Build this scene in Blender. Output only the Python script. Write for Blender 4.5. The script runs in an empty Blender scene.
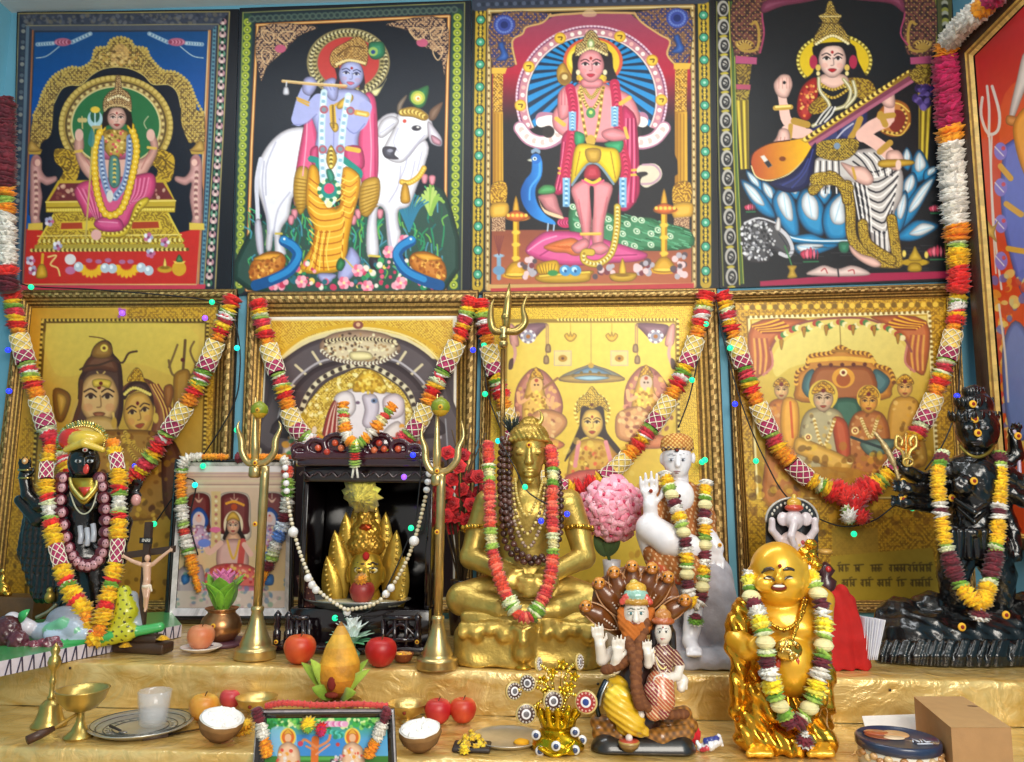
import bpy,math,random
import numpy as np
from mathutils import Vector
random.seed(11)
rng=np.random.default_rng(5)
C=bpy.context.scene.collection
sin,cos,pi=math.sin,math.cos,math.pi
F=780.0
CAM=np.array([0.0,-2.8,1.343])
YAW,PITCH,ROLL=math.radians(2.2),math.radians(8.0),math.radians(0.6)
_f=np.array([-sin(YAW)*cos(PITCH),cos(YAW)*cos(PITCH),sin(PITCH)])
_r0=np.array([cos(YAW),sin(YAW),0.0])
_u0=np.cross(_r0,_f)
_r=_r0*cos(ROLL)+_u0*sin(ROLL)
_u=_u0*cos(ROLL)-_r0*sin(ROLL)
Z1,Z0=0.90,0.794
def ray(px,py):
 return _f*F+_r*(px-512.0)-_u*(py-381.0)
def at(px,py,Y):
 0
 d=ray(px,py);t=(Y-CAM[1])/d[1]
 return CAM+d*t
def atz(px,py,Z):
 d=ray(px,py);t=(Z-CAM[2])/d[2]
 return CAM+d*t
def atx(px,py,X):
 d=ray(px,py);t=(X-CAM[0])/d[0]
 return CAM+d*t
def proj(P):
 d=np.asarray(P,float)-CAM;z=d@_f;return 512+F*(d@_r)/z,381-F*(d@_u)/z
def mpp(Y,px=512,py=500):
 0
 d=ray(px,py);return(Y-CAM[1])/d[1]
cam=bpy.data.cameras.new('camera');camo=bpy.data.objects.new('camera',cam);C.objects.link(camo)
cam.sensor_width=36.0;cam.lens=36.0*F/1024.0
from mathutils import Matrix
M=Matrix(((_r[0],_u[0],-_f[0],CAM[0]),(_r[1],_u[1],-_f[1],CAM[1]),(_r[2],_u[2],-_f[2],CAM[2]),(0,0,0,1)))
camo.matrix_world=M
bpy.context.scene.camera=camo
def hx(s):
 if not isinstance(s,str):return tuple(s)
 s=s.lstrip('#');return tuple(int(s[i:i+2],16)/255 for i in(0,2,4))
def lin(c):
 c=np.asarray(c,float)
 return np.where(c<=0.04045,c/12.92,((c+0.055)/1.055)**2.4)
def mix(a,b,t):
 a,b=hx(a),hx(b);return tuple(a[i]*(1-t)+b[i]*t for i in range(3))
def jit(c,v=0.06):
 c=hx(c);k=1+random.uniform(-v,v);return tuple(min(1,max(0,x*k))for x in c)
MATS={}
def mat(name,rough=0.6,metal=0.0,spec=0.5,coat=0.0,bump=0.0,bscale=120.0,vary=0.10,vscale=40.0,sheen=0.0,trans=0.0,subsurf=0.0,emit=0.0):
 if name in MATS:return MATS[name]
 m=bpy.data.materials.new(name);m.use_nodes=True
 n,l=m.node_tree.nodes,m.node_tree.links
 b=n['Principled BSDF']
 a=n.new('ShaderNodeAttribute');a.attribute_name='Col'
 tc=n.new('ShaderNodeTexCoord')
 if vary>0:
  nz=n.new('ShaderNodeTexNoise');nz.inputs['Scale'].default_value=vscale;nz.inputs['Detail'].default_value=3
  l.new(tc.outputs['Object'],nz.inputs['Vector'])
  mr=n.new('ShaderNodeMapRange');mr.inputs['From Min'].default_value=0.3;mr.inputs['From Max'].default_value=0.7
  mr.inputs['To Min'].default_value=1-vary;mr.inputs['To Max'].default_value=1+vary
  l.new(nz.outputs['Fac'],mr.inputs['Value'])
  vm=n.new('ShaderNodeVectorMath');vm.operation='SCALE'
  l.new(a.outputs['Color'],vm.inputs[0]);l.new(mr.outputs['Result'],vm.inputs['Scale'])
  l.new(vm.outputs['Vector'],b.inputs['Base Color'])
 else:
  l.new(a.outputs['Color'],b.inputs['Base Color'])
 b.inputs['Roughness'].default_value=rough;b.inputs['Metallic'].default_value=metal
 b.inputs['Specular IOR Level'].default_value=spec
 b.inputs['Coat Weight'].default_value=coat;b.inputs['Coat Roughness'].default_value=0.12
 b.inputs['Sheen Weight'].default_value=sheen
 b.inputs['Transmission Weight'].default_value=trans
 if name=='glass':b.inputs['Alpha'].default_value=0.26
 if subsurf:b.inputs['Subsurface Weight'].default_value=subsurf;b.inputs['Subsurface Radius'].default_value=(0.01,0.006,0.004)
 if emit:
  l.new(a.outputs['Color'],b.inputs['Emission Color']);b.inputs['Emission Strength'].default_value=emit
 if bump>0:
  nb=n.new('ShaderNodeTexNoise');nb.inputs['Scale'].default_value=bscale;nb.inputs['Detail'].default_value=4
  l.new(tc.outputs['Object'],nb.inputs['Vector'])
  bp=n.new('ShaderNodeBump');bp.inputs['Strength'].default_value=bump;bp.inputs['Distance'].default_value=0.004
  l.new(nb.outputs['Fac'],bp.inputs['Height']);l.new(bp.outputs['Normal'],b.inputs['Normal'])
 MATS[name]=m;return m
mat('matte',0.85);mat('satin',0.5);mat('gloss',0.3,coat=0.5);mat('petal',0.75,vary=0.14,vscale=90,sheen=0.2)
mat('brass',0.3,metal=0.85,bump=0.12,bscale=90,vary=0.15,vscale=30)
mat('gold_paint',0.36,metal=0.7,bump=0.25,bscale=140,vary=0.15)
mat('gold_bright',0.2,metal=0.9,bump=0.1,bscale=60,vary=0.08)
mat('antique',0.45,metal=0.7,bump=0.4,bscale=300,vary=0.3,vscale=120)
mat('steel',0.3,metal=0.8,bump=0.15,bscale=150,vary=0.06)
mat('black_gloss',0.2,spec=0.45,coat=0.5,bump=0.35,bscale=110,vary=0.1)
mat('lacquer',0.14,coat=0.8,vary=0.15)
mat('porcelain',0.3,coat=0.4,vary=0.05)
mat('stone',0.8,bump=0.9,bscale=45,vary=0.25,vscale=20)
mat('cloth',0.9,sheen=0.3,bump=0.3,bscale=260,vary=0.1)
mat('poster_cloth',0.48,spec=0.35,bump=0.15,bscale=220,vary=0.04)
mat('foil_print',0.42,metal=0.12,vary=0.05,bump=0.06,bscale=200)
mat('glossy_print',0.35,spec=0.5,coat=0.2,vary=0.03)
mat('wood',0.5,coat=0.15,bump=0.3,bscale=150,vary=0.18)
mat('husk',0.6,bump=.5,bscale=90,vary=0.4,vscale=26);mat('wax',0.4,subsurf=0.1,vary=0.12,vscale=25)
mat('card',0.85,bump=0.1,bscale=300,vary=0.05)
mat('led',0.3,emit=1.5,vary=0)
mat('wire',0.5,vary=0)
mat('glass',0.05,vary=0,spec=1.0,coat=0.6)
mat('bead',0.3,coat=0.3,vary=0.1)
ORG={}
def org_of(o):return ORG.get(o.name,np.zeros(3))
def tag(o,label,cat,group=None,kind=None):
 if label:o['label']=label
 if cat:o['category']=cat
 if group:o['group']=group
 if kind:o['kind']=kind
 return o
def thing(name,label,cat,loc,group=None):
 o=bpy.data.objects.new(name,None);C.objects.link(o)
 o.empty_display_size=0.02
 o.location=tuple(float(v)for v in loc);ORG[o.name]=np.array(loc,float)
 return tag(o,label,cat,group)
def raw_object(name,V,faces,cols,matname,parent=None,smooth=True,vcols=None,label=None):
 0
 V=np.asarray(V,float)
 if parent is not None:o0=org_of(parent)
 else:
  o0=np.array([(V[:,0].min()+V[:,0].max())/2,(V[:,1].min()+V[:,1].max())/2,V[:,2].min()])
 me=bpy.data.meshes.new(name)
 L=V-o0
 if isinstance(faces,np.ndarray):
  nf,k=faces.shape
  me.vertices.add(len(L));me.vertices.foreach_set('co',L.astype(np.float32).ravel())
  me.loops.add(nf*k);me.loops.foreach_set('vertex_index',faces.astype(np.int32).ravel())
  me.polygons.add(nf);me.polygons.foreach_set('loop_start',np.arange(0,nf*k,k,dtype=np.int32))
  me.update(calc_edges=True)
 else:
  me.from_pydata(L.tolist(),[],faces);me.update()
 if vcols is not None:
  at_=me.color_attributes.new('Col','FLOAT_COLOR','POINT')
  a4=np.ones((len(L),4),np.float32);a4[:,:3]=lin(vcols)
  at_.data.foreach_set('color',a4.ravel())
 else:
  cnt=np.array([len(f)for f in faces]);c3=lin(np.array([hx(c)for c in cols]))
  at_=me.color_attributes.new('Col','FLOAT_COLOR','CORNER')
  a4=np.ones((cnt.sum(),4),np.float32);a4[:,:3]=np.repeat(c3,cnt,axis=0)
  at_.data.foreach_set('color',a4.ravel())
 me.polygons.foreach_set('use_smooth',np.full(len(me.polygons),bool(smooth)))
 me.materials.append(MATS[matname])
 o=bpy.data.objects.new(name,me);C.objects.link(o)
 if parent is None:
  o.location=o0.tolist();ORG[o.name]=o0
 else:
  o.parent=parent;ORG[o.name]=o0
 if label:o['label']=label
 return o
def unit(v):
 v=np.asarray(v,float);n=np.linalg.norm(v);return v/n if n>1e-12 else np.array([0,0,1.0])
def basis(d):
 d=unit(d);h=np.array([0,1.0,0])if abs(d[1])<0.9 else np.array([1.0,0,0])
 a=unit(np.cross(d,h));b=np.cross(d,a);return a,b,d
def crom(P,n=6,closed=False):
 P=[np.asarray(p,float)for p in P]
 if len(P)<3:
  return np.array([P[0]+(P[-1]-P[0])*i/n for i in range(n+1)])if len(P)==2 else np.array(P)
 out=[];m=len(P);rngk=range(m)if closed else range(m-1)
 for i in rngk:
  if closed:p0,p1,p2,p3=P[i-1],P[i],P[(i+1)%m],P[(i+2)%m]
  else:p0,p1,p2,p3=P[max(i-1,0)],P[i],P[i+1],P[min(i+2,m-1)]
  for k in range(n):
   t=k/n
   out.append(0.5*(2*p1+(p2-p0)*t+(2*p0-5*p1+4*p2-p3)*t*t+(3*p1-p0-3*p2+p3)*t**3))
 if not closed:out.append(P[-1])
 return np.array(out)
class MB:
 0
 def __init__(s):s.v,s.f,s.c=[],[],[]
 def add(s,V,Fs,col):
  b=len(s.v);s.v.extend(np.asarray(V,float).tolist())
  multi=isinstance(col,list)
  for i,f in enumerate(Fs):
   s.f.append(tuple(b+k for k in f));s.c.append(col[i]if multi else col)
 def box(s,c,h,col,rot=0.0,taper=1.0):
  c=np.asarray(c,float);V=[]
  for z in(-1,1):
   k=taper if z>0 else 1.0
   for x,y in((-1,-1),(1,-1),(1,1),(-1,1)):
    X,Y=x*h[0]*k,y*h[1]*k
    V.append(c+np.array([X*cos(rot)-Y*sin(rot),X*sin(rot)+Y*cos(rot),z*h[2]]))
  s.add(V,[(3,2,1,0),(4,5,6,7),(0,1,5,4),(1,2,6,5),(2,3,7,6),(3,0,4,7)],col);return s
 def bbox(s,c,h,col,bev,rot=0.0):
  0
  c=np.asarray(c,float);pts=[]
  for x,y,a0 in((1,1,0),(-1,1,pi/2),(-1,-1,pi),(1,-1,1.5*pi)):
   for k in range(4):
    a=a0+k*pi/6
    pts.append((x*(h[0]-bev)+bev*cos(a),y*(h[1]-bev)+bev*sin(a)))
  n=len(pts);V=[]
  for z,ins in((-h[2],bev),(-h[2]+bev,0),(h[2]-bev,0),(h[2],bev)):
   for x,y in pts:
    X=x*(1-ins/max(h[0],1e-6));Y=y*(1-ins/max(h[1],1e-6))
    V.append(c+np.array([X*cos(rot)-Y*sin(rot),X*sin(rot)+Y*cos(rot),z]))
  Fs=[tuple(range(n-1,-1,-1)),tuple(3*n+i for i in range(n))]
  for r in range(3):
   for i in range(n):
    j=(i+1)%n;Fs.append((r*n+i,r*n+j,(r+1)*n+j,(r+1)*n+i))
  s.add(V,Fs,col);return s
 def lathe(s,c,prof,col,n=28,axis=(0,0,1),wob=None,sx=1.0,sy=1.0):
  0
  a,b,d=basis(axis)
  if tuple(axis)==(0,0,1):a,b,d=np.array([1.0,0,0]),np.array([0,1.0,0]),np.array([0,0,1.0])
  c=np.asarray(c,float);V=[];Fs=[];cl=[]
  for r,h,*_ in prof:
   for i in range(n):
    t=2*pi*i/n;q=r*(wob(t,h)if wob else 1)
    V.append(c+a*q*cos(t)*sx+b*q*sin(t)*sy+d*h)
  for k in range(len(prof)-1):
   cc=prof[k][2]if len(prof[k])>2 else col
   for i in range(n):
    j=(i+1)%n;Fs.append((k*n+i,k*n+j,(k+1)*n+j,(k+1)*n+i));cl.append(cc)
  if prof[0][0]>1e-6:Fs.append(tuple(range(n-1,-1,-1)));cl.append(prof[0][2]if len(prof[0])>2 else col)
  if prof[-1][0]>1e-6:Fs.append(tuple((len(prof)-1)*n+i for i in range(n)));cl.append(prof[-2][2]if len(prof[-2])>2 else col)
  s.add(V,Fs,cl);return s
 def tube(s,P,r,col,n=8,cap=True):
  P=np.asarray(P,float);m=len(P);R=r if hasattr(r,'__len__')else[r]*m
  V=[];Fs=[];pa=None
  for i in range(m):
   d=unit(P[min(i+1,m-1)]-P[max(i-1,0)])
   if pa is None:a,b,_=basis(d)
   else:
    a=pa-d*np.dot(pa,d)
    a=unit(a);b=np.cross(d,a)
   pa=a
   for k in range(n):
    t=2*pi*k/n;V.append(P[i]+(a*cos(t)+b*sin(t))*R[i])
  for i in range(m-1):
   for k in range(n):
    j=(k+1)%n;Fs.append((i*n+k,i*n+j,(i+1)*n+j,(i+1)*n+k))
  if cap:Fs.append(tuple(range(n-1,-1,-1)));Fs.append(tuple((m-1)*n+k for k in range(n)))
  s.add(V,Fs,col);return s
 def ball(s,c,r,col,nu=12,nv=8,rot=0.0,bumpy=0.0):
  0
  c=np.asarray(c,float);rx,ry,rz=r if hasattr(r,'__len__')else(r,r,r)
  V=[];Fs=[]
  for j in range(nv+1):
   p=pi*j/nv
   for i in range(nu):
    t=2*pi*i/nu;k=1+(random.uniform(-bumpy,bumpy)if bumpy else 0)
    x,y,z=rx*sin(p)*cos(t)*k,ry*sin(p)*sin(t)*k,rz*cos(p)*k
    V.append(c+np.array([x*cos(rot)+z*sin(rot),y,-x*sin(rot)+z*cos(rot)]))
  for j in range(nv):
   for i in range(nu):
    i2=(i+1)%nu;Fs.append((j*nu+i,(j+1)*nu+i,(j+1)*nu+i2,j*nu+i2))
  s.add(V,Fs,col);return s
 def frill(s,c,d,R,col,lobes=12,thick=0.25,jag=0.22):
  0
  a,b,d=basis(d);c=np.asarray(c,float);n=lobes*2;V=[c+d*R*thick*0.6];ph=random.uniform(0,6.28)
  for ring,(rr,hh)in enumerate(((0.55,0.55),(1.0,0.0),(0.55,-0.55))):
   for i in range(n):
    t=ph+2*pi*i/n
    q=R*rr*(1+(jag*(1 if i%2 else-1)if ring==1 else 0)+random.uniform(-.06,.06))
    V.append(c+(a*cos(t)+b*sin(t))*q+d*(R*thick*(hh+random.uniform(-.25,.25)*(ring==1))))
  V.append(c-d*R*thick*0.6);Fs=[];e=len(V)-1
  for i in range(n):
   j=(i+1)%n
   Fs+=[(0,1+i,1+j),(1+i,1+n+i,1+n+j,1+j),(1+n+i,1+2*n+i,1+2*n+j,1+n+j),(1+2*n+i,e,1+2*n+j)]
  cl=[]
  for i in range(n):
   k=jit(col,0.16);cl+=[k,k,jit(col,.16),k]
  s.add(V,Fs,cl);return s
 def leaf(s,base,tip,width,nrm,col,n=8,cup=0.2,thick=0.0012):
  0
  base,tip=np.asarray(base,float),np.asarray(tip,float);ax=tip-base;L=np.linalg.norm(ax)
  nrm=unit(nrm);sd=unit(np.cross(ax,nrm));V=[];Fs=[]
  for side in(1,-1):
   for i in range(n+1):
    t=i/n;w=width*(sin(pi*min(1,t*0.94+0.06))**0.75)*(1-0.25*t)
    m=base+ax*t+nrm*(cup*L*sin(pi*t)+side*thick)
    V+=[m-sd*w+nrm*cup*w*0.8,m,m+sd*w+nrm*cup*w*0.8]
  h=3*(n+1)
  for i in range(n):
   for k in range(2):
    q=(3*i+k,3*i+k+1,3*i+k+4,3*i+k+3);Fs.append(q);Fs.append(tuple(h+x for x in reversed(q)))
   Fs.append((3*i,3*i+3,h+3*i+3,h+3*i));Fs.append((3*i+2,h+3*i+2,h+3*i+5,3*i+5))
  s.add(V,Fs,col);return s
 def prism(s,pts,ext,col,side=None):
  0
  P=[np.asarray(p,float)for p in pts];n=len(P);e=np.asarray(ext,float)
  V=P+[p+e for p in P]
  Fs=[tuple(range(n)),tuple(n+i for i in reversed(range(n)))]+[(i,n+i,n+(i+1)%n,(i+1)%n)for i in range(n)]
  s.add(V,Fs,[col,col]+[side or col]*n);return s
 def build(s,name,matname,parent=None,smooth=True,label=None):
  return raw_object(name,s.v,s.f,s.c,matname,parent,smooth,label=label)
def copy_tree(o,loc):
 c=o.copy();C.objects.link(c);c.location=tuple(float(v)for v in loc)
 def kids(a,b):
  for ch in list(a.children):
   d=ch.copy();C.objects.link(d);d.parent=b;kids(ch,d)
 kids(o,c);return c
def surface_nets(D,org,h):
 S=D<0
 nx,ny,nz=D.shape
 c=np.zeros((nx-1,ny-1,nz-1),np.int8)
 for i in(0,1):
  for j in(0,1):
   for k in(0,1):c+=S[i:nx-1+i,j:ny-1+j,k:nz-1+k]
 act=(c>0)&(c<8);I=np.argwhere(act);n=len(I)
 idx=-np.ones(act.shape,np.int64);idx[act]=np.arange(n)
 P=np.zeros((n,3));W=np.zeros(n)
 offs=[(i,j,k)for i in(0,1)for j in(0,1)for k in(0,1)]
 for a in offs:
  for ax in range(3):
   if a[ax]:continue
   b=list(a);b[ax]=1
   da=D[I[:,0]+a[0],I[:,1]+a[1],I[:,2]+a[2]];db=D[I[:,0]+b[0],I[:,1]+b[1],I[:,2]+b[2]]
   m=(da<0)!=(db<0);t=np.where(m,da/np.where(da==db,1,da-db),0)
   p=np.tile(np.array(a,float),(n,1));p[:,ax]+=t
   P[m]+=p[m];W[m]+=1
 V=(I+P/W[:,None])*h+org
 Fs=[]
 for ax in range(3):
  sl0=[slice(None)]*3;sl1=[slice(None)]*3;sl0[ax]=slice(0,-1);sl1[ax]=slice(1,None)
  a,b=S[tuple(sl0)],S[tuple(sl1)];E=np.argwhere(a!=b)
  u,v=(ax+1)%3,(ax+2)%3
  E=E[(E[:,u]>0)&(E[:,v]>0)&(E[:,u]<D.shape[u]-1)&(E[:,v]<D.shape[v]-1)]
  def cell(du,dv):
   q=E.copy();q[:,u]-=du;q[:,v]-=dv;return idx[q[:,0],q[:,1],q[:,2]]
  Q=np.stack([cell(1,1),cell(0,1),cell(0,0),cell(1,0)],1)
  fl=a[E[:,0],E[:,1],E[:,2]];Q[~fl]=Q[~fl][:,::-1]
  Fs.append(Q)
 return V,np.concatenate(Fs)
class Fig:
 0
 def __init__(s,Y):s.Y=Y;s.k=mpp(Y);s.pr=[]
 def P(s,x,y,d=0.0):return at(x,y,s.Y+d*s.k)
 def c(s,col,*pts):
  0
  J=[(s.P(p[0],p[1],p[3]if len(p)>3 else 0),p[2]*s.k)for p in pts]
  if len(J)==1:J=J*2
  for(a,ra),(b,rb)in zip(J[:-1],J[1:]):s.pr.append(('c',hx(col),a,ra,b,rb))
  return s
 def e(s,col,x,y,rx,ry,rd=None,d=0.0,rot=0.0):
  s.pr.append(('e',hx(col),s.P(x,y,d),np.array([rx,rd if rd else(rx+ry)/2,ry])*s.k,rot));return s
 def sub(s,x,y,rx,ry,rd,d=0.0,rot=0.0):
  0
  s.pr.append(('s',None,s.P(x,y,d),np.array([rx,rd,ry])*s.k,rot));return s
 def _d(s,p,X):
  if p[0]=='c':
   a,ra,b,rb=p[2:];ba=b-a;L=ba@ba
   pa=X-a;t=np.clip((pa@ba)/L,0,1)if L>1e-12 else np.zeros(X.shape[:-1])
   q=pa-t[...,None]*ba
   return np.sqrt((q*q).sum(-1))-(ra+(rb-ra)*t)
  c,r,rot=p[2],p[3],p[4];q=X-c
  if rot:
   x=q[...,0]*cos(rot)-q[...,2]*sin(rot);z=q[...,0]*sin(rot)+q[...,2]*cos(rot)
   q=np.stack([x,q[...,1],z],-1)
  k0=np.sqrt(((q/r)**2).sum(-1));k1=np.sqrt(((q/(r*r))**2).sum(-1))+1e-9
  return k0*(k0-1)/k1
 def _bb(s,p):
  if p[0]=='c':
   a,ra,b,rb=p[2:];r=max(ra,rb);return np.minimum(a,b)-r,np.maximum(a,b)+r
  r=np.full(3,p[3].max());return p[2]-r,p[2]+r
 def mesh(s,vox=1.5,k=2.5,disp=None,floor=None):
  h=vox*s.k;kk=k*s.k
  lo=np.min([s._bb(p)[0]for p in s.pr if p[0]!='s'],0)-3*h-kk;hi=np.max([s._bb(p)[1]for p in s.pr if p[0]!='s'],0)+3*h+kk
  n=np.ceil((hi-lo)/h).astype(int)+1
  ax=[lo[i]+np.arange(n[i])*h for i in range(3)]
  D=np.full(tuple(n),10.0,np.float32);B=np.full(tuple(n),10.0,np.float32);K=np.zeros(tuple(n),np.int16)
  for pi_,p in enumerate(s.pr):
   a,b=s._bb(p);m=4*h+kk
   i0=np.maximum(((a-m-lo)/h).astype(int),0);i1=np.minimum(((b+m-lo)/h).astype(int)+2,n)
   sl=tuple(slice(i0[i],i1[i])for i in range(3))
   X=np.stack(np.meshgrid(*[ax[i][sl[i]]for i in range(3)],indexing='ij'),-1)
   d=s._d(p,X).astype(np.float32)
   if p[0]=='s':D[sl]=np.maximum(D[sl],-d);continue
   cur=D[sl];hh=np.clip(0.5+0.5*(cur-d)/kk,0,1)
   D[sl]=cur*(1-hh)+d*hh-kk*hh*(1-hh)
   near=d<B[sl];B[sl]=np.where(near,d,B[sl]);Kc=K[sl];Kc[near]=pi_;K[sl]=Kc
  if floor is not None:
   zz=np.broadcast_to(ax[2][None,None,:],D.shape);D=np.maximum(D,(floor-zz).astype(np.float32))
  if disp is not None:
   X=np.stack(np.meshgrid(*ax,indexing='ij'),-1);near=np.abs(D)<6*h
   D[near]+=disp(X[near]/s.k).astype(np.float32)*s.k
  D[0],D[-1]=1,1;D[:,0],D[:,-1]=1,1;D[:,:,0],D[:,:,-1]=1,1
  V,Q=surface_nets(D,lo,h)
  ii=np.clip(np.round((V-lo)/h).astype(int),0,n-1);kid=K[ii[:,0],ii[:,1],ii[:,2]]
  pal=np.array([p[1]if p[1]else(0,0,0)for p in s.pr]);vc=pal[kid]
  e=np.concatenate([Q[:,[0,1]],Q[:,[1,2]],Q[:,[2,3]],Q[:,[3,0]]])
  for it in range(2):
   acc=np.zeros_like(V);ct=np.zeros(len(V))
   np.add.at(acc,e[:,0],V[e[:,1]]);np.add.at(ct,e[:,0],1);np.add.at(acc,e[:,1],V[e[:,0]]);np.add.at(ct,e[:,1],1)
   lam=0.5 if it==0 else 0.35
   V=V*(1-lam)+lam*acc/np.maximum(ct,1)[:,None]
  return V,Q,vc
 def build(s,name,matname,parent=None,vox=1.5,k=2.5,disp=None,paint=None,floor=None,label=None):
  V,Q,vc=s.mesh(vox,k,disp,floor)
  if paint is not None:vc=paint(V,vc)
  return raw_object(name,V,Q,None,matname,parent,True,vcols=vc,label=label)
def folds(kx,ky,kz,amp,ph=0.0):
 0
 return lambda X:amp*np.sin(X[:,0]*kx+X[:,1]*ky+X[:,2]*kz+ph+1.3*np.sin(X[:,2]*0.09+X[:,0]*0.05))
def lumps(f,amp):
 return lambda X:amp*(np.sin(X[:,0]*f)*np.sin(X[:,1]*f*1.1+1)*np.sin(X[:,2]*f*0.9+2)+0.5*np.sin(X[:,0]*f*2.1+X[:,2]*f*1.7)*np.sin(X[:,1]*f*2+X[:,2]*f))
def parse(p):
 if isinstance(p,str):return[tuple(float(v)for v in q.split(','))for q in p.split()]
 return[tuple(q)for q in p]
class Art:
 def __init__(s,quad,bg,res=1.3,o=(0,0),k=4.2333):
  s.quad=[np.array(q,float)for q in quad];tl,tr,br,bl=s.quad
  W=max(np.linalg.norm(tr-tl),np.linalg.norm(br-bl));H=max(np.linalg.norm(bl-tl),np.linalg.norm(br-tr))
  s.nx,s.ny=int(W*res)+1,int(H*res)+1
  u=np.linspace(0,1,s.nx)[None,:,None];v=np.linspace(0,1,s.ny)[:,None,None]
  G=(tl*(1-u)+tr*u)*(1-v)+(bl*(1-u)+br*u)*v
  s.X,s.Y=G[...,0],G[...,1];s.u,s.v=u[...,0],v[...,0]
  s.col=np.zeros(G.shape[:2]+(3,));s.col[:]=hx(bg);s.o,s.k=o,k
  s.cmin,s.cmax=s.X.min(0),s.X.max(0);s.rmin,s.rmax=s.Y.min(1),s.Y.max(1)
 def pts(s,p):return np.array([(x/s.k+s.o[0],y/s.k+s.o[1])for x,y in parse(p)])
 def win(s,lo,hi):
  c=np.nonzero((s.cmax>=lo[0])&(s.cmin<=hi[0]))[0];r=np.nonzero((s.rmax>=lo[1])&(s.rmin<=hi[1]))[0]
  if len(c)==0 or len(r)==0:return None
  return slice(r[0],r[-1]+1),slice(c[0],c[-1]+1)
 def blend(s,w,cov,col):
  X,Y=s.X[w],s.Y[w]
  c=col((X-s.o[0])*s.k,(Y-s.o[1])*s.k)if callable(col)else np.array(hx(col))
  s.col[w]=s.col[w]*(1-cov[...,None])+c*cov[...,None]
 def cover(s,P,w,aa=0.55):
  X,Y=s.X[w],s.Y[w];ins=np.zeros(X.shape,bool);d2=np.full(X.shape,1e9);n=len(P)
  for i in range(n):
   (x0,y0),(x1,y1)=P[i],P[(i+1)%n]
   if y0!=y1:
    cr=((y0>Y)!=(y1>Y))&(X<(x1-x0)*(Y-y0)/(y1-y0)+x0);ins^=cr
   dx,dy=x1-x0,y1-y0;L=dx*dx+dy*dy
   if L<1e-9:continue
   t=np.clip(((X-x0)*dx+(Y-y0)*dy)/L,0,1);d2=np.minimum(d2,(X-x0-t*dx)**2+(Y-y0-t*dy)**2)
  sd=np.sqrt(d2)*np.where(ins,1,-1);s.sd=sd;return np.clip(0.5+sd/(2*aa),0,1)
 def q(s,col,p,alpha=1.0,smooth=False):
  P=s.pts(p)
  if smooth:P=crom(P,4,True)
  w=s.win(P.min(0)-1,P.max(0)+1)
  s.sd=None
  if w is None:return s
  s.blend(w,s.cover(P,w)*alpha,col);return s
 def p(s,col,p,alpha=1.0,ink=0.45):
  s.q(col,p,alpha,True)
  if alpha==1.0 and s.sd is not None and s.sd.max()>2.2 and not callable(col):
   P=crom(s.pts(p),4,True);w=s.win(P.min(0)-1,P.max(0)+1)
   if w is not None and s.col[w].shape[:2]==s.sd.shape and max(hx(col))>.2:
    r=min(5.0,s.sd.max()*.8);t=np.clip(s.sd/r,0,1);ins=np.clip(.5+s.sd,0,1)
    s.blend(w,ins*(1-t)**1.5*.5,mix(col,'#1a0808',.7));s.blend(w,ins*np.clip(t-.8,0,1)*.9,mix(col,'#fff8ec',.5))
  if ink and alpha==1.0:s.l('#241a18' if callable(col)else mix(col,'#120a0c',.62),3.4,p,True,True,ink)
  return s
 def l(s,col,wd,p,closed=False,smooth=True,alpha=1.0):
  P=s.pts(p)
  if smooth and len(P)>2:P=crom(P,4,closed)
  if closed:P=np.vstack([P,P[:1]])
  hw=wd/s.k/2
  w=s.win(P.min(0)-hw-1,P.max(0)+hw+1)
  if w is None:return s
  X,Y=s.X[w],s.Y[w];d2=np.full(X.shape,1e9)
  for(x0,y0),(x1,y1)in zip(P[:-1],P[1:]):
   dx,dy=x1-x0,y1-y0;L=dx*dx+dy*dy
   if L<1e-9:continue
   t=np.clip(((X-x0)*dx+(Y-y0)*dy)/L,0,1);d2=np.minimum(d2,(X-x0-t*dx)**2+(Y-y0-t*dy)**2)
  s.blend(w,np.clip((hw-np.sqrt(d2))/1.0+0.5,0,1)*min(1,hw*2/0.7)*alpha,col);return s
 def e(s,col,cx,cy,rx,ry=None,rot=0.0,alpha=1.0):
  ry=ry or rx;x,y=cx/s.k+s.o[0],cy/s.k+s.o[1];rx,ry=rx/s.k,ry/s.k;m=max(rx,ry)+1
  w=s.win((x-m,y-m),(x+m,y+m))
  if w is None:return s
  dx,dy=s.X[w]-x,s.Y[w]-y;a=dx*cos(rot)+dy*sin(rot);b=-dx*sin(rot)+dy*cos(rot)
  r=np.sqrt((a/rx)**2+(b/ry)**2);s.blend(w,np.clip((1-r)*min(rx,ry)+0.5,0,1)*min(1,min(rx,ry)*1.6)*alpha,col);return s
 def d(s,col,r,n,p,closed=False,ry=None):
  P=crom(s.pts(p),8,closed)if len(parse(p))>2 else s.pts(p)
  if closed:P=np.vstack([P,P[:1]])
  L=np.r_[0,np.cumsum(np.linalg.norm(np.diff(P,axis=0),axis=1))]
  for i in range(n):
   t=L[-1]*(i+0.5)/n
   x,y=np.interp(t,L,P[:,0]),np.interp(t,L,P[:,1])
   c=col[i%len(col)]if isinstance(col,(list,tuple))and isinstance(col[0],str)else col
   s.e(c,(x-s.o[0])*s.k,(y-s.o[1])*s.k,r,ry)
  return s
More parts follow.
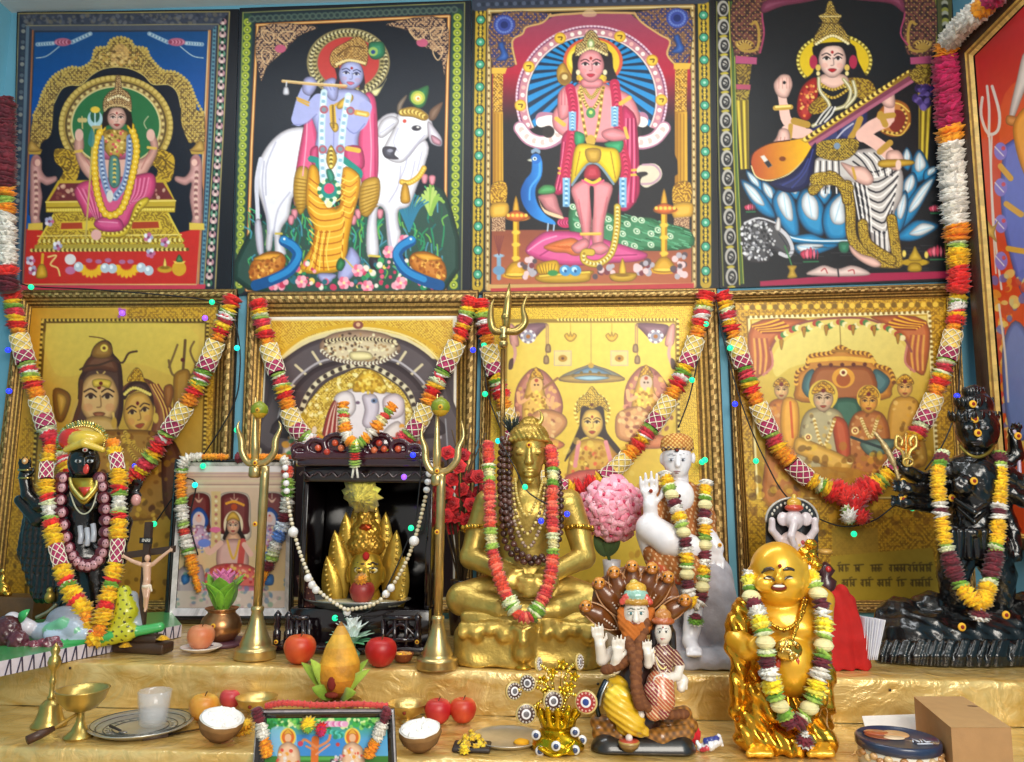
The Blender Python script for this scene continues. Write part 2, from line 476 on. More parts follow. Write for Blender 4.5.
 def t(s,cols,n,r0,r1,p,alpha=0.9,smooth=True):
  0
  P=s.pts(p)
  if smooth:P=crom(P,4,True)
  lo,hi=P.min(0),P.max(0);done=tries=0
  while done<n and tries<n*8:
   tries+=1;x,y=random.uniform(lo[0],hi[0]),random.uniform(lo[1],hi[1]);ins=False
   for(x0,y0),(x1,y1)in zip(P,np.roll(P,-1,0)):
    if(y0>y)!=(y1>y)and x<(x1-x0)*(y-y0)/(y1-y0)+x0:ins=not ins
   if ins:
    r=random.uniform(r0,r1);s.e(random.choice(cols),(x-s.o[0])*s.k,(y-s.o[1])*s.k,r,r*random.uniform(.6,1),random.uniform(0,3),alpha);done+=1
  return s
 def face(s,cx,cy,w,h,skin,lips='#a83838',line='#3a2420',tilt=0.0,bindi='#a02020',eye='#f0ece4'):
  def T(x,y):return cx+(x*cos(tilt)-y*sin(tilt))*w,cy+(x*sin(tilt)+y*cos(tilt))*h
  pts=[(-.93,-.35),(-.98,.1),(-.78,.55),(-.35,.92),(0,1),(.35,.92),(.78,.55),(.98,.1),(.93,-.35),(.6,-.85),(0,-1),(-.6,-.85)]
  s.p(skin,[T(*q)for q in pts])
  for sg in(-1,1):
   x,y=T(sg*.42,-.12);s.e(eye,x,y,w*.26,h*.1,tilt);s.e(line,x,y,w*.12,h*.1)
   s.l(line,h*.06,[T(sg*.68,-.12),T(sg*.42,-.24),T(sg*.16,-.1)]);s.l(line,h*.06,[T(sg*.75,-.3),T(sg*.42,-.42),T(sg*.14,-.3)])
   x,y=T(sg*.55,.3);s.e(mix(skin,'#d86858',.4),x,y,w*.24,h*.16,alpha=.45)
  s.l(mix(skin,line,.45),h*.05,[T(.06,-.15),T(.1,.25),T(-.1,.3)]);s.p(lips,[T(-.3,.54),T(0,.48),T(.3,.54),T(0,.7)])
  if bindi:x,y=T(0,-.48);s.e(bindi,x,y,w*.1,h*.09)
  return s
 def grid3(s,plane,back):
  0
  tl,tr,br,bl=[plane(*q)for q in s.quad]
  u=np.linspace(0,1,s.nx)[None,:,None];v=np.linspace(0,1,s.ny)[:,None,None]
  G=(tl*(1-u)+tr*u)*(1-v)+(bl*(1-u)+br*u)*v;V=G.reshape(-1,3)
  i=np.arange(s.nx*s.ny).reshape(s.ny,s.nx)
  Q=np.stack([i[:-1,:-1],i[1:,:-1],i[1:,1:],i[:-1,1:]],-1).reshape(-1,4)
  n=len(V);cor=[i[0,0],i[0,-1],i[-1,-1],i[-1,0]]
  V=np.vstack([V,[V[c]+back for c in cor]])
  ex=[[n,n+1,n+2,n+3]]+[[cor[(k+1)%4],cor[k],n+k,n+(k+1)%4]for k in range(4)]
  return V,np.vstack([Q,ex]),np.vstack([s.col.reshape(-1,3),[s.col[0,0]]*4])
 def build(s,name,matname,parent=None,Y=None,plane=None,back=(0,0.004,0),wave=0.0,label=None):
  V,Q,vc=s.grid3(plane or(lambda x,y:at(x,y,Y)),np.array(back))
  if wave:V[:-4,1]-=wave*(0.5+0.5*np.sin(V[:-4,0]*14+V[:-4,2]*3))*(0.4+0.6*np.sin((V[:-4,2])*3)**2)
  return raw_object(name,V,Q,None,matname,parent,False,vcols=np.clip(vc,0,1),label=label)
def fil(c1,c2,f=0.12,c3=None):
 0
 f*=1.45
 a,b=np.array(hx(c1)),np.array(hx(c2));cc=np.array(hx(c3))if c3 else None
 def g(X,Y):
  U=X*f+1.7*np.sin(Y*f*.43+1.3*np.sin(X*f*.31));V_=Y*f+1.7*np.sin(X*f*.47+1.1*np.sin(Y*f*.37)+2)
  w=1.5*np.sin(U)*np.sin(V_)+.8*np.cos(U*.9+2.2*np.sin(V_*.8))+.5*np.sin(V_*2.1+U)
  t=np.clip(w*.8+.5,0,1)[...,None];o=a*(1-t)+b*t
  if cc is not None:
   k=np.clip(np.sin(X*f*1.9+1)*np.sin(Y*f*1.7)*3-1.6,0,1)[...,None];o=o*(1-k)+cc*k
  return o
 return g
def vgrad(c0,y0,c1,y1):
 a,b=np.array(hx(c0)),np.array(hx(c1))
 def g(X,Y):
  t=np.clip((Y-y0)/(y1-y0),0,1)[...,None];return a*(1-t)+b*t
 return g
def hgrad(c0,x0,c1,x1):
 a,b=np.array(hx(c0)),np.array(hx(c1))
 def g(X,Y):
  t=np.clip((X-x0)/(x1-x0),0,1)[...,None];return a*(1-t)+b*t
 return g
YP=-0.012
a=Art([(17,12),(239,9),(231,293),(11,294)],'#15171f')
a.q('#2f3547','78,58 972,50 912,1226 50,1226')
a.l('#a8965c',5,'78,58 972,50 912,1226',smooth=False);a.l('#8f8a66',4,'80,58 62,640 52,1226',smooth=False)
a.q('#20242e','925,110 965,60 905,1222 868,1222')
a.d(['#b8868e','#5f8f74','#c9a0a0','#3d6a52'],15,40,'945,80 925,640 884,1215');a.d(['#0f141a','#e0c8c0'],6,80,'945,80 925,640 884,1215')
a.l('#b0a060',4,'928,110 906,640 864,1222');a.l('#5d8796',15,'910,115 888,640 855,1222');a.d('#2f4a60',5,60,'910,115 888,640 855,1222')
a.l('#b87a4c',12,'888,135 868,640 838,1215');a.l('#e0c898',4,'884,138 862,640 832,1210')
a.q('#3d4252','84,64 965,56 925,108 110,112');a.t(['#555a68','#6a6a70','#2f3442','#70695c'],190,5,11,'90,68 960,60 925,105 110,108',.7,False)  # top border greyed: the hazy reflection is put into the cloth colour
a.q('#4a5060','110,112 925,108 890,132 145,134');a.l('#9a8f6a',4,'110,112 925,106')
a.d(['#57606a','#8a8a84','#39424e'],9,46,'100,100 82,640 62,1215');a.l('#5f7080',14,'118,118 100,640 76,1218');a.l('#a0603c',7,'140,134 122,640 98,1206')
a.q(vgrad('#174a80',140,'#0b4b9c',500),'150,142 882,138 850,700 832,1206 100,1206 128,640')
a.q('#c22a22','112,980 848,980 832,1206 100,1206');a.q('#c23a4e','84,1208 872,1206 868,1232 80,1234');a.l('#e8c070',4,'100,1206 832,1206')
for sx in(1,-1):
 X=lambda x:x if sx>0 else 1014-x*0.985
 for p_ in((160,195,228,190),(306,186,385,148)):a.l('#8fa8c0',18,[(X(p_[0]),p_[1]),(X(p_[2]),p_[3])]);a.d(['#5f84a8','#b8c8d0'],5,12,[(X(p_[0]),p_[1]),(X(p_[2]),p_[3])])
 a.e('#b0607c',X(268),185,36,18);a.d(['#d088a0','#904058'],8,8,[(X(240),185),(X(298),185)]);a.l('#b8c4c8',4,[(X(155),255),(X(200),246),(X(252),205)])
G1=fil('#b8984a','#6f5630',.13,'#d8c070')
a.p(G1,'132,650 140,510 165,465 185,400 230,335 300,298 345,300 390,270 408,215 455,208 470,180 511,165 555,180 572,206 620,215 638,255 690,310 745,320 800,365 830,440 836,482 866,500 862,650 800,655 700,480 500,420 300,480 205,655')
a.d('#c8a858',7,70,'140,510 165,460 185,400 230,333 300,296 345,298 390,268 408,213 455,206 470,178 511,163 555,178 572,204 620,213 638,253 690,308 745,318 800,363 832,440 864,498')
a.p('#d8a86a','475,225 511,190 550,225 545,275 480,275',.6);a.t(['#e0c078','#604828','#c09048'],60,4,9,'440,230 580,230 600,290 420,290')
a.p('#191b26','170,985 165,660 218,585 232,450 262,392 300,374 345,372 390,330 440,302 500,294 560,304 612,332 650,370 715,372 752,405 768,470 770,540 800,620 832,650 806,985')
a.l('#d8bc6c',4,'232,450 262,392 300,374 345,372 390,330 440,302 500,294 560,304 612,332 650,370 715,372 752,405 768,470')
a.e('#a5873f',493,548,242,218);a.d('#d0b460',9,64,[(493+232*cos(t),548+208*sin(t))for t in np.linspace(.2,6.2,24)],True)
a.e('#5f4a28',493,548,215,193);a.e('#b89a58',493,548,206,185);a.d(['#705838','#d8c080'],6,80,[(493+200*cos(t),548+179*sin(t))for t in np.linspace(0,6.28,24)[:-1]],True)
a.e('#d8c890',493,548,190,170);a.e('#2d6a3e',493,548,184,165)
for x in(290,690):a.p(fil('#c8a030','#7a5c1c',.16),[(x-55,650),(x,650),(x+50,680),(x+45,760),(x+20,790),(x-40,790),(x-20,740),(x-55,700)]);a.l('#5c4418',6,[(x-20,680),(x+15,700),(x,740),(x-25,720)])
for sx in(0,1):
 X=(lambda x:x)if not sx else(lambda x:985-x)
 a.p('#cf9a94',[(X(130),700),(X(152),668),(X(176),690),(X(178),735),(X(200),765),(X(238),762),(X(240),782),(X(200),800),(X(172),790),(X(180),850),(X(168),930),(X(172),955),(X(132),955),(X(128),800)])
 a.d(['#8a5a58','#e0b8a8'],8,16,[(X(150),740),(X(155),850),(X(150),940)]);a.e('#a87070',X(155),700,18,22);a.e('#e8b8a8',X(160),705,12,15)
 a.q('#b89440',[(X(118),650),(X(180),650),(X(172),670),(X(124),670)]);a.q('#d8b84a',[(X(120),958),(X(182),955),(X(182),985),(X(118),985)]);a.p('#c09848',[(X(132),610),(X(165),640),(X(175),655),(X(120),655)])
a.q('#c0a02e','195,868 248,780 700,775 746,868 742,912 196,912');a.q('#6b2a2c','255,792 692,788 735,858 208,866');a.t(['#c89078','#8a4a3c','#e0b898'],46,5,10,'255,800 690,795 730,855 212,860',.8,False)
a.l('#ecd470',5,'195,870 746,864');a.l('#7a6018',5,'198,893 742,890');a.d('#e8d060',5,50,'200,903 740,900')
a.q(fil('#c8a832','#8a6c1e',.2),'230,912 715,910 782,1050 148,1060');a.q('#d8b83a','262,950 680,945 690,982 255,988');a.q('#a83c20','262,956 350,954 352,980 258,982');a.q('#a83c20','560,952 672,950 676,976 560,980')
a.d(['#e8d878','#806418'],8,60,'165,1030 780,1026');a.l('#f0dc80',4,'160,1010 770,1004');a.q('#a89438','148,1046 782,1042 784,1066 146,1070');a.d(['#e0cc70','#5c4c18'],7,70,'130,1068 800,1064')
a.l('#d8c048',8,'228,925 165,1030',smooth=False);a.l('#d8c048',8,'715,920 775,1030',smooth=False)
a.p('#d8a090','318,650 325,600 352,590 358,640 352,670 405,700 420,640 560,620 590,690 640,650 628,580 650,575 672,640 640,720 590,770 420,790 350,740')
a.l('#b87068',4,'352,670 395,740 400,790');a.l('#b87068',4,'640,650 600,730');a.d('#d8b050',6,5,'318,660 352,655');a.d('#d8b050',6,5,'625,640 665,645')
a.e('#e0b0a0',338,588,18,26);a.e('#e0b0a0',640,588,18,26);a.l('#c8b070',6,'350,510 352,560');a.d('#c8b070',10,3,'335,525 368,525');a.l('#c0b890',4,'622,560 612,535 630,508')
a.p('#cf4676','318,830 345,790 420,775 560,760 640,748 662,785 645,850 575,900 545,960 500,985 430,980 415,930 370,935 345,890')
for i in range(9):a.l(['#f0a0bc','#9c2850'][i%2],4,[(330+i*12,810+i*3),(365+i*8,870+i*4),(400+i*4,930+i*5)],alpha=.7);a.l(['#f0a0bc','#9c2850'][i%2],4,[(560+i*9,775-i),(555+i*7,830+i*2),(530+i*4,900-i*4)],alpha=.7)
a.p('#d8b82e','400,980 430,985 530,980 575,880 620,850 630,870 575,930 530,1010 420,1010 380,985');a.d(['#8a6a1a','#f0d860'],5,30,'395,985 470,1000 540,975 600,870')
a.p('#d04a80','400,960 440,930 510,940 520,985 440,990');a.l('#e898b4',4,'420,950 500,955');a.e('#e0a8a0',410,1005,22,22)
a.p('#b85a7a','430,640 560,620 570,680 440,690');a.p('#b8923c','445,570 540,570 545,640 490,690 440,640');a.t(['#f0d880','#705020','#d84a5a'],50,4,7,'445,575 540,575 540,650 490,690 445,640')
a.l('#7f90b4',30,'428,600 432,700 448,790 470,850');a.l('#7f90b4',30,'552,600 548,700 530,790 490,850');a.d(['#c8d0e0','#4a5a80'],6,60,'428,600 432,700 448,790 470,850 490,850 530,790 548,700 552,600')
a.p('#5f9488','470,680 505,690 510,790 480,810 462,770');a.d(['#e0c060','#3a6a60'],7,12,'488,690 486,800');a.e('#d8d0c8',468,845,14,26)
a.d('#8a6414',17,38,'440,548 405,640 408,790 436,900 475,925 522,890 560,770 580,640 552,540');a.d('#e8b82c',14,38,'440,548 405,640 408,790 436,900 475,925 522,890 560,770 580,640 552,540');a.d('#f8dc6c',5,38,'440,548 405,640 408,790 436,900 475,925 522,890 560,770 580,640 552,540')
a.p('#2a1c18','450,480 548,480 560,560 535,540 460,545 436,560');a.face(497,517,40,48,'#dfae9c')
a.p(fil('#b08a58','#6c4a30',.25,'#e0c890'),'442,488 440,440 462,405 488,385 492,345 503,328 514,345 518,385 545,405 558,440 556,488 525,470 470,470');a.l('#e0c488',4,'445,485 470,462 525,462 556,485');a.d('#f0e0b0',5,9,'455,440 503,420 550,440')
a.l('#c0a858',7,'402,540 385,760 365,1020');a.e('#a8c8d0',405,520,32,38);a.e('#2d5a3e',405,505,20,30);a.l('#b8d4d8',6,'405,470 405,560');a.e('#e8c040',406,480,20,14);a.l('#b8a060',14,'398,555 424,555')
a.p('#3f8088','375,620 390,560 405,600 395,640',.8)
for x,y in((130,1110),(140,1150),(245,1050),(210,950),(630,1015),(640,1080),(700,1035)):
 for i in range(5):a.e(random.choice(['#e0d0e0','#c06890','#a8a8c8','#e8e8f0']),x+12*cos(i*1.26),y+12*sin(i*1.26),9)
 a.e('#804060',x,y,6)
a.l('#d8a82c',12,'182,1085 178,1140');a.p('#d8a82c','165,1130 190,1130 200,1175 155,1178');a.l('#e8c878',7,'205,1095 240,1090 215,1125 245,1140 255,1170');a.e('#e0d8d8',300,1105,24,22);a.e('#c07098',300,1150,22,16)
for cx in(390,538):
 for i in range(9):t=pi*(i+.5)/9;a.e('#e8b422',cx+42*cos(t),1130+34*sin(t),9,17,t-pi/2+.0)
for x,y in((335,1135),(478,1142),(448,1140),(600,1138),(632,1150)):a.e('#b8c4d0',x,y,20,20);a.e('#e8f0f4',x-5,y-6,8)
for x in(420,460,520,380,555):a.e('#b06890',x,1108+(x%9),14,9)
a.e('#c89a24',700,1145,32,14);a.e('#8a6414',700,1138,22,7);a.p('#f0d060','694,1130 700,1100 707,1130');a.e('#d0a028',760,1142,30,30);a.q('#e8c050','735,1112 788,1112 780,1122 742,1122');a.p('#3f7a48','748,1112 760,1085 775,1112')
cl=a.build('printed_cloth','poster_cloth',Y=YP,wave=.002)
tag(cl,'printed wall cloth of a pink-robed deity on a golden throne under an arch, blue top','wall hanging','printed cloths along the wall')
a=Art([(239.5,8),(471.5,0),(470.5,293),(232,295)],'#191d26',o=(236,0))
a.q('#22313a','30,52 968,12 955,1236 2,1236');a.q('#191e28','85,100 910,70 888,1232 42,1232')
for p_ in('50,80 28,640 14,1222','938,60 932,640 922,1225'):
 a.l('#2d4a3a',46,p_);a.d('#a6b23c',17,34,p_);a.d('#4f6a28',8,34,p_);a.d('#dfe08a',4,34,p_)
a.d('#50625a',16,34,'55,84 938,42');a.d('#2c3c40',8,34,'55,84 938,42')
a.l('#99985c',4,'30,55 968,12 955,1236',smooth=False);a.l('#8f9a4c',4,'30,55 4,1236')
for w_,c_ in((16,'#3a2a20'),(12,'#c87a38'),(4,'#f0d090')):a.l(c_,w_,'92,112 66,640 46,1228',smooth=False);a.l(c_,w_,'902,74 890,640 886,1228',smooth=False);a.l(c_,w_,'90,110 902,72');a.l(c_,w_,'46,1228 888,1236')
FG=fil('#b08a68','#3c2c34',.14,'#d8b890')
a.p(FG,'100,122 345,118 270,158 205,228 135,290 104,352');a.p(FG,'640,106 884,86 884,330 862,245 775,195 725,135')
for x,y in((190,215),(790,190)):a.e('#c05a78',x,y,24,18)
for sx in(0,1):
 X=(lambda x:x)if not sx else(lambda x:985-x)
 for p_ in(((110,135),(160,150),(150,190),(120,175)),((200,140),(250,145),(215,190),(180,165)),((115,220),(150,240),(130,280),(110,250))):a.l('#d8b488',5,[(X(x),y-(14 if sx else 0))for x,y in p_],True);
a.e('#8a7c54',478,276,176,152);a.d(['#d8cc98','#4c4430'],8,110,[(478+160*cos(t),276+138*sin(t))for t in np.linspace(0,6.28,30)[:-1]],True);a.d(['#b8a870','#50482c'],7,90,[(478+143*cos(t),276+123*sin(t))for t in np.linspace(0,6.28,30)[:-1]],True)
a.e('#bc3c38',478,276,130,112);a.p('#e8e0a0','575,400 620,380 640,345 600,420');
a.p('#1d3d34','55,1000 200,900 300,860 560,880 700,870 880,820 886,1228 50,1228')
for i in range(260):
 x=random.uniform(60,880);y=random.uniform(930 if x<690 else 850,1200);h_=random.uniform(30,90)
 a.l(random.choice(['#2c8a5c','#3fa86c','#1f6a68','#6cae4c','#4a8ca0','#255a44']),6,[(x,y),(x+random.uniform(-14,14),y-h_*.6),(x+random.uniform(-30,30),y-h_)])
for i in range(12):a.l(random.choice(['#8ab04c','#b0c868']),12,[(825,920),(825+(i-6)*6,860),(825+(i-6)*11,800+abs(i-6)*14)])
for i in range(11):a.l('#2f7a9a',7,[(735,990),(735+(i-5)*8,900),(745+(i-5)*14,830+abs(i-5)*8)])
for x,y in((800,775),(832,780),(612,920),(250,920),(235,945),(260,870),(520,920),(500,945)):a.p('#e08a98',[(x-14,y-14),(x,y-22),(x+14,y-14),(x+8,y+16),(x-8,y+16)])
CW,CS='#e6e4ec','#a9a4bc'
a.p(CW,'88,800 92,720 130,640 190,580 260,556 345,566 420,600 560,560 640,500 690,520 620,700 600,860 420,820 345,800 250,838 226,930 196,975 190,1020 214,1082 170,1085 165,1050 160,1000 150,1066 128,1060 132,960 112,880')
a.p(CW,'545,600 700,560 812,620 800,720 770,800 735,885 690,905 692,970 700,1000 684,1075 652,1080 640,990 632,910 606,890 598,960 606,1085 560,1092 556,980 575,840')
for p_ in('120,700 112,800 128,900 140,1000','170,620 130,720 128,840','230,830 180,900 160,1000','600,860 590,760 600,660','700,720 690,800 650,870','760,700 740,780 700,850','640,920 650,1000 665,1070','730,650 720,720 690,790','790,660 770,740'):a.l(CS,7,p_,alpha=.65)
a.l('#d4d2de',18,'105,690 88,780 92,900 96,1000');a.p('#c8c4d4','80,960 106,950 118,1080 92,1075')
a.p(CW,'690,500 760,472 815,505 835,560 812,600 775,630 735,680 700,705 655,696 625,662 640,620 672,560');a.l(CS,6,'690,560 670,620 690,660',alpha=.6);a.l(CS,6,'800,590 760,640 720,690',alpha=.7)
a.p('#4b4a56','626,642 650,638 680,645 672,672 690,690 640,686 624,664');a.e('#9a98a8',655,655,12,7);a.e('#38343c',766,560,20,12);a.e('#f0ece8',772,556,6,4);a.e('#403a40',668,550,10,12)
a.p(CW,'600,580 618,530 660,508 692,530 660,570 620,600');a.l(CS,5,'615,580 670,540',alpha=.7);a.p('#dcd6e2','815,532 850,570 872,606 868,636 830,625 816,590');a.p('#c08898','830,590 866,612 864,632 835,620')
a.p('#7a6a5a','686,492 688,455 722,418 724,430 705,470 706,498');a.p('#7a5c48','818,515 826,480 874,448 868,478 846,520 828,528');a.p('#c09838','698,480 760,470 815,505 800,528 750,512 698,506');a.d(['#ecd070','#8a6820'],9,14,'700,492 755,490 808,516');a.e('#c84a3a',716,530,8)
a.p('#347c48','768,472 736,440 742,404 775,392 816,378 812,430 796,466');a.e('#a8b84c',772,430,30,30);a.e('#d8c860',772,430,20);a.e('#f4f0e0',772,432,10);a.e('#e08a40',773,433,6)
a.d('#c89a2c',12,12,'700,785 735,790 775,765 800,725');a.d('#f0d060',5,12,'700,785 735,790 775,765 800,725');a.p('#d09a30','708,800 728,800 738,868 700,868')
for x,y in((590,1110),(690,1100)):a.p('#33303a',[(x-22,y+8),(x-18,y-18),(x+14,y-16),(x+34,y+10),(x+10,y+36),(x-12,y+30)])
for x,y in((588,1090),(682,1080)):a.l('#d8c050',9,[(x-22,y),(x+22,y+3)])
a.l('#c8b048',9,'170,1000 195,1000')
SK,SS='#a5a9da','#6f74b0'
a.p('#dc4c7c','288,560 305,460 330,470 345,560 355,640 350,770 300,790 255,770');a.p('#c89a34','262,730 312,740 300,880 270,920 245,830');
for i in range(9):a.l('#8a6418',4,[(250,770+i*16),(305,780+i*14)])
a.p('#dc4c7c','545,420 590,428 602,560 604,740 585,800 535,790 520,600');a.l('#f0a0b8',5,'565,440 575,640 570,780');a.l('#a82c58',5,'590,500 592,760');a.l('#f0a0b8',5,'305,480 300,620 285,760')
a.p('#c89a34','535,790 605,770 606,860 560,930 525,900');
for i in range(8):a.l('#8a6418',4,[(530,810+i*16),(602,795+i*13)])
a.p(SK,'340,440 380,400 500,392 560,425 570,470 545,520 520,600 505,660 350,660 345,580 322,500')
a.l(SS,6,'420,460 415,640',alpha=.5);a.l(SS,5,'360,480 350,560 370,650',alpha=.5)
a.l(SK,58,'352,440 300,500 266,522');a.l(SK,50,'262,520 280,450 300,400');a.p(SK,'285,400 290,350 320,338 345,360 340,390 315,420');a.l(SS,5,'240,545 300,540 345,500',alpha=.6)
a.l(SK,56,'550,470 530,530 500,555');a.l(SK,50,'500,552 450,500 410,420');a.p(SK,'370,372 400,345 425,350 435,400 425,440 395,430');a.l(SS,5,'440,520 500,582 548,540',alpha=.7)
for x in(385,400,415):a.l('#8088c0',4,[(x-10,365),(x+5,395)])
for p_ in('262,430 310,450','265,440 308,462'):a.l('#d0a040',9,p_)
a.l('#d0a040',12,'405,470 445,448');a.l('#d0a040',24,'512,492 556,500');a.d('#f0d880',5,6,'515,494 555,502')
a.p('#2a2430','420,290 430,340 420,380 440,365 440,300');a.p('#2a2430','535,300 548,370 530,395 520,330');a.face(490,330,52,62,'#aab0e0',lips='#d86a80',tilt=.1,line='#2a2a50')
a.p(fil('#b88c48','#7a5428',.2,'#e8cc88'),'405,285 400,250 420,215 470,185 520,160 556,195 562,240 552,290 520,275 480,272 450,285 425,300');a.l('#5a3c20',5,'430,245 490,205 550,215');a.d('#e8d090',6,14,'425,285 480,265 550,280')
a.p('#2f7e58','565,195 590,185 625,190 632,240 600,262 570,250');a.e('#98b860',583,228,20);a.e('#2a4a80',583,230,9)
a.l('#caa066',13,'200,357 330,370 468,378');a.l('#f0d8a0',4,'200,354 330,366 468,374');a.l('#d0d0d4',6,'216,362 214,385');a.p('#d0d0d8','206,385 222,385 226,414 202,414')
a.p('#d8ac38','445,440 490,415 495,440 450,475 430,470');a.l('#d8ac38',26,'410,470 415,540');a.p('#d8ac38','400,540 430,540 435,565 418,575');a.d('#806018',5,12,'412,460 416,560')
a.p('#c84070','465,640 530,640 545,720 500,735 460,690');a.d('#d8b040',10,8,'470,645 500,650 525,655');a.p('#c84070','320,650 350,640 345,720 320,700')
for p_ in('455,690 520,740 525,760','320,690 350,700 350,730'):a.l('#1f8a7c',26,p_)
a.p('#e8a41e','312,728 350,735 372,860 440,890 455,730 522,755 525,830 498,930 480,1020 470,1092 440,1150 350,1164 272,1146 318,1060 336,985 300,880')
for i in range(15):y=770+i*24;a.l(['#b2600f','#f8d45c'][i%2],5,[(312+max(0,i-8)*2,y),(360,y+32),(420+min(i,6)*4,y+22),(462-max(0,i-9)*3,y-10)])
for i in range(8):y=770+i*22;a.l(['#f8d45c','#c0701a'][i%2],5,[(450,y),(485,y+14),(518-i*3,y-8)])
for i in range(6):a.l(['#b2600f','#f8d45c'][i%2],5,[(340+i*12,990),(325+i*12,1080),(295+i*20,1148)])
a.l('#a88420',6,'276,1146 352,1160 440,1146')
a.l('#c8dce4',28,'375,405 366,560 370,740 385,850 397,878');a.l('#c8dce4',28,'478,420 455,560 440,740 418,850 397,878');a.d(['#8fb4c8','#eef6f8'],8,60,'375,405 366,560 370,740 385,850 397,878 418,850 440,740 455,560 478,420')
for x,y in((375,480),(487,485),(370,650),(444,648)):a.e('#b05a68',x,y,18);a.e('#7c8c98',x,y,10)
a.e('#1f8a80',397,818,40,36);a.e('#d8486c',397,814,22);a.d(['#e8f0c0','#2f7a50'],9,16,[(397+42*cos(t),822+42*sin(t))for t in np.linspace(0,6.28,12)[:-1]],True);a.e('#ece8a8',397,880,14)
a.p('#c8a02c','385,690 405,632 430,690 405,735');a.d(['#f0dc78','#6a5010'],7,9,'405,645 405,725');a.p('#2f8a70','385,740 405,735 420,770 400,790')
a.p(SK,'355,1162 425,1166 412,1190 385,1206 356,1186');a.p(SK,'470,1092 492,1055 530,1110 500,1170 460,1196 434,1180 442,1140');a.l('#d8b850',6,'462,1100 500,1140');a.p('#2f7a48','430,1120 445,1100 465,1120 450,1150 430,1145')
for i in range(210):
 x,y=random.uniform(70,870),random.uniform(1110,1220)
 if 340<x<520 and y<1190:continue
 a.e(random.choice(['#e0607c','#f0a0b0','#2c8a58','#f0d060','#2a6a78','#46a05c','#e8e0d0','#c83c5c','#1d5a40']),x,y,random.uniform(6,15))
for x,y in((280,1195),(715,1030),(460,1200),(650,1075),(520,1150),(700,1200),(560,1215),(160,1205)):
 for i in range(6):a.e(['#e8708c','#f4b0bc'][i%2],x+15*cos(i*1.05),y+15*sin(i*1.05),12)
 a.e('#f4e0a0',x,y,6)
for sx in(0,1):
 X=(lambda x:x)if not sx else(lambda x:948-x)
 a.p('#c47424',[(X(66),1120),(X(130),1076),(X(195),1080),(X(212),1120),(X(170),1165),(X(66),1192)]);a.p('#e8a030',[(X(75),1105),(X(130),1082),(X(190),1084),(X(150),1110)]);a.t(['#8a4a14','#f0b850','#a85a1c'],40,5,9,[(X(70),1125),(X(190),1090),(X(200),1125),(X(75),1185)])
 a.l('#15508a',44,[(X(205),1030),(X(245),1055),(X(262),1090),(X(230),1150),(X(150),1190),(X(85),1210)]);a.l('#2c86c4',24,[(X(205),1028),(X(248),1050),(X(268),1090),(X(225),1150),(X(150),1186)]);a.e('#2c86c4',X(205),1025,18,14);a.e('#e8f4f8',X(150 if 0 else 206),1022,5)
cl=a.build('printed_cloth','poster_cloth',Y=YP,wave=.002)
tag(cl,'printed wall cloth of a blue flute player in yellow dhoti standing before a white cow','wall hanging','printed cloths along the wall')
a=Art([(472,-2),(715,-7),(719,288),(471,294)],'#17171b',o=(472,0))
for p_ in('38,40 30,640 24,1215','980,20 988,640 990,1200'):
 a.l('#1c2420',62,p_);a.l('#b8982c',46,p_);a.d('#20241c',13,48,p_);a.d('#d8b83c',6,96,p_);a.d('#14201c',20,12,p_);a.d('#3f9a78',17,12,p_);a.d('#a8d8c0',6,12,p_)
a.l('#3a4254',60,'20,20 980,-12');a.d(['#566078','#2c3444'],9,50,'20,22 980,-8')
for w_,c_ in((22,'#4a3420'),(18,'#a88850'),(5,'#e8d8a0')):a.l(c_,w_,'74,48 70,640 66,1222',smooth=False);a.l(c_,w_,'934,30 940,640 942,1210',smooth=False);a.l(c_,w_,'72,50 936,30')
a.d(['#705830','#d8c088'],5,70,'74,60 70,640 66,1220');a.d(['#705830','#d8c088'],5,70,'934,40 940,640 942,1210')
a.q('#c8a060','66,1205 942,1196 944,1222 64,1232');a.q('#b8383c','80,1222 940,1200 940,1226 80,1236')
a.q(vgrad('#9a4a62',80,'#b22038',330),'90,72 920,52 930,560 84,560');a.q(vgrad('#b22038',320,'#1b1a1e',545),'88,320 926,320 930,560 84,560');a.q('#1b1a1e','84,545 930,545 930,1000 84,1000')  # crimson dulled towards the top, haze painted into the ground colour
a.q(vgrad('#8a4834',975,'#b0603e',1200),'84,985 930,985 930,1200 82,1206')
a.p(fil('#7a5a44','#3a3a68',.11,'#c08850'),'90,72 335,62 300,100 232,120 215,152 172,182 186,282 135,302 90,300');a.p(fil('#7a5a44','#3a3a68',.11,'#c08850'),'690,58 918,50 918,272 862,288 828,240 840,182 795,152 722,100')
for x,y in((138,112),(870,82)):a.e('#3a4a9a',x,y,46,44);a.e('#22306c',x,y,16);a.d('#6a80c8',5,20,[(x+33*cos(t),y+33*sin(t))for t in np.linspace(0,6.28,10)[:-1]],True)
for x,y in((132,238),(876,205)):a.p('#2f5aa8',[(x-20,y-40),(x,y-50),(x+10,y-20),(x+24,y+10),(x+10,y+30),(x-30,y+28),(x-8,y)])
a.l('#d0a868',8,'335,64 300,102 232,122 215,152 172,184 188,284');a.l('#d0a868',8,'690,60 722,102 795,154 840,184 828,242 864,288');a.l('#c8a068',10,'335,72 370,66 430,62 500,58 600,58 690,60')
a.p('#d8b890','470,62 500,38 530,60 520,75 480,75',.7)
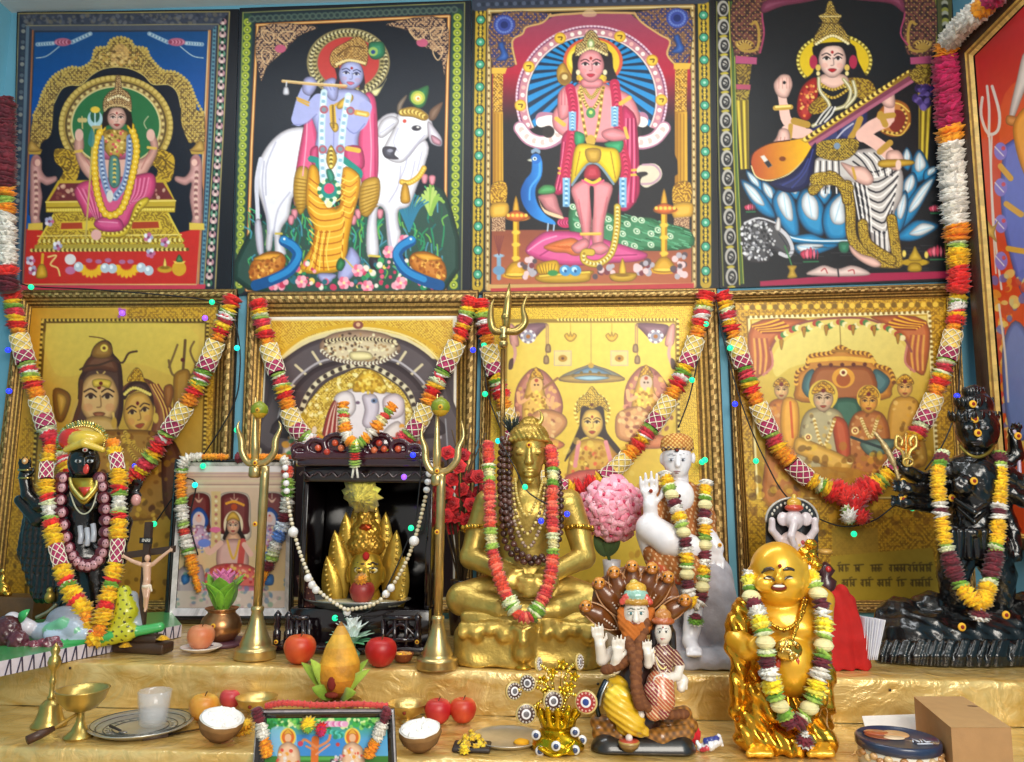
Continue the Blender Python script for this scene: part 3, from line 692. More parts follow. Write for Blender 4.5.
for x0,x1,y0 in((84,146,300),(856,926,280)):
 a.q(fil('#d09c30','#8a5c18',.16,'#f0d070'),[(x0+6,y0),(x1-12,y0),(x1-16,490),(x0+4,490)]);a.q(hgrad('#a06a18',x0,'#e8b838',x1),[(x0+4,490),(x1-14,490),(x1-12,800),(x0+4,800)]);a.q('#e0b040',[(x0,y0),(x1+4,y0),(x1-4,y0+26),(x0,y0+26)])
 for k in range(3):a.l('#8a5a14',3,[(x0+14+k*14,500),(x0+14+k*14,790)])
 a.p(fil('#d8a834','#8a5c18',.2),[(x0,800),(x1,790),(x1-4,880),(x0,885)]);a.p('#e0ac38',[(x0,880),(x1+6,875),(x1+2,930),(x0,935)]);a.q(fil('#c8a078','#7a5440',.3),[(x0,935),(x1-4,930),(x1-4,990),(x0,990)])
cx,cy,R3=508,435,322
a.e('#c89aa8',cx,cy,R3);a.e('#7a3c60',cx,cy,R3-8);a.e('#c0808c',cx,cy,R3-14);a.e('#e8d8d0',cx,cy,R3-44);a.e('#0f2c48',cx,cy,R3-50)
for i in range(40):
 t=2*pi*i/40;
 def hit(tt):
  ox_,oy_=508-cx,300-cy;dx,dy=cos(tt),sin(tt);b_=ox_*dx+oy_*dy;c_=ox_**2+oy_**2-(R3-52)**2;return 508+dx*(-b_+math.sqrt(b_*b_-c_)),300+dy*(-b_+math.sqrt(b_*b_-c_))
 a.q('#1e86c6',[(508,300),hit(t-.045),hit(t+.045)])
a.d(['#f4ece0','#f4ece0','#e8b0a8'],9,56,[(cx+(R3-30)*cos(t),cy+(R3-30)*sin(t))for t in np.linspace(0,6.28,40)[:-1]],True)
a.d('#e8d0e0',4,130,[(cx+(R3-5)*cos(t),cy+(R3-5)*sin(t))for t in np.linspace(0,6.28,40)[:-1]],True)
a.p('#1b1a1e','195,600 262,560 330,540 690,540 760,560 826,600 826,790 195,790');a.p('#1b1a1e','300,540 400,500 620,500 740,540 620,700 380,700')
for sx in(0,1):
 X=(lambda x:x)if not sx else(lambda x:1020-x)
 a.l('#b07890',58,[(X(206),560),(X(245),605),(X(310),622),(X(370),590),(X(350),530),(X(300),520)]);a.l('#f0e4dc',44,[(X(206),560),(X(245),605),(X(310),620),(X(368),585),(X(345),530),(X(295),535)]);a.d(['#e8b8b0','#fff8f0'],12,14,[(X(206),560),(X(245),605),(X(310),620),(X(368),585),(X(345),530)])
 a.e('#2c2424',X(326),576,26)
for x,y in((243,296),(376,170),(629,164),(765,268),(804,440),(207,463)):a.e('#c89428',x,y,25);a.e('#e8c040',x,y,20);a.l('#5a3a10',5,[(x-8,y-4),(x+8,y-4),(x+4,y+8)])
a.e('#d05a40',515,272,126,106);a.e('#e0c030',515,272,112,96);a.e('#f0d850',440,265,30,40)
a.p('#241c20','440,230 580,225 600,300 615,350 570,355 560,330 450,330 455,360 425,355 430,300')
a.p('#c89a38','368,360 362,310 388,278 410,310 425,350 400,378');a.e('#8a6428',395,345,24,26);a.e('#d8c080',395,340,12)
SK3,SD3='#e2888e','#a84858'
a.p(SK3,'400,420 440,380 470,365 550,365 600,385 670,420 705,480 712,540 660,595 600,600 560,620 450,610 400,600 350,560 345,500 370,460')
a.p(SK3,'372,520 366,430 380,395 400,380 420,400 424,450 410,510');a.l(SD3,5,'440,420 450,560',alpha=.5);a.l(SD3,5,'640,440 660,500 690,520',alpha=.6);a.l(SD3,5,'480,470 530,470',alpha=.5)
for x in(382,396,410):a.l(SD3,4,[(x,400),(x,460)],alpha=.7)
a.p('#c0265a','640,470 670,480 700,540 712,780 705,850 660,905 622,880 640,700 630,560');a.p('#c0265a','385,600 420,570 440,640 425,760 395,830 350,830 372,720')
for i in range(6):a.l(['#f07898','#80103c'][i%2],5,[(655+i*8,520),(650+i*10,700),(640+i*11,870)]);a.l(['#f07898','#80103c'][i%2],4,[(392+i*7,620),(380+i*7,720),(358+i*8,820)])
for y in(740,760):a.l('#d8b040',10,[(370,y-10),(428,y)]);a.l('#d8b040',10,[(645,y),(712,y-5)])
for p_ in('418,390 432,470 425,600 400,740 400,800','606,370 615,440 628,600 655,720 645,790'):a.l('#b82048',42,p_);a.d(['#e04868','#8a1030','#c83058'],8,70,p_)
for x,y,h_ in((428,530,40),(607,510,42),(402,830,60),(642,830,62)):a.q('#7fb0d0',[(x-16,y-h_),(x+16,y-h_),(x+15,y+h_),(x-15,y+h_)]);a.d(['#c0e0f0','#4a80a8'],6,12,[(x,y-h_),(x,y+h_)])
for x in(398,640):a.e('#b82858',x,955,34,22);a.d(['#e05888','#8a1840'],10,9,[(x-26,955),(x+26,955)])
a.p('#2f9c64','440,575 480,590 472,632 440,628');a.p('#2f9c64','565,625 640,612 632,662 590,650')
a.p('#c89c30','485,650 545,650 540,700 495,700');a.d(['#f4e080','#806010','#d04030'],8,16,'470,650 515,690 560,655')
for p_,w_ in(('462,385 480,450 508,480 535,450 560,385',14),('455,400 480,560 505,640 535,560 556,400',12),('470,380 508,430 545,380',16)):a.l('#b8923a',w_,p_);a.d(['#f0d880','#705018'],5,34,p_)
a.e('#4a8a50',506,495,20,22);a.e('#c8e070',506,492,8);a.e('#c8a040',505,610,20,22)
a.p(SK3,'555,575 600,560 655,580 660,605 600,615 560,600');a.l('#d8b048',14,'650,560 662,600');a.l('#d8b048',18,'632,455 670,430');a.l('#d8b048',18,'360,520 392,545')
a.p(SK3,'470,350 550,350 545,385 475,385');a.face(506,292,56,70,'#e8969a',lips='#c02c40',line='#2c1820')
a.p(fil('#b89a58','#6a5430',.2,'#e8d8a0'),'440,252 446,200 470,185 485,150 506,135 528,150 545,185 572,200 578,250 545,225 506,215 465,228');a.e('#8fa060',506,195,16,22);a.e('#e8e8c0',506,195,8,12);a.d('#e8d898',6,12,'448,245 506,215 575,245')
for x in(452,566):a.e('#e8d8b0',x,320,9,12);a.e('#c8a040',x,345,7,10)
a.p('#2c7448','415,900 470,870 610,925 760,935 800,955 920,985 918,1060 640,1066 560,1040 430,1012')
for i in range(120):
 x=random.uniform(430,905);y=random.uniform(905+max(0,(x-600)*.2),1058);a.l(random.choice(['#47986a','#1d5434','#6ab488']),4,[(x,y),(x+26,y+8)])
for x,y in((455,920),(450,965),(640,1000),(660,960),(690,940),(720,945),(700,990),(650,1040),(760,1000),(790,985),(840,1010),(580,940),(585,975),(760,1045),(690,1050),(430,890)):a.e('#d0e0c0',x,y,15,12,.5);a.e('#3a7a50',x,y,9,7,.5);a.e('#f0f4e0',x+2,y,4)
a.p('#c87c80','285,845 350,835 372,890 385,930 322,905 295,870');a.p('#f0c8a0','286,860 310,900 385,928 380,940 310,915');a.p('#4a9a58','284,820 310,800 350,805 350,832 290,838')
a.p(hgrad('#124c96',205,'#2f8ad8',300),'258,690 285,682 300,700 298,760 272,815 278,870 310,918 352,948 350,965 270,940 222,890 206,830 225,780 252,745');a.l('#5cb0f0',8,'288,700 286,760 250,810 246,860',alpha=.7)
a.e('#2468b8',273,690,22,22);a.e('#e8f0f0',268,690,9,8);a.e('#181818',268,690,4);a.p('#c8c8b0','254,690 236,696 254,702');
for i in range(5):a.e('#8098b0',258+i*7,660-(2-abs(i-2))*4,6,9)
for p_ in('325,960 318,1010 300,1030','350,965 345,1010 335,1030','318,1010 335,1025','345,1010 365,1024'):a.l('#b0c4d8',6,p_)
a.p('#d24a88','228,1070 290,1005 350,990 480,1000 700,1065 745,1088 700,1112 560,1120 420,1130 300,1110');a.l('#f0a0c0',5,'240,1070 300,1030 360,1010');a.l('#9a2860',5,'290,1090 340,1060');a.l('#9a2860',5,'600,1090 700,1085');a.p('#e47a3c','308,1052 420,1018 470,1045 500,1075 440,1090 400,1078 350,1075')
for i in range(7):a.l('#c05820',3,[(330+i*18,1050),(400+i*12,1060)])
a.p(SK3,'425,810 500,775 512,860 505,960 500,1040 478,1042 462,960 440,880');a.p(SK3,'515,790 596,800 580,880 562,960 556,1040 515,1045 512,930')
a.l(SD3,6,'505,800 508,1020',alpha=.7);a.l(SD3,5,'455,860 470,960',alpha=.5);a.l(SD3,5,'575,850 560,930',alpha=.5);a.p('#1b1a1e','502,815 518,815 513,940')
a.p(SK3,'425,1050 480,1020 500,1045 470,1075 440,1078');a.p(SK3,'505,1050 550,1035 585,1060 550,1085 510,1075');a.l('#d8a83c',12,'465,1002 545,1000');a.l('#f0d070',4,'465,1000 545,998')
a.p('#e8c418','440,645 480,625 560,640 620,655 632,740 600,792 540,715 490,712 428,800 424,750');a.l('#a08010',5,'460,660 440,760');a.l('#a08010',5,'590,660 610,770');a.l('#7890a0',10,'426,800 490,716 540,716 602,794')
a.p('#b83040','490,720 535,720 545,770 480,772');a.d('#e8c040',7,8,'480,775 515,790 548,772');a.l('#e05878',8,'470,780 515,800 560,780')
a.p('#c89c30','485,650 545,650 540,700 495,700')
a.l('#7a6414',30,'618,890 615,985 592,1080 535,1122 480,1110 478,1078 510,1076');a.l('#cfae3a',24,'618,890 615,985 592,1080 535,1122 480,1110 478,1078 510,1076');a.d(['#f4e8a8','#a07c1c'],6,46,'618,890 615,985 592,1080 535,1122 480,1110 478,1078');a.l('#e8dcc0',50,'725,740 770,735 780,760 740,785',alpha=.9);a.l('#b890a0',8,'725,715 775,718 800,755 770,790 720,795');a.p('#2a2428','700,750 735,745 745,755 715,765')
for x,top,bot in((188,845,1170),(815,815,1150)):
 a.l('#b07a14',26,[(x,top+90),(x,bot)]);a.l('#e8b82c',14,[(x-3,top+90),(x-3,bot)]);a.p('#e0a42c',[(x-14,top+70),(x,top),(x+14,top+70)]);a.e('#d8842c',x+8,top+90,50,14);a.p('#d86a2c',[(x-45,top+85),(x,top+60),(x+55,top+85),(x,top+105)]);a.d('#f0c850',7,5,[(x-42,top+80),(x+52,top+80)]);a.e('#d8a020',x,bot,58,14);a.p('#d8a020',[(x-20,bot-50),(x+20,bot-50),(x+45,bot),(x-45,bot)]);a.e('#f0cc50',x,bot-4,40,6)
 for yy in(top+150,top+200,bot-70):a.e('#e8c040',x,yy,18,9)
for i in range(60):
 x,y=random.choice([(random.uniform(200,280),random.uniform(1095,1190)),(random.uniform(520,600),random.uniform(1130,1185)),(random.uniform(690,770),random.uniform(1100,1160)),(random.uniform(850,905),random.uniform(1075,1180))]);a.e(random.choice(['#5a4a50','#b0a8b0','#e0c0c0','#7a3a44']),x,y,random.uniform(8,15))
a.p('#e8b420','275,1135 300,1118 360,1110 372,1150 340,1172 290,1165')
for i in range(6):a.l('#8a6410',4,[(285+i*14,1124),(300+i*9,1165)])
a.p('#c89a20','285,1168 500,1150 505,1170 480,1196 305,1198');a.l('#f0d050',6,'290,1172 500,1156');a.e('#3a8a4a',345,1160,22,12)
for x in(398,440):a.e('#4a94c8',x,1150,25,22);a.e('#c0e4f4',x-4,1146,11);a.e('#1a4a80',x,1152,6)
a.p('#c89a20','590,1165 695,1160 680,1190 605,1192');a.p('#e8b830','625,1160 640,1100 655,1160');a.e('#8a6410',640,1168,30,7)
a.l('#80a0b8',18,'115,1090 115,1180');a.e('#6a90b0',115,1150,26,18);a.e('#90b0c8',115,1090,22,7);
for i in range(5):a.l('#7a3a38',4,[(115,1085),(95+i*10,1010)])
cl=a.build('printed_cloth','poster_cloth',Y=YP,wave=.002)
tag(cl,'printed wall cloth of a deity standing before blue rays with a peacock beside, crimson top','wall hanging','printed cloths along the wall')
a=Art([(715.5,-7),(953,-13),(953,281),(719.5,288)],'#14161b',o=(712,0))
a.q('#16181a','15,10 75,10 118,1210 40,1210')
a.l('#7c7c3c',5,'20,10 28,640 48,1210');a.l('#a8a23c',6,'72,10 92,640 118,1205');a.l('#8c9a3c',6,'92,10 106,640 134,1200');a.l('#4a6a2c',7,'82,10 99,640 126,1200')
Pb='46,10 58,640 82,1200'
for i in range(15):
 y=40+i*81;x=np.interp(y,[10,640,1200],[44,60,82])
 a.e('#aca8a0',x+2,y,25,36);a.e('#1a1a1c',x+4,y+2,17,26);a.e('#a8a49c',x+4,y,10,14);a.l('#1a1a1c',5,[(x-4,y-6),(x+10,y+2),(x,y+12)]);a.p('#b0a034',[(x-16,y+42),(x+6,y+34),(x+20,y+42),(x,y+52)])
a.l('#8a8a34',8,'945,-20 965,640 996,1150');a.l('#3c5a2c',5,'956,-20 976,640 1004,1150')
a.q('#4c4c2c','955,0 1016,0 1016,160 960,160');a.d(['#9a9a8c','#20241c','#8a8a3c'],14,9,'985,10 990,150')
for L in(1,0):
 if L:X=lambda x:x
 else:X=lambda x:1032-x
 a.p(fil('#6e4038','#3a2424',.1,'#a08048'),[(X(90),0),(X(240),0),(X(215),60),(X(222),150),(X(205),235),(X(180),245),(X(96),248)])
 a.l('#a8863c',12,[(X(105),190),(X(130),225),(X(190),220),(X(200),150),(X(188),100),(X(170),110)]);a.e('#a8863c',X(140),200,40,22);a.d(['#d0b060','#503018'],6,12,[(X(110),200),(X(140),185),(X(175),205)])
 a.q('#a84a70',[(X(100),248),(X(192),256),(X(190),286),(X(100),282)]);a.q(fil('#9c8030','#54401c',.18),[(X(100),284),(X(170),286),(X(158),375),(X(110),375)]);a.q('#a84a60',[(X(102),372),(X(165),374),(X(163),396),(X(104),394)]);a.q(fil('#a08a34','#54401c',.2),[(X(100),396),(X(162),396),(X(155),440),(X(104),440)])
 a.q('#9c8628',[(X(102),440),(X(156),440),(X(158),730),(X(122),735)])
 for k in range(4):a.l(['#d8c040','#5c4c14'][k%2],7,[(X(112+k*12),445),(X(126+k*9),728)])
a.l('#a03c60',7,'240,0 214,60 222,150 205,235');a.l('#a03c60',7,'792,0 818,60 800,150 830,200');a.p('#7a3450','240,0 470,-10 400,12 300,30 215,60');a.p('#7a3450','540,-10 690,-20 800,-15 815,60 760,20 640,5')
a.e('#8f7c2c',520,272,160,120);a.e('#d8b81c',520,272,146,108);a.d(['#6c5c18','#e8d868'],6,90,[(520+154*cos(t),272+115*sin(t))for t in np.linspace(0,6.28,30)[:-1]],True)
a.p('#15131a','440,200 590,195 620,270 650,330 670,360 600,380 440,360 380,365 430,320 435,260')
LB,LW='#1b84bc','#dce8ee'
def petal(p,q=None):
 a.p('#0e4a78',[(x,y)for x,y in parse(p)]);P=np.array(parse(p));c=P.mean(0);a.p(LB,[tuple(c+(v-c)*.93)for v in P]);tip=P[0];m=c*.75+tip*.25;a.p(LW,[tuple(m+(v-c)*.58)for v in P])
 a.l('#8cc0dc',4,[tuple(m+(P[0]-c)*.5),tuple(m-(P[0]-c)*.4)],alpha=.8)
for p_ in('145,735 215,790 225,840 170,800','215,780 270,820 285,890 250,880 215,830','345,790 375,830 360,860 325,830','480,800 510,830 480,880 445,850','825,640 850,690 830,740 800,700','880,650 920,720 915,760 870,790 845,760 850,690','850,745 870,790 850,850 800,880 800,800','945,720 950,750 900,780 900,740'):petal(p_)
for p_ in('122,775 195,810 245,870 272,935 215,920 160,860','300,808 352,865 372,1000 335,1010 285,950 255,860','405,812 470,870 482,960 465,1010 400,985 362,920 365,850','560,820 572,900 575,1015 500,1025 468,960 485,880','952,752 905,850 850,940 790,990 780,960 820,880 880,800','960,965 900,1010 840,1030 780,1020 800,990 870,942','820,820 830,900 800,990 770,980 770,900','345,1050 420,1030 540,1040 480,1072 390,1092'):petal(p_)
a.p(LB,'270,940 330,1005 420,1000 480,1020 580,1020 578,1035 450,1040 330,1030 285,990');a.l(LW,6,'290,985 340,1015 430,1028 575,1028');a.p('#2f7a5c','540,1035 585,1035 575,1075 545,1072')
a.p('#3c3c40','128,960 200,930 270,955 330,1010 350,1070 320,1100 250,1060 240,1110 150,1110 130,1060');a.t(['#c8c8c8','#8a8a90','#e8e8ec','#222226'],170,3,8,'128,970 200,945 250,975 270,1040 240,1100 150,1100 130,1060');a.l('#c4c4ca',16,'275,970 320,1010 342,1060 325,1090 290,1080');a.l('#c8c8cc',7,'140,955 200,935 270,955');a.p('#d0d0d0','270,980 278,935 290,940 290,985');a.l('#30303a',4,'285,1000 320,1050')
for i in range(40):x,y=random.uniform(140,960),random.uniform(1040,1150);a.l('#3a3e44',3,[(x,y),(x+random.uniform(30,80),y)],alpha=.7)
for x,y in((420,1080),(955,1070),(165,890),(945,895)):
 s_=1 if y>1000 else.6
 for i in(-2,-1,0,1,2):a.p(['#c83a58','#e87088'][i%2],[(x+i*14*s_,y+22*s_),(x+i*18*s_-9*s_,y),(x+i*13*s_,y-(26-abs(i)*6)*s_),(x+i*12*s_+8*s_,y)])
 a.l('#2c6a44',6,[(x-30*s_,y+34*s_),(x+32*s_,y+32*s_)])
a.l('#3c7a44',6,'310,1050 330,1100 340,1130');a.p('#b89428','322,1130 360,1130 352,1150 362,1175 322,1178 330,1150')
WH,WK='#c0bcb8','#23242c'
a.p(WH,'430,705 520,660 600,655 700,648 765,715 806,742 806,840 770,930 768,1060 690,1075 672,990 640,950 640,840 565,780 450,830 415,830')
for i in range(14):a.l([WK,'#f0eeea'][i%2],7,[(600+i*3,700+i*20),(680+i*4,745+i*21),(760-i,715+i*20),(800-i*3,690+i*18)])
for i in range(7):a.l([WK,'#f0eeea'][i%2],6,[(600+i*22,665),(640+i*20,700),(680+i*14,760)])
for i in range(9):a.l([WK,'#f0eeea'][i%2],6,[(435+i*13,700),(430+i*14,770),(418+i*16,832)])
for i in range(8):a.l([WK,'#f0eeea'][i%2],6,[(590+i*9,790),(610+i*9,900),(628+i*7,990)])
for i in range(6):a.l([WK,'#e8e6e2'][i%2],6,[(690+i*10,990),(694+i*10,1075)])
GB=fil('#b8982c','#6c5418',.25,'#e0c860')
for p_ in('575,800 588,900 592,1000 625,1060 700,1110 785,1118','762,940 775,1030 790,1115','430,820 500,760 560,810 575,860','640,960 660,1040 760,1105'):a.l('#54401a',46,p_);a.l(GB,38,p_)
a.p('#20285c','420,560 500,520 640,470 660,520 640,590 600,620 480,640 430,640');a.p('#a82420','372,410 400,365 445,345 450,430 415,520 380,520 362,480');a.t(['#e08040','#e8c060','#7a1414'],44,4,7,'375,410 440,360 440,430 410,510 372,490')
a.p(fil('#b0922c','#6a4c1c',.2),'560,350 660,350 695,395 690,440 620,430');a.p(fil('#b0922c','#6a4c1c',.2),'412,470 468,420 492,478 430,502')
a.p('#e6bcac','470,330 560,330 580,370 520,395 455,370');a.d(['#d8b848','#7a5c1c'],6,22,'455,365 515,395 580,365');a.d(['#d8b848','#7a5c1c'],6,24,'450,390 515,430 590,385')
for p_ in('455,345 460,400 500,460 480,520 430,550','560,350 590,400 570,460 520,480','600,360 610,420 570,470'):a.l('#a8a070',16,p_);a.l('#e8e4c8',5,p_)
for i in range(5):a.l(['#dcdad4',WK][i%2],7,[(440+i*10,545-i*3),(470+i*10,500),(500+i*6,470)])
a.p('#2c3468','540,520 620,490 640,560 590,610 540,600');a.l('#c8c8d8',6,'525,610 560,570 600,540');a.l('#b89038',26,'630,520 610,570 590,600')
a.p(fil('#a88c2c','#5c4818',.2,'#d8c058'),'430,625 530,605 620,610 612,660 560,695 480,690 430,660');a.e('#7890a8',532,635,14)
SK4='#e8bcae';SD4='#a8685c'
a.l(SK4,44,'378,560 320,530 306,470');a.l(SK4,36,'305,470 298,420 292,380');a.p(SK4,'268,400 264,370 280,345 300,330 330,335 342,370 335,400 318,430 285,425');a.e('#15161b',308,365,7);
for x in(285,300,318,330):a.l(SD4,3,[(x,345),(x,390)],alpha=.6)
a.l('#b8923a',22,'270,475 335,470');a.d('#f0d880',5,9,'270,470 335,466');a.l('#b08a34',30,'350,530 405,545');
a.l(SK4,46,'410,585 340,580 318,570');a.l('#b8923a',20,'335,550 330,600');a.p(SK4,'290,565 325,570 332,620 315,660 300,675 262,655 252,632 275,600')
for x in(270,285,302):a.l(SD4,4,[(x+8,600),(x-2,655)],alpha=.7)
a.p('#b8702c','700,500 760,440 820,455 842,500 835,560 790,595 740,590 705,560');a.e('#7a2a20',785,530,40,48);a.l('#e0c050',5,'740,580 800,590 838,540');a.l('#e8d060',5,'760,450 800,460 835,490');a.d(['#e0c060','#60401c'],5,20,'720,570 790,580 826,520 800,470')
a.l(SK4,58,'640,590 680,555 735,530');a.l(SK4,44,'752,520 752,440');a.p(SK4,'700,405 735,385 765,392 775,430 770,470 730,465');a.l('#b8923a',26,'715,500 735,545');a.l('#b8923a',24,'712,512 768,505')
for x in(722,738,752):a.l(SD4,4,[(x-20,405),(x+8,425)],alpha=.6)
a.l(SK4,52,'660,600 720,640 770,690');a.p(SK4,'745,660 790,655 812,690 800,730 765,735 740,700');a.l('#b8923a',26,'712,660 755,622');a.p('#c09a2c','718,695 840,695 845,715 720,725');a.e('#e8c8b8',790,715,12,22)
a.p(hgrad('#b04a24',165,'#e8b41c',400),'165,700 180,660 245,625 330,612 415,600 432,620 395,690 330,750 250,778 190,765');a.l('#3c1c14',5,'165,700 180,660 245,625 330,612');a.l('#f0e0a0',5,'168,720 190,765 250,780 330,752 395,692');a.q('#d8d4cc','206,680 222,674 256,718 240,728');a.q('#2c2c30','222,705 240,695 256,718 240,728');a.e('#7a3c14',300,690,14,10)
a.q('#7a3c50','400,612 425,640 880,345 862,318');a.q('#a86078','412,628 425,640 878,348 870,338');a.q('#b8942c','375,610 400,625 850,325 835,310');a.d(['#f0d868','#4c3414'],9,46,'392,610 848,312');a.l('#8a6c20',12,'770,370 830,330 900,310');a.p(fil('#a89038','#5a4418',.2),'835,330 870,300 935,315 900,345 870,370')
a.d(['#2e2250','#54448a','#221a3c'],18,14,'870,390 920,400 880,440 915,450 890,470');a.t(['#3c2c68','#6a58a0','#201838'],26,9,16,'855,385 935,390 925,460 890,480 860,440')
a.p('#181e4c','388,700 440,622 436,700 410,800 330,830 250,800 262,782 330,756');a.l('#3a4488',5,'430,650 400,740 340,810');a.l('#3a4488',5,'410,690 370,760 300,800')
a.p(SK4,'548,705 600,720 650,725 686,770 668,798 625,790 590,760');a.d('#c8a040',6,6,'598,725 610,775');a.p(SK4,'585,1045 630,1080 690,1098 718,1125 690,1135 640,1115 596,1080')
a.p(GB,'420,760 480,745 550,780 600,800 590,830 520,800 430,800')
a.face(512,268,58,74,'#e8c4b6',lips='#b01c28',line='#1c1014');a.p('#15131a','452,235 475,200 545,195 575,230 540,205 485,208')
for x in(432,600):a.e('#a82848',x,275,17,30)
for x in(452,574):a.e('#d8b858',x,300,11,14);a.e('#e8d890',x,325,8,10)
a.p(fil('#a88a38','#5c4820',.2,'#e0cc80'),'436,205 436,165 455,130 470,100 455,72 480,58 490,20 503,5 516,20 530,58 552,72 538,100 560,130 580,165 585,200 545,178 512,165 475,180');a.l('#4a381c',4,'455,105 552,105');a.l('#e8d898',4,'458,75 548,75');a.d('#f0e4b0',6,14,'440,200 512,160 582,198')
a.q('#a02248','205,1192 620,1160 1004,1150 1004,1178 205,1212');a.p('#e0c8c0','405,1165 440,1140 480,1128 535,1142 590,1128 640,1140 668,1165 540,1172');a.l('#2c2c30',7,'535,1140 538,1172');a.l('#b04848',5,'465,1150 480,1140 490,1158');a.l('#b04848',5,'580,1150 600,1145 605,1160')
a.e('#b8961f',860,1115,58,15);a.p('#c8a82c','835,1105 850,1070 860,1050 872,1072 888,1105');a.p('#b8961f','840,1120 880,1120 885,1150 832,1150');a.e('#e8d060',815,1080,8,14);a.e('#e8d060',908,1085,8,14)
cl=a.build('printed_cloth','poster_cloth',Y=YP,wave=.002)
tag(cl,'printed wall cloth of a deity playing a veena seated on a blue lotus, black ground','wall hanging','printed cloths along the wall')
cl_l,cl_r=at(12,13,0),at(958,-18,0)
XL,XR=float(cl_l[0]),float(at(955,60,0)[0])
zl=cl_l[2];zs=(cl_r[2]-cl_l[2])/(cl_r[0]-cl_l[0])
zc=lambda x:zl+zs*(x-XL)
YF=-3.0
def slab(name,pts,ext,col,mn,kind='structure'):
 m=MB();m.prism(pts,ext,col);o=m.build(name,mn,smooth=False);o['kind']=kind;return o
mat('wall_paint',0.7,vary=0.05,vscale=4,bump=0.1,bscale=60)
slab('wall_back',[(XL,0,0),(XR,0,0),(XR,0,zc(XR)),(XL,0,zc(XL))],(0,.08,0),'#6aa7be','wall_paint')
slab('wall_left',[(XL,0,0),(XL,0,zc(XL)),(XL,YF,zc(XL)),(XL,YF,0)],(-.08,0,0),'#6fb0c6','wall_paint')
slab('wall_right',[(XR,0,0),(XR,0,zc(XR)),(XR,YF,zc(XR)),(XR,YF,0)],(.08,0,0),'#6ba8c8','wall_paint')
slab('ceiling',[(XL,0,zc(XL)),(XR,0,zc(XR)),(XR,YF,zc(XR)),(XL,YF,zc(XL))],(0,0,.08),'#d8dcdc','wall_paint')
slab('floor',[(XL,0,0),(XR,0,0),(XR,YF,0),(XL,YF,0)],(0,0,-.08),'#d4cabc','wall_paint')
Y1=float(atz(520,671,Z1)[1]);Y0=float(atz(150,748,Z0)[1]);Y0L,Y0R=float(atz(10,744.5,Z0)[1]),float(atz(1000,774,Z0)[1])
yf0=lambda x:Y0L+(Y0R-Y0L)*(x-XL)/(XR-XL)
m=bpy.data.materials.new('gold_satin');m.use_nodes=True;MATS['gold_satin']=m
n,l=m.node_tree.nodes,m.node_tree.links;b=n['Principled BSDF']
tc=n.new('ShaderNodeTexCoord');n1=n.new('ShaderNodeTexNoise');n1.inputs['Scale'].default_value=7;n1.inputs['Detail'].default_value=6;n1.inputs['Distortion'].default_value=1.2
mp=n.new('ShaderNodeMapping');mp.inputs['Scale'].default_value=(1,2.6,2.6);l.new(tc.outputs['Object'],mp.inputs['Vector']);l.new(mp.outputs['Vector'],n1.inputs['Vector'])
cr=n.new('ShaderNodeValToRGB');cr.color_ramp.elements[0].position=.3;cr.color_ramp.elements[1].position=.75
cr.color_ramp.elements[0].color=(*lin(hx('#c89c44')),1);cr.color_ramp.elements[1].color=(*lin(hx('#f0d490')),1)
l.new(n1.outputs['Fac'],cr.inputs['Fac']);l.new(cr.outputs['Color'],b.inputs['Base Color'])
b.inputs['Metallic'].default_value=.35;b.inputs['Roughness'].default_value=.36;b.inputs['Coat Weight'].default_value=.8;b.inputs['Coat Roughness'].default_value=.06
n2=n.new('ShaderNodeTexNoise');n2.inputs['Scale'].default_value=14;n2.inputs['Detail'].default_value=5;n2.inputs['Distortion'].default_value=2.0;l.new(tc.outputs['Object'],n2.inputs['Vector'])
bp=n.new('ShaderNodeBump');bp.inputs['Strength'].default_value=.5;bp.inputs['Distance'].default_value=.014;l.new(n2.outputs['Fac'],bp.inputs['Height']);l.new(bp.outputs['Normal'],b.inputs['Normal'])
l.new(bp.outputs['Normal'],b.inputs['Coat Normal'])
def step(name,label,yb,yf,zt,zb,amp,lean=None):
 0
 prof=[]
 for i in range(14):prof.append((yb+(yf+.006-yb)*i/13,zt))
 prof+=[(yf+.002,zt-.002),(yf,zt-.006)]
 for i in range(1,7):prof.append((yf,zt-.006+(zb-zt+.006)*i/6))
 nx=240;V=[];m=MB()
 for j,(y_,z)in enumerate(prof):
  for i in range(nx):
   x=XL+.002+(XR-XL-.004)*i/(nx-1)
   if lean:y=yb+(y_-yb)*(lean(x)-yb)/(yf-yb)
   else:y=y_
   w=amp*(sin(x*19+j*.3)*.5+sin(x*47+1+j*.15)*.3+sin(x*7.3)*.6)
   if j>=15:V.append((x,y-abs(w)-.001,z))
   else:V.append((x,y,z-.0008+.0006*sin(x*31+y*40)))
 Fs=[(j*nx+i,(j+1)*nx+i,(j+1)*nx+i+1,j*nx+i+1)for j in range(len(prof)-1)for i in range(nx-1)]
 m.add(V,Fs,'#d8b060');o=m.build('cloth_cover','gold_satin',None,True)
 fl,fr_=(lean(XL),lean(XR))if lean else(yf,yf)
 b_=MB();b_.prism([(XL+.004,yb,zb),(XR-.004,yb,zb),(XR-.004,fr_+.006,zb),(XL+.004,fl+.006,zb)],(0,0,zt-.006-zb),'#8a6a48')
 root=thing(name,label,'altar step',((XL+XR)/2,(yb+yf)/2,zb))
 bo=b_.build('board','wood',root,False)
 o.parent=root;o.location=tuple(np.array(o.location)-org_of(root));del ORG[o.name]
 return root
s1=step('altar_step','upper gold satin covered altar step carrying the statues and lamp stands',-.005,Y1,Z1,Z0+.0005,.003)
s0=step('altar_step','lower gold satin covered altar step along the front with fruit and plates',Y1-.0005,Y0,Z0,.7005,.006,yf0)
Zm=.70
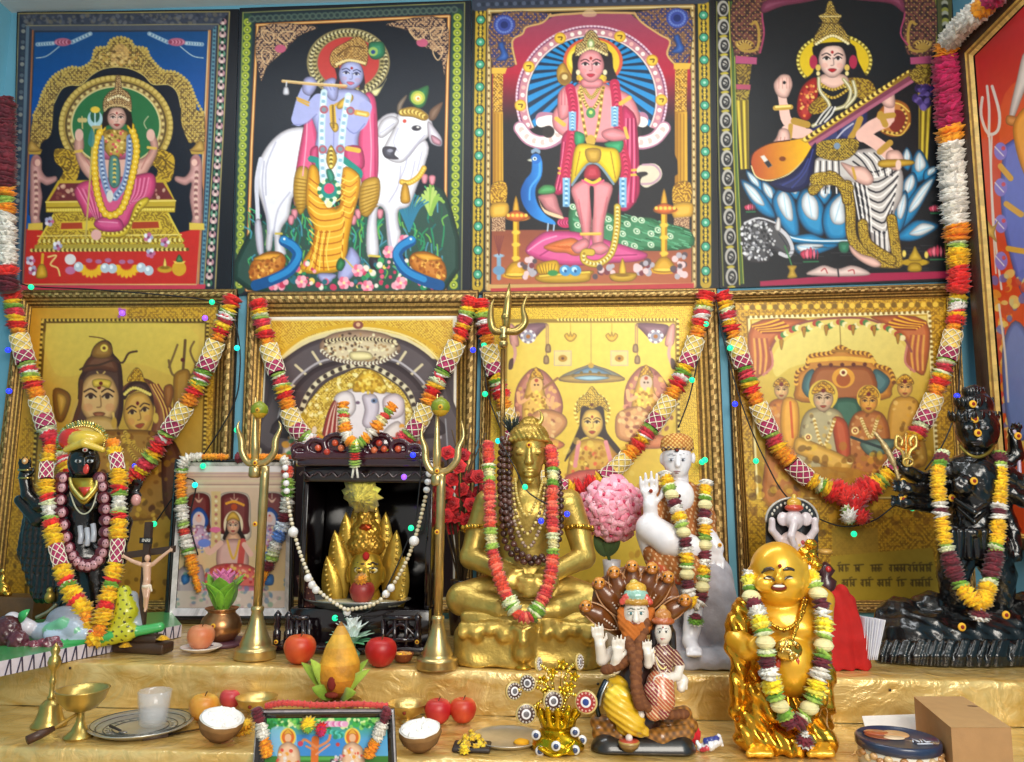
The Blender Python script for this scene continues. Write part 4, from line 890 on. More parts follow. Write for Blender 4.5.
s2=step('altar_step','lowest altar step below the front ledge under the leaning colourful picture',Y0R-.0005-.02,Y0R-.22,Zm,.40,.004)
m=MB();m.box(((XL+XR)/2,Y0L/2-.02,.35),((XR-XL)/2-.006,-Y0L/2-.03,.3495),'#7a5c3c');m.build('plinth','wood',s0,False)
m=MB();m.box(((XL+XR)/2,Y0R-.12,.2),((XR-XL)/2-.006,.09,.1995),'#7a5c3c');m.build('plinth','wood',s2,False)
for px,py,zt in((70,668,1),(310,672,1),(598,684,1),(890,690,1)):
 m=MB();p_=at(px,py,Y1-.004);m.ball(p_,(.0035,.002,.0035),'#3a2c20',8,6);m.build('pin','satin',s1)
def frame_rails(name,root,outer,inner,plane,toward,cols,matname='wood',orn=None,n=90,depth=.022):
 0
 o_=[np.array(plane(*q))for q in outer];i_=[np.array(plane(*q))for q in inner];tw=unit(toward)
 V=[];Fs=[];cl=[];npf=len(cols)
 ring=[]
 for k in range(4):
  a0,a1,b0,b1=o_[k],o_[(k+1)%4],i_[k],i_[(k+1)%4]
  for t in range(n):
   u=t/n;ring.append((a0+(a1-a0)*u,b0+(b1-b0)*u,t))
 N=len(ring)
 for r,(A,B,t)in enumerate(ring):
  for f_,h,c in cols:
   hh=h*depth+(orn[1]*(sin(t*orn[2])if orn and abs(f_-orn[0])<.12 else 0)if orn else 0)
   V.append(A+(B-A)*f_+tw*hh)
 for r in range(N):
  q=(r+1)%N
  for k in range(npf-1):
   Fs.append((r*npf+k,r*npf+k+1,q*npf+k+1,q*npf+k));c=cols[k][2]
   if isinstance(c,tuple):c=c[(ring[r][2]//c[2])%2]
   cl.append(jit(c,.07))
 m=MB();m.add(V,[tuple(reversed(f))for f in Fs],cl);return m.build(name,matname,root,True)
YW=-.004
CARVED=[(0,0,'#3a2a18'),(0,.8,'#6a5030'),(.06,1.0,'#a08048'),(.12,.8,'#5a4424'),(.2,1.0,('#c8a868','#8a6c3c',2)),(.33,1.15,('#7c6034','#b8945a',2)),(.46,.95,'#5a4424'),(.52,.8,'#b8914e'),(.62,.7,'#6a5028'),(.72,.5,'#caa254'),(.8,.45,'#6a4e26'),(.92,.3,'#b88c40'),(1,.2,'#5a4222')]
def hang(name,label,outer,inner,art,matname='foil_print',profile=CARVED,fname='carved_frame'):
 base=at(*outer[3],YW);root=thing(name,label,'picture',(at(*[(outer[2][i]+outer[3][i])/2 for i in(0,1)],YW)),'gilt framed pictures on the wall')
 frame_rails(fname,root,outer,inner,lambda x,y:at(x,y,YW),(0,-1,0),profile,'antique',(.27,.0018,1.05),120)
 art.build('print',matname,root,Y=YW-.004,back=(0,.003,0))
 m=MB();q=[at(*p_,YW-.0005)for p_ in outer];m.prism(q,(0,.004,0),'#4a3a28');m.build('backing','matte',root,False)
 return root
def mat_border(a,ins,c1,c2,dots):
 0
 pass
GO=fil('#c8941c','#8a5c10',.13,'#e8bc40')
inn=[(32,308),(217,307),(206,600),(2,600)]
a=Art(inn,'#d0a030',o=(0,280));a.q(hgrad('#d49a2c',130,'#deb444',700),'80,100 940,100 940,1400 -20,1400');a.q(GO,'540,115 940,115 880,1400 830,1400 880,175 540,165',.75);a.q(GO,'100,600 180,600 140,1400 -10,1400',.6)
a.q('#6a4c14','176,166 884,166 846,1400 100,1400');a.d(['#e8c050','#503808'],6,80,'180,172 882,172');a.d(['#e8c050','#503808'],6,120,'880,175 850,1300');a.d(['#e8c050','#503808'],6,100,'180,175 110,1300')
a.q(vgrad('#e0bc50',190,'#b48428',900),'196,186 868,186 836,1400 112,1400');a.p('#e0c850','220,200 800,200 780,420 560,360 300,420 220,380',.35)
for i in range(14):a.e('#c060b0',518+random.uniform(-18,18),140+random.uniform(-18,18),7)
HB='#452418'
a.p('#8a5a1c','225,480 275,480 300,520 270,610 235,600');a.p('#c89838','240,500 270,500 282,530 255,590')
a.p(HB,'300,620 330,520 335,430 370,370 400,290 440,262 470,275 480,320 510,360 520,440 522,560 500,640 480,640 360,650 310,640');a.p('#6a3a20','375,340 420,320 480,335 500,400 420,390 350,400');a.p('#9a6a24','390,330 400,290 440,265 475,290 470,330 430,342')
a.l('#4a2c18',9,'340,390 370,375 420,370 480,350 520,360 545,320 580,310');a.l('#6a4420',5,'380,245 420,250 450,262 470,300');a.e('#e8c850',442,296,16);a.e('#6a3a18',442,296,7);a.l('#d8b060',6,'412,400 425,418 445,400')
a.face(420,520,84,112,'#d9a560',lips='#a05a34',line='#3c1f14',bindi='#7a1814',eye='#d8b888');a.p('#d0a054','370,600 470,600 500,680 350,680');a.p('#e8c040','392,440 420,430 470,440 462,470 430,462 400,466');a.e('#6a1c10',428,450,8)
a.l('#e0b860',10,'480,580 486,640');a.e('#c89838',484,620,12,24);a.d('#c8a048',7,22,'330,520 300,620 310,720');a.l('#5a3018',16,'345,440 335,560 300,640')
a.p('#8a4a28','520,470 580,430 640,440 690,500 730,620 720,700 640,680 660,560 600,480 540,500');
for i in range(6):a.l(['#e0b050','#7a2c20'][i%2],7,[(640+i*6,455),(690+i*7,560),(700+i*8,680)])
a.p(HB,'520,490 560,445 620,450 650,520 640,600 620,500 560,480 530,520');a.face(588,580,64,92,'#d9a040',lips='#a84a28',line='#3c1f14',tilt=-.15,bindi='#6a1010',eye='#dcb878')
a.p(GO,'540,440 560,400 580,382 600,400 615,440 640,450 590,442');a.d('#f0d468',7,12,'525,500 570,470 640,500');a.e('#d8b048',660,600,12,22)
a.p('#a06a1c','330,660 520,650 660,660 720,720 740,1000 300,1000 300,720');a.d(['#e8c050','#7a4c10'],9,46,'530,660 600,740 690,650');a.d(['#e8c050','#7a4c10'],9,50,'520,680 600,790 710,680');a.t(['#d8a838','#8a5414','#5a3010'],160,7,14,'320,690 720,690 760,1000 300,1000')
a.p('#5a2c14','690,700 760,740 790,1000 700,1000')
a.l('#7a5a2c',10,'715,350 730,410 770,420 815,410 830,360');a.l('#7a5a2c',9,'752,282 735,330 716,380');a.l('#7a5a2c',9,'822,268 806,310 830,370');a.l('#6a4c24',12,'785,262 775,400');a.p('#a8741c','750,400 795,390 805,440 780,560 740,580 735,440');a.e('#5a1c14',774,348,9);a.p('#9a5a20','695,470 725,455 735,490 720,550 700,540')
a.t(['#7a5010','#a8781c','#5c3c0c'],160,8,18,'130,800 820,760 800,1330 60,1330',.6)
hang('framed_picture','gilt framed foil picture of two faces on gold, behind the black tongue-out statue',[(21,291),(239,290),(227,612),(-16,612)],inn,a)
inn=[(267,317),(457,316),(455,600),(252,600)]
a=Art(inn,'#e2cf9a',o=(240,290));a.l('#f0e8d8',16,'118,118 914,112',smooth=False);a.l('#f0e8d8',18,'118,118 80,1300');a.l('#f0e8d8',16,'912,112 905,1300');a.q('#46383c','110,300 905,300 900,1300 60,1300')
a.q(fil('#e0b838','#c08c20',.2,'#f0d468'),'132,132 900,128 900,340 860,340 800,260 700,200 600,175 500,160 400,175 300,200 210,250 150,330 128,330');a.l('#f0dc90',8,'140,330 220,250 320,195 500,160 680,190 790,250 870,340');a.l('#d8a828',16,'150,300 240,220 330,175 500,150 660,170 790,225 880,310')
a.p('#4c4044','110,700 115,480 150,345 220,275 330,215 500,185 670,210 780,270 850,350 900,480 905,700');
for t in(0.28,.5,.75,1.0,1.25,1.9,2.14,2.4,2.64,2.88):a.l('#d8c8a0',11,[(505+290*cos(t),560-270*sin(t)),(505+365*cos(t),560-345*sin(t))])
a.l('#b8b0b4',9,'150,640 170,520 215,415 300,335 380,300 500,290 640,300 720,345 790,420 830,520 850,640');a.p('#3a2c30','170,640 190,520 230,425 310,345 400,310 500,300 630,310 710,355 775,430 815,520 830,640');a.l('#5a4a4c',3,'200,440 800,440');a.l('#5a4a4c',3,'190,530 820,530')
a.l('#c8b890',22,'250,560 280,470 330,400 400,355 470,330 520,322 580,340 660,390 720,450 750,560');a.d(['#3a2c28','#e0d4b0'],10,42,'250,560 280,470 330,400 400,355 470,330 520,322 580,340 660,390 720,450 750,560')
a.p(fil('#e0bc48','#a8821c',.16,'#f4e088'),'255,640 275,520 320,450 370,400 440,365 500,340 570,352 640,395 690,440 730,520 745,640');a.t(['#f4e898','#b08c24','#e8c850','#fff0b0'],190,6,12,'280,600 320,460 440,370 570,360 690,450 730,600')
a.p('#a8886c','340,232 380,195 440,178 500,172 560,178 630,196 672,232 680,262 640,300 560,318 450,315 380,300 345,270');a.p('#d8c49c','360,240 440,210 560,210 660,240 640,290 560,312 450,310 375,290');a.t(['#4a3428','#f0e4b8','#b08858'],130,4,8,'350,240 440,190 560,190 665,235 640,290 560,310 450,308 370,290');a.p('#f0e0a0','470,270 545,270 560,300 480,305');a.d(['#f0e8d0','#6a5040'],8,46,'345,262 400,300 500,318 600,312 675,265');a.d(['#3a2820','#e8d8a8'],8,40,'360,222 440,212 560,212 660,224');a.e('#8a4a40',502,150,22,18);a.e('#e0b080',502,148,9)
a.p('#ece0e4','440,450 470,430 520,420 600,440 640,450 690,480 700,560 690,640 640,650 420,650 400,600 410,500');a.p('#f0e4e4','400,470 440,440 480,455 490,520 450,560 415,530');a.p('#e8d4d8','610,470 660,450 695,480 690,540 640,560 610,520');a.p('#ddd0dc','520,460 570,455 590,500 580,560 550,600 520,580 530,520');a.p('#e4b42c','480,440 500,380 545,345 590,370 620,420 610,450 550,440');a.t(['#f8e070','#b08014','#f0c840'],46,6,10,'490,440 510,380 545,350 590,380 610,440');a.e('#7888a8',570,482,14,11);a.e('#20202c',568,482,5);a.e('#70586c',500,490,9,7)
a.p('#a83a34','350,620 370,540 400,480 410,520 415,640 350,650');
for i in range(5):a.l(['#e8c8b0','#8a2420'][i%2],6,[(365+i*11,630),(385+i*7,540),(405+i*3,490)])
a.p('#e8dcd8','620,600 670,570 690,610 660,660 600,650');a.p('#d8c0b8','180,700 200,650 300,620 340,660 300,760 190,760');a.t(['#c8462c','#e8a030','#f0e0d0','#5a9a4c'],80,9,18,'190,640 330,610 360,740 190,760')
a.t(['#c8462c','#e8a030','#f0e0d0','#8a2c40'],60,9,16,'660,620 740,580 780,740 640,740');a.q('#2c2024','60,760 905,760 900,1300 40,1300');a.l('#a8a8b0',5,'870,560 880,700')
hang('framed_picture','gilt framed picture of a white elephant-headed deity above the dark shrine cabinet',[(249,293),(479,291),(472,612),(237,612)],inn,a,'glossy_print')
inn=[(494,308),(693,306),(704,600),(486,600)]
a=Art(inn,'#d8b020',o=(480,290));a.q(fil('#dcb41c','#b08808',.25,'#f0d040'),'40,60 960,60 980,1330 20,1330',.9);a.q('#8a6c14','100,125 838,125 850,1330 90,1330');a.d(['#f0dc70','#6a5008'],6,70,'330,128 838,128');a.d(['#f0dc70','#6a5008'],6,100,'838,130 850,1300');a.q(vgrad('#dcc050',140,'#dcbc40',600),'118,142 826,142 838,1330 105,1330')
for sx in(0,1):
 X=(lambda x:x)if not sx else(lambda x:950-x)
 a.p('#7a5460',[(X(150),160),(X(200),146),(X(285),146),(X(260),180),(X(225),215),(X(180),220)]);a.e('#c0c0c8',X(205),203,33,30);a.e('#8a8898',X(205),203,20);a.e('#a0601c',X(205),203,9);a.d(['#806878','#f0e8e0'],5,14,[(X(205+28*cos(t)),203+26*sin(t))for t in np.linspace(0,6.28,10)[:-1]],True)
 a.p('#d8988c',[(X(125),150),(X(150),165),(X(165),240),(X(130),235)]);a.l('#d09a8c',14,[(X(140),230),(X(150),280),(X(130),340)]);a.p('#4a3028',[(X(125),310),(X(140),300),(X(138),340),(X(122),345)])
 for x,y1 in((282,320),(290,270)):a.l('#a88058',5,[(X(x),150),(X(x),y1)]);a.p('#907048',[(X(x-8),y1-30),(X(x+8),y1-30),(X(x+10),y1),(X(x-10),y1)])
for x in(385,560):
 a.l('#b89a30',4,[(x,145),(x,180)]);a.p('#d8a828',[(x-26,200),(x-14,188),(x-6,200),(x,182),(x+6,200),(x+14,188),(x+26,200),(x+10,222),(x-10,222)])
for x in(352,592):a.q('#d4c078',[(x-36,266),(x+36,266),(x+36,330),(x-36,330)]);a.l('#b09c8c',3,[(x-36,266),(x+36,266),(x+36,330),(x-36,330)],True,False);a.e('#a87818',x,299,19,15);a.e('#5a2c10',x,299,6)
a.l('#9a8840',4,'472,145 472,325');a.p('#8a8c78','345,378 400,350 440,335 472,325 505,335 550,350 605,380 590,398 360,400');a.p('#6a90a8','390,372 440,345 472,338 510,345 560,372 520,388 420,388');a.p('#b0904c','345,380 470,362 605,380 590,398 470,406 360,400');a.p('#90b8c8','400,384 470,374 550,384 470,396');a.d('#705c2c',7,5,'378,380 430,362 490,360 560,378');a.e('#b89030',472,330,12)
for cx,cy,s_ in((240,480,1),(705,470,-1)):
 a.p('#b06c58',[(cx-85,cy-50),(cx-40,cy-120),(cx,cy-138),(cx+50,cy-110),(cx+100,cy-30),(cx+110,cy+50),(cx+60,cy+130),(cx-50,cy+130),(cx-90,cy+50)]);a.t(['#e0b060','#7a3c34','#d89070','#c8a040'],70,7,14,[(cx-80,cy-40),(cx,cy-130),(cx+95,cy-30),(cx+60,cy+125),(cx-70,cy+110)],.8)
 a.p('#d8a840',[(cx-40,cy-60),(cx-20,cy-120),(cx,cy-132),(cx+25,cy-110),(cx+30,cy-50),(cx+45,cy+20),(cx+20,cy+90),(cx-50,cy+100),(cx-60,cy+30)]);a.e('#e0b068' if s_>0 else '#c8b098',cx,cy-65,26,34);a.e('#a84028',cx,cy-85,8);a.d(['#3a2014'],4,2,[(cx-14,cy-66),(cx+14,cy-66)])
 a.p(GO,[(cx-28,cy-90),(cx-16,cy-125),(cx,cy-142),(cx+18,cy-122),(cx+30,cy-88),(cx,cy-100)]);a.l('#e0a870',16,[(cx-35,cy-10),(cx-70,cy+10),(cx-78,cy-30)]);a.l('#e0a870',16,[(cx+30,cy-10),(cx+60,cy+20),(cx+70,cy-10)]);a.t(['#f0d050','#9a6a14'],40,5,9,[(cx-40,cy-30),(cx+30,cy-30),(cx+30,cy+90),(cx-40,cy+90)])
 a.p('#c88c54',[(cx+20,cy+40),(cx+110,cy+60),(cx+128,cy+110),(cx+60,cy+170),(cx-60,cy+170),(cx-40,cy+90)]if s_>0 else[(cx-110,cy+60),(cx-20,cy+40),(cx+50,cy+120),(cx+20,cy+190),(cx-110,cy+180),(cx-130,cy+110)]);a.t(['#d8a868','#8a4c38','#e0c080'],60,7,13,[(cx-100,cy+60),(cx+110,cy+60),(cx+60,cy+165),(cx-90,cy+170)],.8)
 a.p('#d8804c',[(cx-70,cy+190),(cx-20,cy+150),(cx+60,cy+160),(cx+120,cy+190),(cx+70,cy+215),(cx-50,cy+215)])
if 1:a.l('#8a5c30',10,'270,430 330,385')
a.e('#d8b83c',477,530,78,84);a.d(['#f4e478','#b08820'],7,50,[(477+72*cos(t),530+78*sin(t))for t in np.linspace(0,6.28,20)[:-1]],True);a.p('#2c1c14','425,560 440,500 515,500 530,560 540,620 600,700 560,700 520,640 440,640 400,690 360,740 420,600');a.face(477,582,46,62,'#e4bc58',lips='#a83c28',line='#2c1810',bindi='#8a1810',eye='#ecd8a8');a.p(fil('#c8a02c','#7c5c14',.25,'#f4e070'),'412,535 418,480 445,460 470,425 482,425 505,455 535,480 545,530 510,505 477,520 440,505');a.e('#5a2810',476,500,7)
a.p('#c89c30','400,690 440,650 520,650 565,690 600,760 590,1000 370,1000 375,760');a.t(['#f0d868','#8a6010','#d86038','#b07a1c'],130,6,11,'400,700 560,700 595,900 370,900');a.l('#d88a8c',18,'420,660 405,760');a.l('#d88a8c',18,'535,660 560,760');a.p('#c85c50','370,800 600,800 640,1000 330,1000')
a.t(['#c88c2c','#e0c040','#a86c1c','#e8d060'],140,9,20,'140,720 820,720 820,1300 120,1300',.5)
hang('framed_picture','gilt framed bright yellow picture of a seated deity below a domed lamp',[(483,293),(716,289),(730,612),(476,612)],inn,a)
inn=[(735,303),(946,298),(962,600),(752,600)]
a=Art(inn,'#c8961e',o=(720,290));a.q(fil('#c8981c','#8c640c',.12,'#e0b838'),'40,30 1010,20 1080,1330 60,1330',.9);a.d(['#e8c040','#7a5a10'],12,34,'100,75 950,62');a.q('#7a5810','112,116 890,92 930,900 150,905');a.q('#f0e0a0','118,120 886,96 925,895 156,900');a.q('#b8901c','128,128 878,106 918,890 165,893');a.d(['#7a5c14','#f0e8b0'],6,70,'115,118 888,96');a.d(['#7a5c14','#f0e8b0'],6,70,'888,96 930,890')
a.q(vgrad('#dcc664',150,'#b08a18',700),'135,132 876,112 918,890 168,893');a.p('#e4d880','230,280 330,190 500,150 700,180 800,280 790,400 600,300 330,330 240,380',.5)
for sx in(0,1):
 X=(lambda x:x)if not sx else(lambda x:1010-x)
 f_=lambda y:y if not sx else y-14
 a.p('#b8602c',[(X(136),f_(150)),(X(360),f_(128)),(X(330),f_(155)),(X(280),f_(185)),(X(240),f_(215)),(X(215),f_(260)),(X(222),f_(330)),(X(180),f_(372)),(X(138),f_(370))]);
 for i in range(8):a.l(['#e8b030','#8a3c20'][i%2],9,[(X(140+i*6),f_(160+i*4)),(X(190+i*10),f_(150+i*5)),(X(250+i*10),f_(128+i*7))])
 for i in range(6):a.l(['#d8a048','#9a4c34'][i%2],8,[(X(145+i*11),f_(215)),(X(150+i*12),f_(290)),(X(150+i*10),f_(365))])
 a.l('#c07868',10,[(X(215),f_(255)),(X(224),f_(330)),(X(185),f_(372))])
a.l('#8a4c40',10,'215,262 240,215 280,185 330,152 400,132 505,122 610,124 690,150 745,185 790,225 812,270');a.d(['#d8c060','#b04030','#4a8040','#e8dca0'],13,44,'240,215 285,188 330,165 370,172 410,145 450,165 505,140 560,165 610,140 650,168 690,158 745,190 780,215')
for x,y in((358,185),(452,178),(566,176),(655,180),(262,240),(755,215)):a.p('#a87820',[(x-8,y-20),(x+8,y-20),(x+5,y+8),(x,y+22),(x-5,y+8)])
a.l('#8a7030',4,'508,125 514,245');
a.p('#b8741c','322,420 325,370 360,338 375,300 410,280 470,272 512,242 560,270 620,276 650,310 680,340 725,350 745,390 730,430 690,480 350,490');a.d(['#e0a838','#704010'],9,60,'325,415 330,360 370,335 385,290 470,275 512,250 560,272 630,282 665,330 720,350 740,410');a.p('#3f6a6c','350,430 365,370 400,350 410,430 380,470');a.p('#3f6a6c','645,400 655,350 690,360 722,400 690,450 650,440');a.p('#98501c','410,345 520,335 640,345 650,470 400,470');a.l('#e0b040',18,'380,310 520,300 650,312');a.d('#5a2410',9,5,'400,330 640,326');a.e('#d8982c',525,385,48,44);a.e('#a05018',525,392,30);a.e('#f0e0a0',525,362,16);a.e('#6a1c14',525,362,8);a.l('#9a6a1c',10,'480,268 550,268');a.p('#2a5a44','490,480 585,480 600,560 560,640 510,640 488,560')
def court(cx,cy,w_,skin,robe,crown=True,rx=90,bot=300):
 a.p(robe,[(cx-rx*.5,cy+40),(cx+rx*.5,cy+40),(cx+rx*.95,cy+90),(cx+rx*1.1,cy+bot*.6),(cx+rx*1.2,cy+bot),(cx-rx*1.2,cy+bot),(cx-rx*1.1,cy+bot*.6),(cx-rx*.95,cy+90)])
 a.t([mix(robe,'#fff0b0',.5),mix(robe,'#3a1c08',.5),mix(robe,'#e8b030',.5)],int(rx*.7),6,11,[(cx-rx*.8,cy+70),(cx+rx*.8,cy+70),(cx+rx,cy+bot),(cx-rx,cy+bot)],.7)
 a.face(cx,cy,w_,w_*1.25,skin,lips='#9a3c24',line='#2a1408',bindi=None,eye='#d8b884')
 if crown:a.p(GO,[(cx-w_*1.1,cy-w_*.55),(cx-w_*.9,cy-w_*1.3),(cx,cy-w_*1.9),(cx+w_*.9,cy-w_*1.3),(cx+w_*1.1,cy-w_*.55),(cx,cy-w_*.8)]);a.e('#6a1c14',cx,cy-w_*.9,9)
court(262,440,30,'#d8b070','#b86c28',True,62,480);court(785,430,32,'#dca850','#c89430',True,70,330)
a.p('#e0a030','270,480 330,490 335,620 300,700 260,620');a.l('#c85a20',10,'300,490 310,640')
a.e('#d8b840',440,460,62,66);court(440,478,42,'#ccac84','#a89c70',True,95,330);a.e('#e0b438',632,470,50,54);court(632,490,38,'#d89a30','#a86024',True,85,300)
a.p('#b84c24','480,560 540,580 555,720 520,760 495,690');a.d(['#f0e0a0','#b08830'],7,30,'400,560 440,680 490,560');a.d(['#f0e0a0','#b08830'],7,30,'600,560 640,640 670,560');a.p('#d8a840','330,640 420,670 560,740 520,790 380,730 320,700');a.p('#5a7a6c','600,660 740,650 720,700 640,720');a.l('#2c3c3c',12,'560,640 700,690')
for x,y in((376,640),(575,612),(552,738)):a.e('#f0dc90',x,y,16);a.e('#8a2c14',x,y,9);a.e('#f0d070',x,y,4)
a.t(['#d09a24','#7a5010','#a8781c','#e0b838','#5a3c10'],240,9,20,'190,720 900,700 910,1010 200,1010',.6);a.p('#a87414','300,780 560,770 640,820 560,900 380,890',.8);a.q('#a8862c','475,1020 670,1020 675,1130 480,1130',.8)
a.q('#b09428','470,1135 900,1100 940,1330 480,1330')
for row,(y,xs)in enumerate(((1172,((500,550),(570,610),(640,690),(720,800),(800,900))),(1232,((520,580),(600,650),(670,730),(750,790),(810,900))))):
 for x0,x1 in xs:
  a.l('#4a3a14',5,[(x0,y),(x1,y-3)])
  for i in range(int((x1-x0)/14)):
   x=x0+7+i*14;a.l('#4a3a14',5,[(x,y),(x+1,y+24)]);k=random.random()
   if k<.4:a.l('#4a3a14',4,[(x,y+8),(x-8,y+12),(x-4,y+20),(x,y+16)])
   elif k<.7:a.l('#4a3a14',4,[(x,y+14),(x+9,y+10),(x+8,y+22)])
   else:a.l('#4a3a14',4,[(x-4,y-8),(x+6,y-12)])
a.l('#6a5a28',5,'215,690 222,720 210,710',smooth=False)
hang('framed_picture','gilt framed foil picture of a royal court under a scalloped arch',[(725,292),(955,284),(975,612),(739,612)],inn,a)
PX=XR-.03
pr=lambda x,y:atx(x,y,PX)
zb_,zn=pr(984,545)[2],pr(958,43)
near=pr(1090,-90);fa=pr(975,56);ne=pr(1060,-30)
inn3=[(975,56),(1060,-30),proj((PX,ne[1],zb_+.05)),proj((PX,fa[1],zb_+.05))]
a=Art(inn3,'#c62a20',res=1.6,o=(944,0),k=6.35)
a.q(vgrad('#b8242c',200,'#d8401c',900),'180,-300 1200,-300 1200,3600 180,3600');a.p('#e8702c','380,700 560,500 700,700 640,1200 420,1300',.45)
WT='#e4d8d0'
for p_,w_ in(('250,640 240,760 290,880 360,860 372,740 322,560',22),('285,560 300,720 296,900',20),('300,900 330,1500 380,1900',16),('318,900 312,1300 340,1800',12)):a.l(WT,w_,p_)
a.p(WT,'540,330 490,520 440,760 470,780 540,600 620,420');a.p('#d88a40','430,760 500,780 470,830 420,810')
a.p('#5a6ac8','400,1000 440,940 520,900 600,880 640,1900 540,1960 420,1600 380,1300');a.l('#e0a83c',40,'380,1100 450,1180');a.l('#e0a83c',40,'420,1350 520,1420');a.l('#e0a83c',36,'430,1640 540,1660')
for y in(1000,1240,1480,1720):a.e('#8a7ad0',380,y,46,60);a.e('#d84a5a',400,y-20,14);a.l('#e8e0e8',8,[(340,y-30),(400,y+30)])
a.p('#f09a2c','470,820 560,700 640,760 640,1300 560,1200 490,1000');a.p('#e8c060','260,1450 320,1500 360,1460 330,1540 350,1600 290,1560 240,1600');a.t(['#e8a030','#c83c28','#f0d878','#5a70c0'],200,20,50,'260,1900 640,1900 640,3000 300,2900',.8);a.p('#5a78c0','380,2300 480,2100 600,2300 560,2800 420,2760');a.l(WT,16,'360,2000 400,2300 420,2600')
root=thing('framed_picture','dark framed red picture of a blue many-armed figure with trident, on the right wall','picture',(PX,zn[1]-.2,zb_))
outr=[(958,43),(1090,-90),proj((PX,near[1],zb_)),proj((PX,zn[1],zb_))]
frame_rails('dark_frame',root,outr,inn3,pr,(-1,0,0),[(0,-1,'#2a1c16'),(0,1.0,'#2c1e18'),(.1,1.3,'#3a2820'),(.4,1.3,'#2c1c16'),(.7,1.2,'#32221a'),(.76,1.0,'#c8a04c'),(.84,.9,'#8a6428'),(.9,.7,'#d8b464'),(1,.3,'#6a4c24')],'wood',None,60,.022)
a.build('print','glossy_print',root,plane=lambda x,y:atx(x,y,PX-.006),back=(.003,0,0))
m=MB();m.prism([pr(*q)for q in outr],(.028,0,0),'#2a1c16');m.build('backing','matte',root,False)
def Yat(x,y,Z=Z1):return float(atz(x,y,Z)[1])
def feat(m,fig,hd,u,v,rx,ry,col,out=0.0,rd=None,rot=0.0):
 0
 cx,cy,hrx,hry,hrd,d0=hd
 q=max(0.0,1-u*u-v*v);d=d0-hrd*math.sqrt(q)+out
 m.ball(fig.P(cx+u*hrx,cy+v*hry,d),(rx*fig.k,(rd or min(rx,ry)*.6)*fig.k,ry*fig.k),col,10,6,rot)
def features(root,fig,hd,white='#f2efe8',iris='#2a1c14',brow='#2a1c14',lip='#a03a34',s=1.0,vy=-.08,closed=False,mat_='gloss',bindi=None,lv=.52):
 cx,cy,rx,ry,rd,d0=hd
 for sg in(-1,1):
  m=MB()
  if closed:feat(m,fig,hd,sg*.4,vy,rx*.2*s,ry*.035*s,iris,-.2)
  else:
   feat(m,fig,hd,sg*.4,vy,rx*.21*s,ry*.09*s,white,-.1);feat(m,fig,hd,sg*.4,vy,rx*.1*s,ry*.085*s,iris,-.7)
   feat(m,fig,hd,sg*.4,vy-.09,rx*.23*s,ry*.03*s,brow,-.5)
  m.build('eye',mat_,root)
 m=MB()
 for sg in(-1,1):
  for u,v in((.2,.27),(.4,.33),(.6,.27)):feat(m,fig,hd,sg*u,vy-v,rx*.14,ry*.028*s,brow,-.2)
 m.build('eyebrows',mat_,root)
 m=MB();feat(m,fig,hd,0,lv,rx*.3*s,ry*.045*s,lip,-.4);feat(m,fig,hd,0,lv+.09,rx*.2*s,ry*.045*s,lip,-.3);m.build('lips',mat_,root)
 if bindi:m=MB();feat(m,fig,hd,0,vy-.42,rx*.1,ry*.08,bindi,-.2);m.build('forehead_mark',mat_,root)
def mark(root,p,r,name='paste_mark',c1='#e8b030',c2='#8a2416'):
 0
 m=MB();p=np.asarray(p,float);m.ball(p,(r,r*.35,r),c1,10,6);m.ball(p+(0,-r*.25,0),(r*.5,r*.25,r*.5),c2,8,5);m.build(name,'matte',root)
def hand(fig,col,wx,wy,ang,L,d=0.0,spread=.14,thumb=1,curl=0.0,w=None):
 0
 w=w or L*.24;dx,dy=sin(ang),-cos(ang);nx,ny=cos(ang),sin(ang)
 for k in(-.6,0,.6):fig.c(col,(wx+nx*w*.5*k,wy+ny*w*.5*k,w*.42,d),(wx+dx*L*.42+nx*w*k*1.1,wy+dy*L*.42+ny*w*k*1.1,w*.42,d-curl*.2))
 for k,fl in((-1.05,.42),(-.36,.52),(.36,.56),(1.05,.48)):
  a=ang+k*spread*thumb*-1 if thumb<0 else ang+k*spread;fx,fy=sin(a),-cos(a);bx,by=wx+dx*L*.45+nx*w*k,wy+dy*L*.45+ny*w*k
  fig.c(col,(bx,by,w*.3,d-curl*.2),(bx+fx*L*fl*.55,by+fy*L*fl*.55,w*.26,d-curl*.7),(bx+fx*L*fl,by+fy*L*fl,w*.2,d-curl*1.4))
 a=ang+thumb*.75;bx,by=wx+nx*w*thumb*1.0+dx*L*.12,wy+ny*w*thumb*1.0+dy*L*.12
 fig.c(col,(bx,by,w*.36,d),(bx+sin(a)*L*.22,by-cos(a)*L*.22,w*.3,d-curl*.3),(bx+sin(a-thumb*.3)*L*.42,by-cos(a-thumb*.3)*L*.42,w*.22,d-curl*.6))
def curve_px(fig,pts,n=5):return crom([fig.P(*p)for p in pts],n)
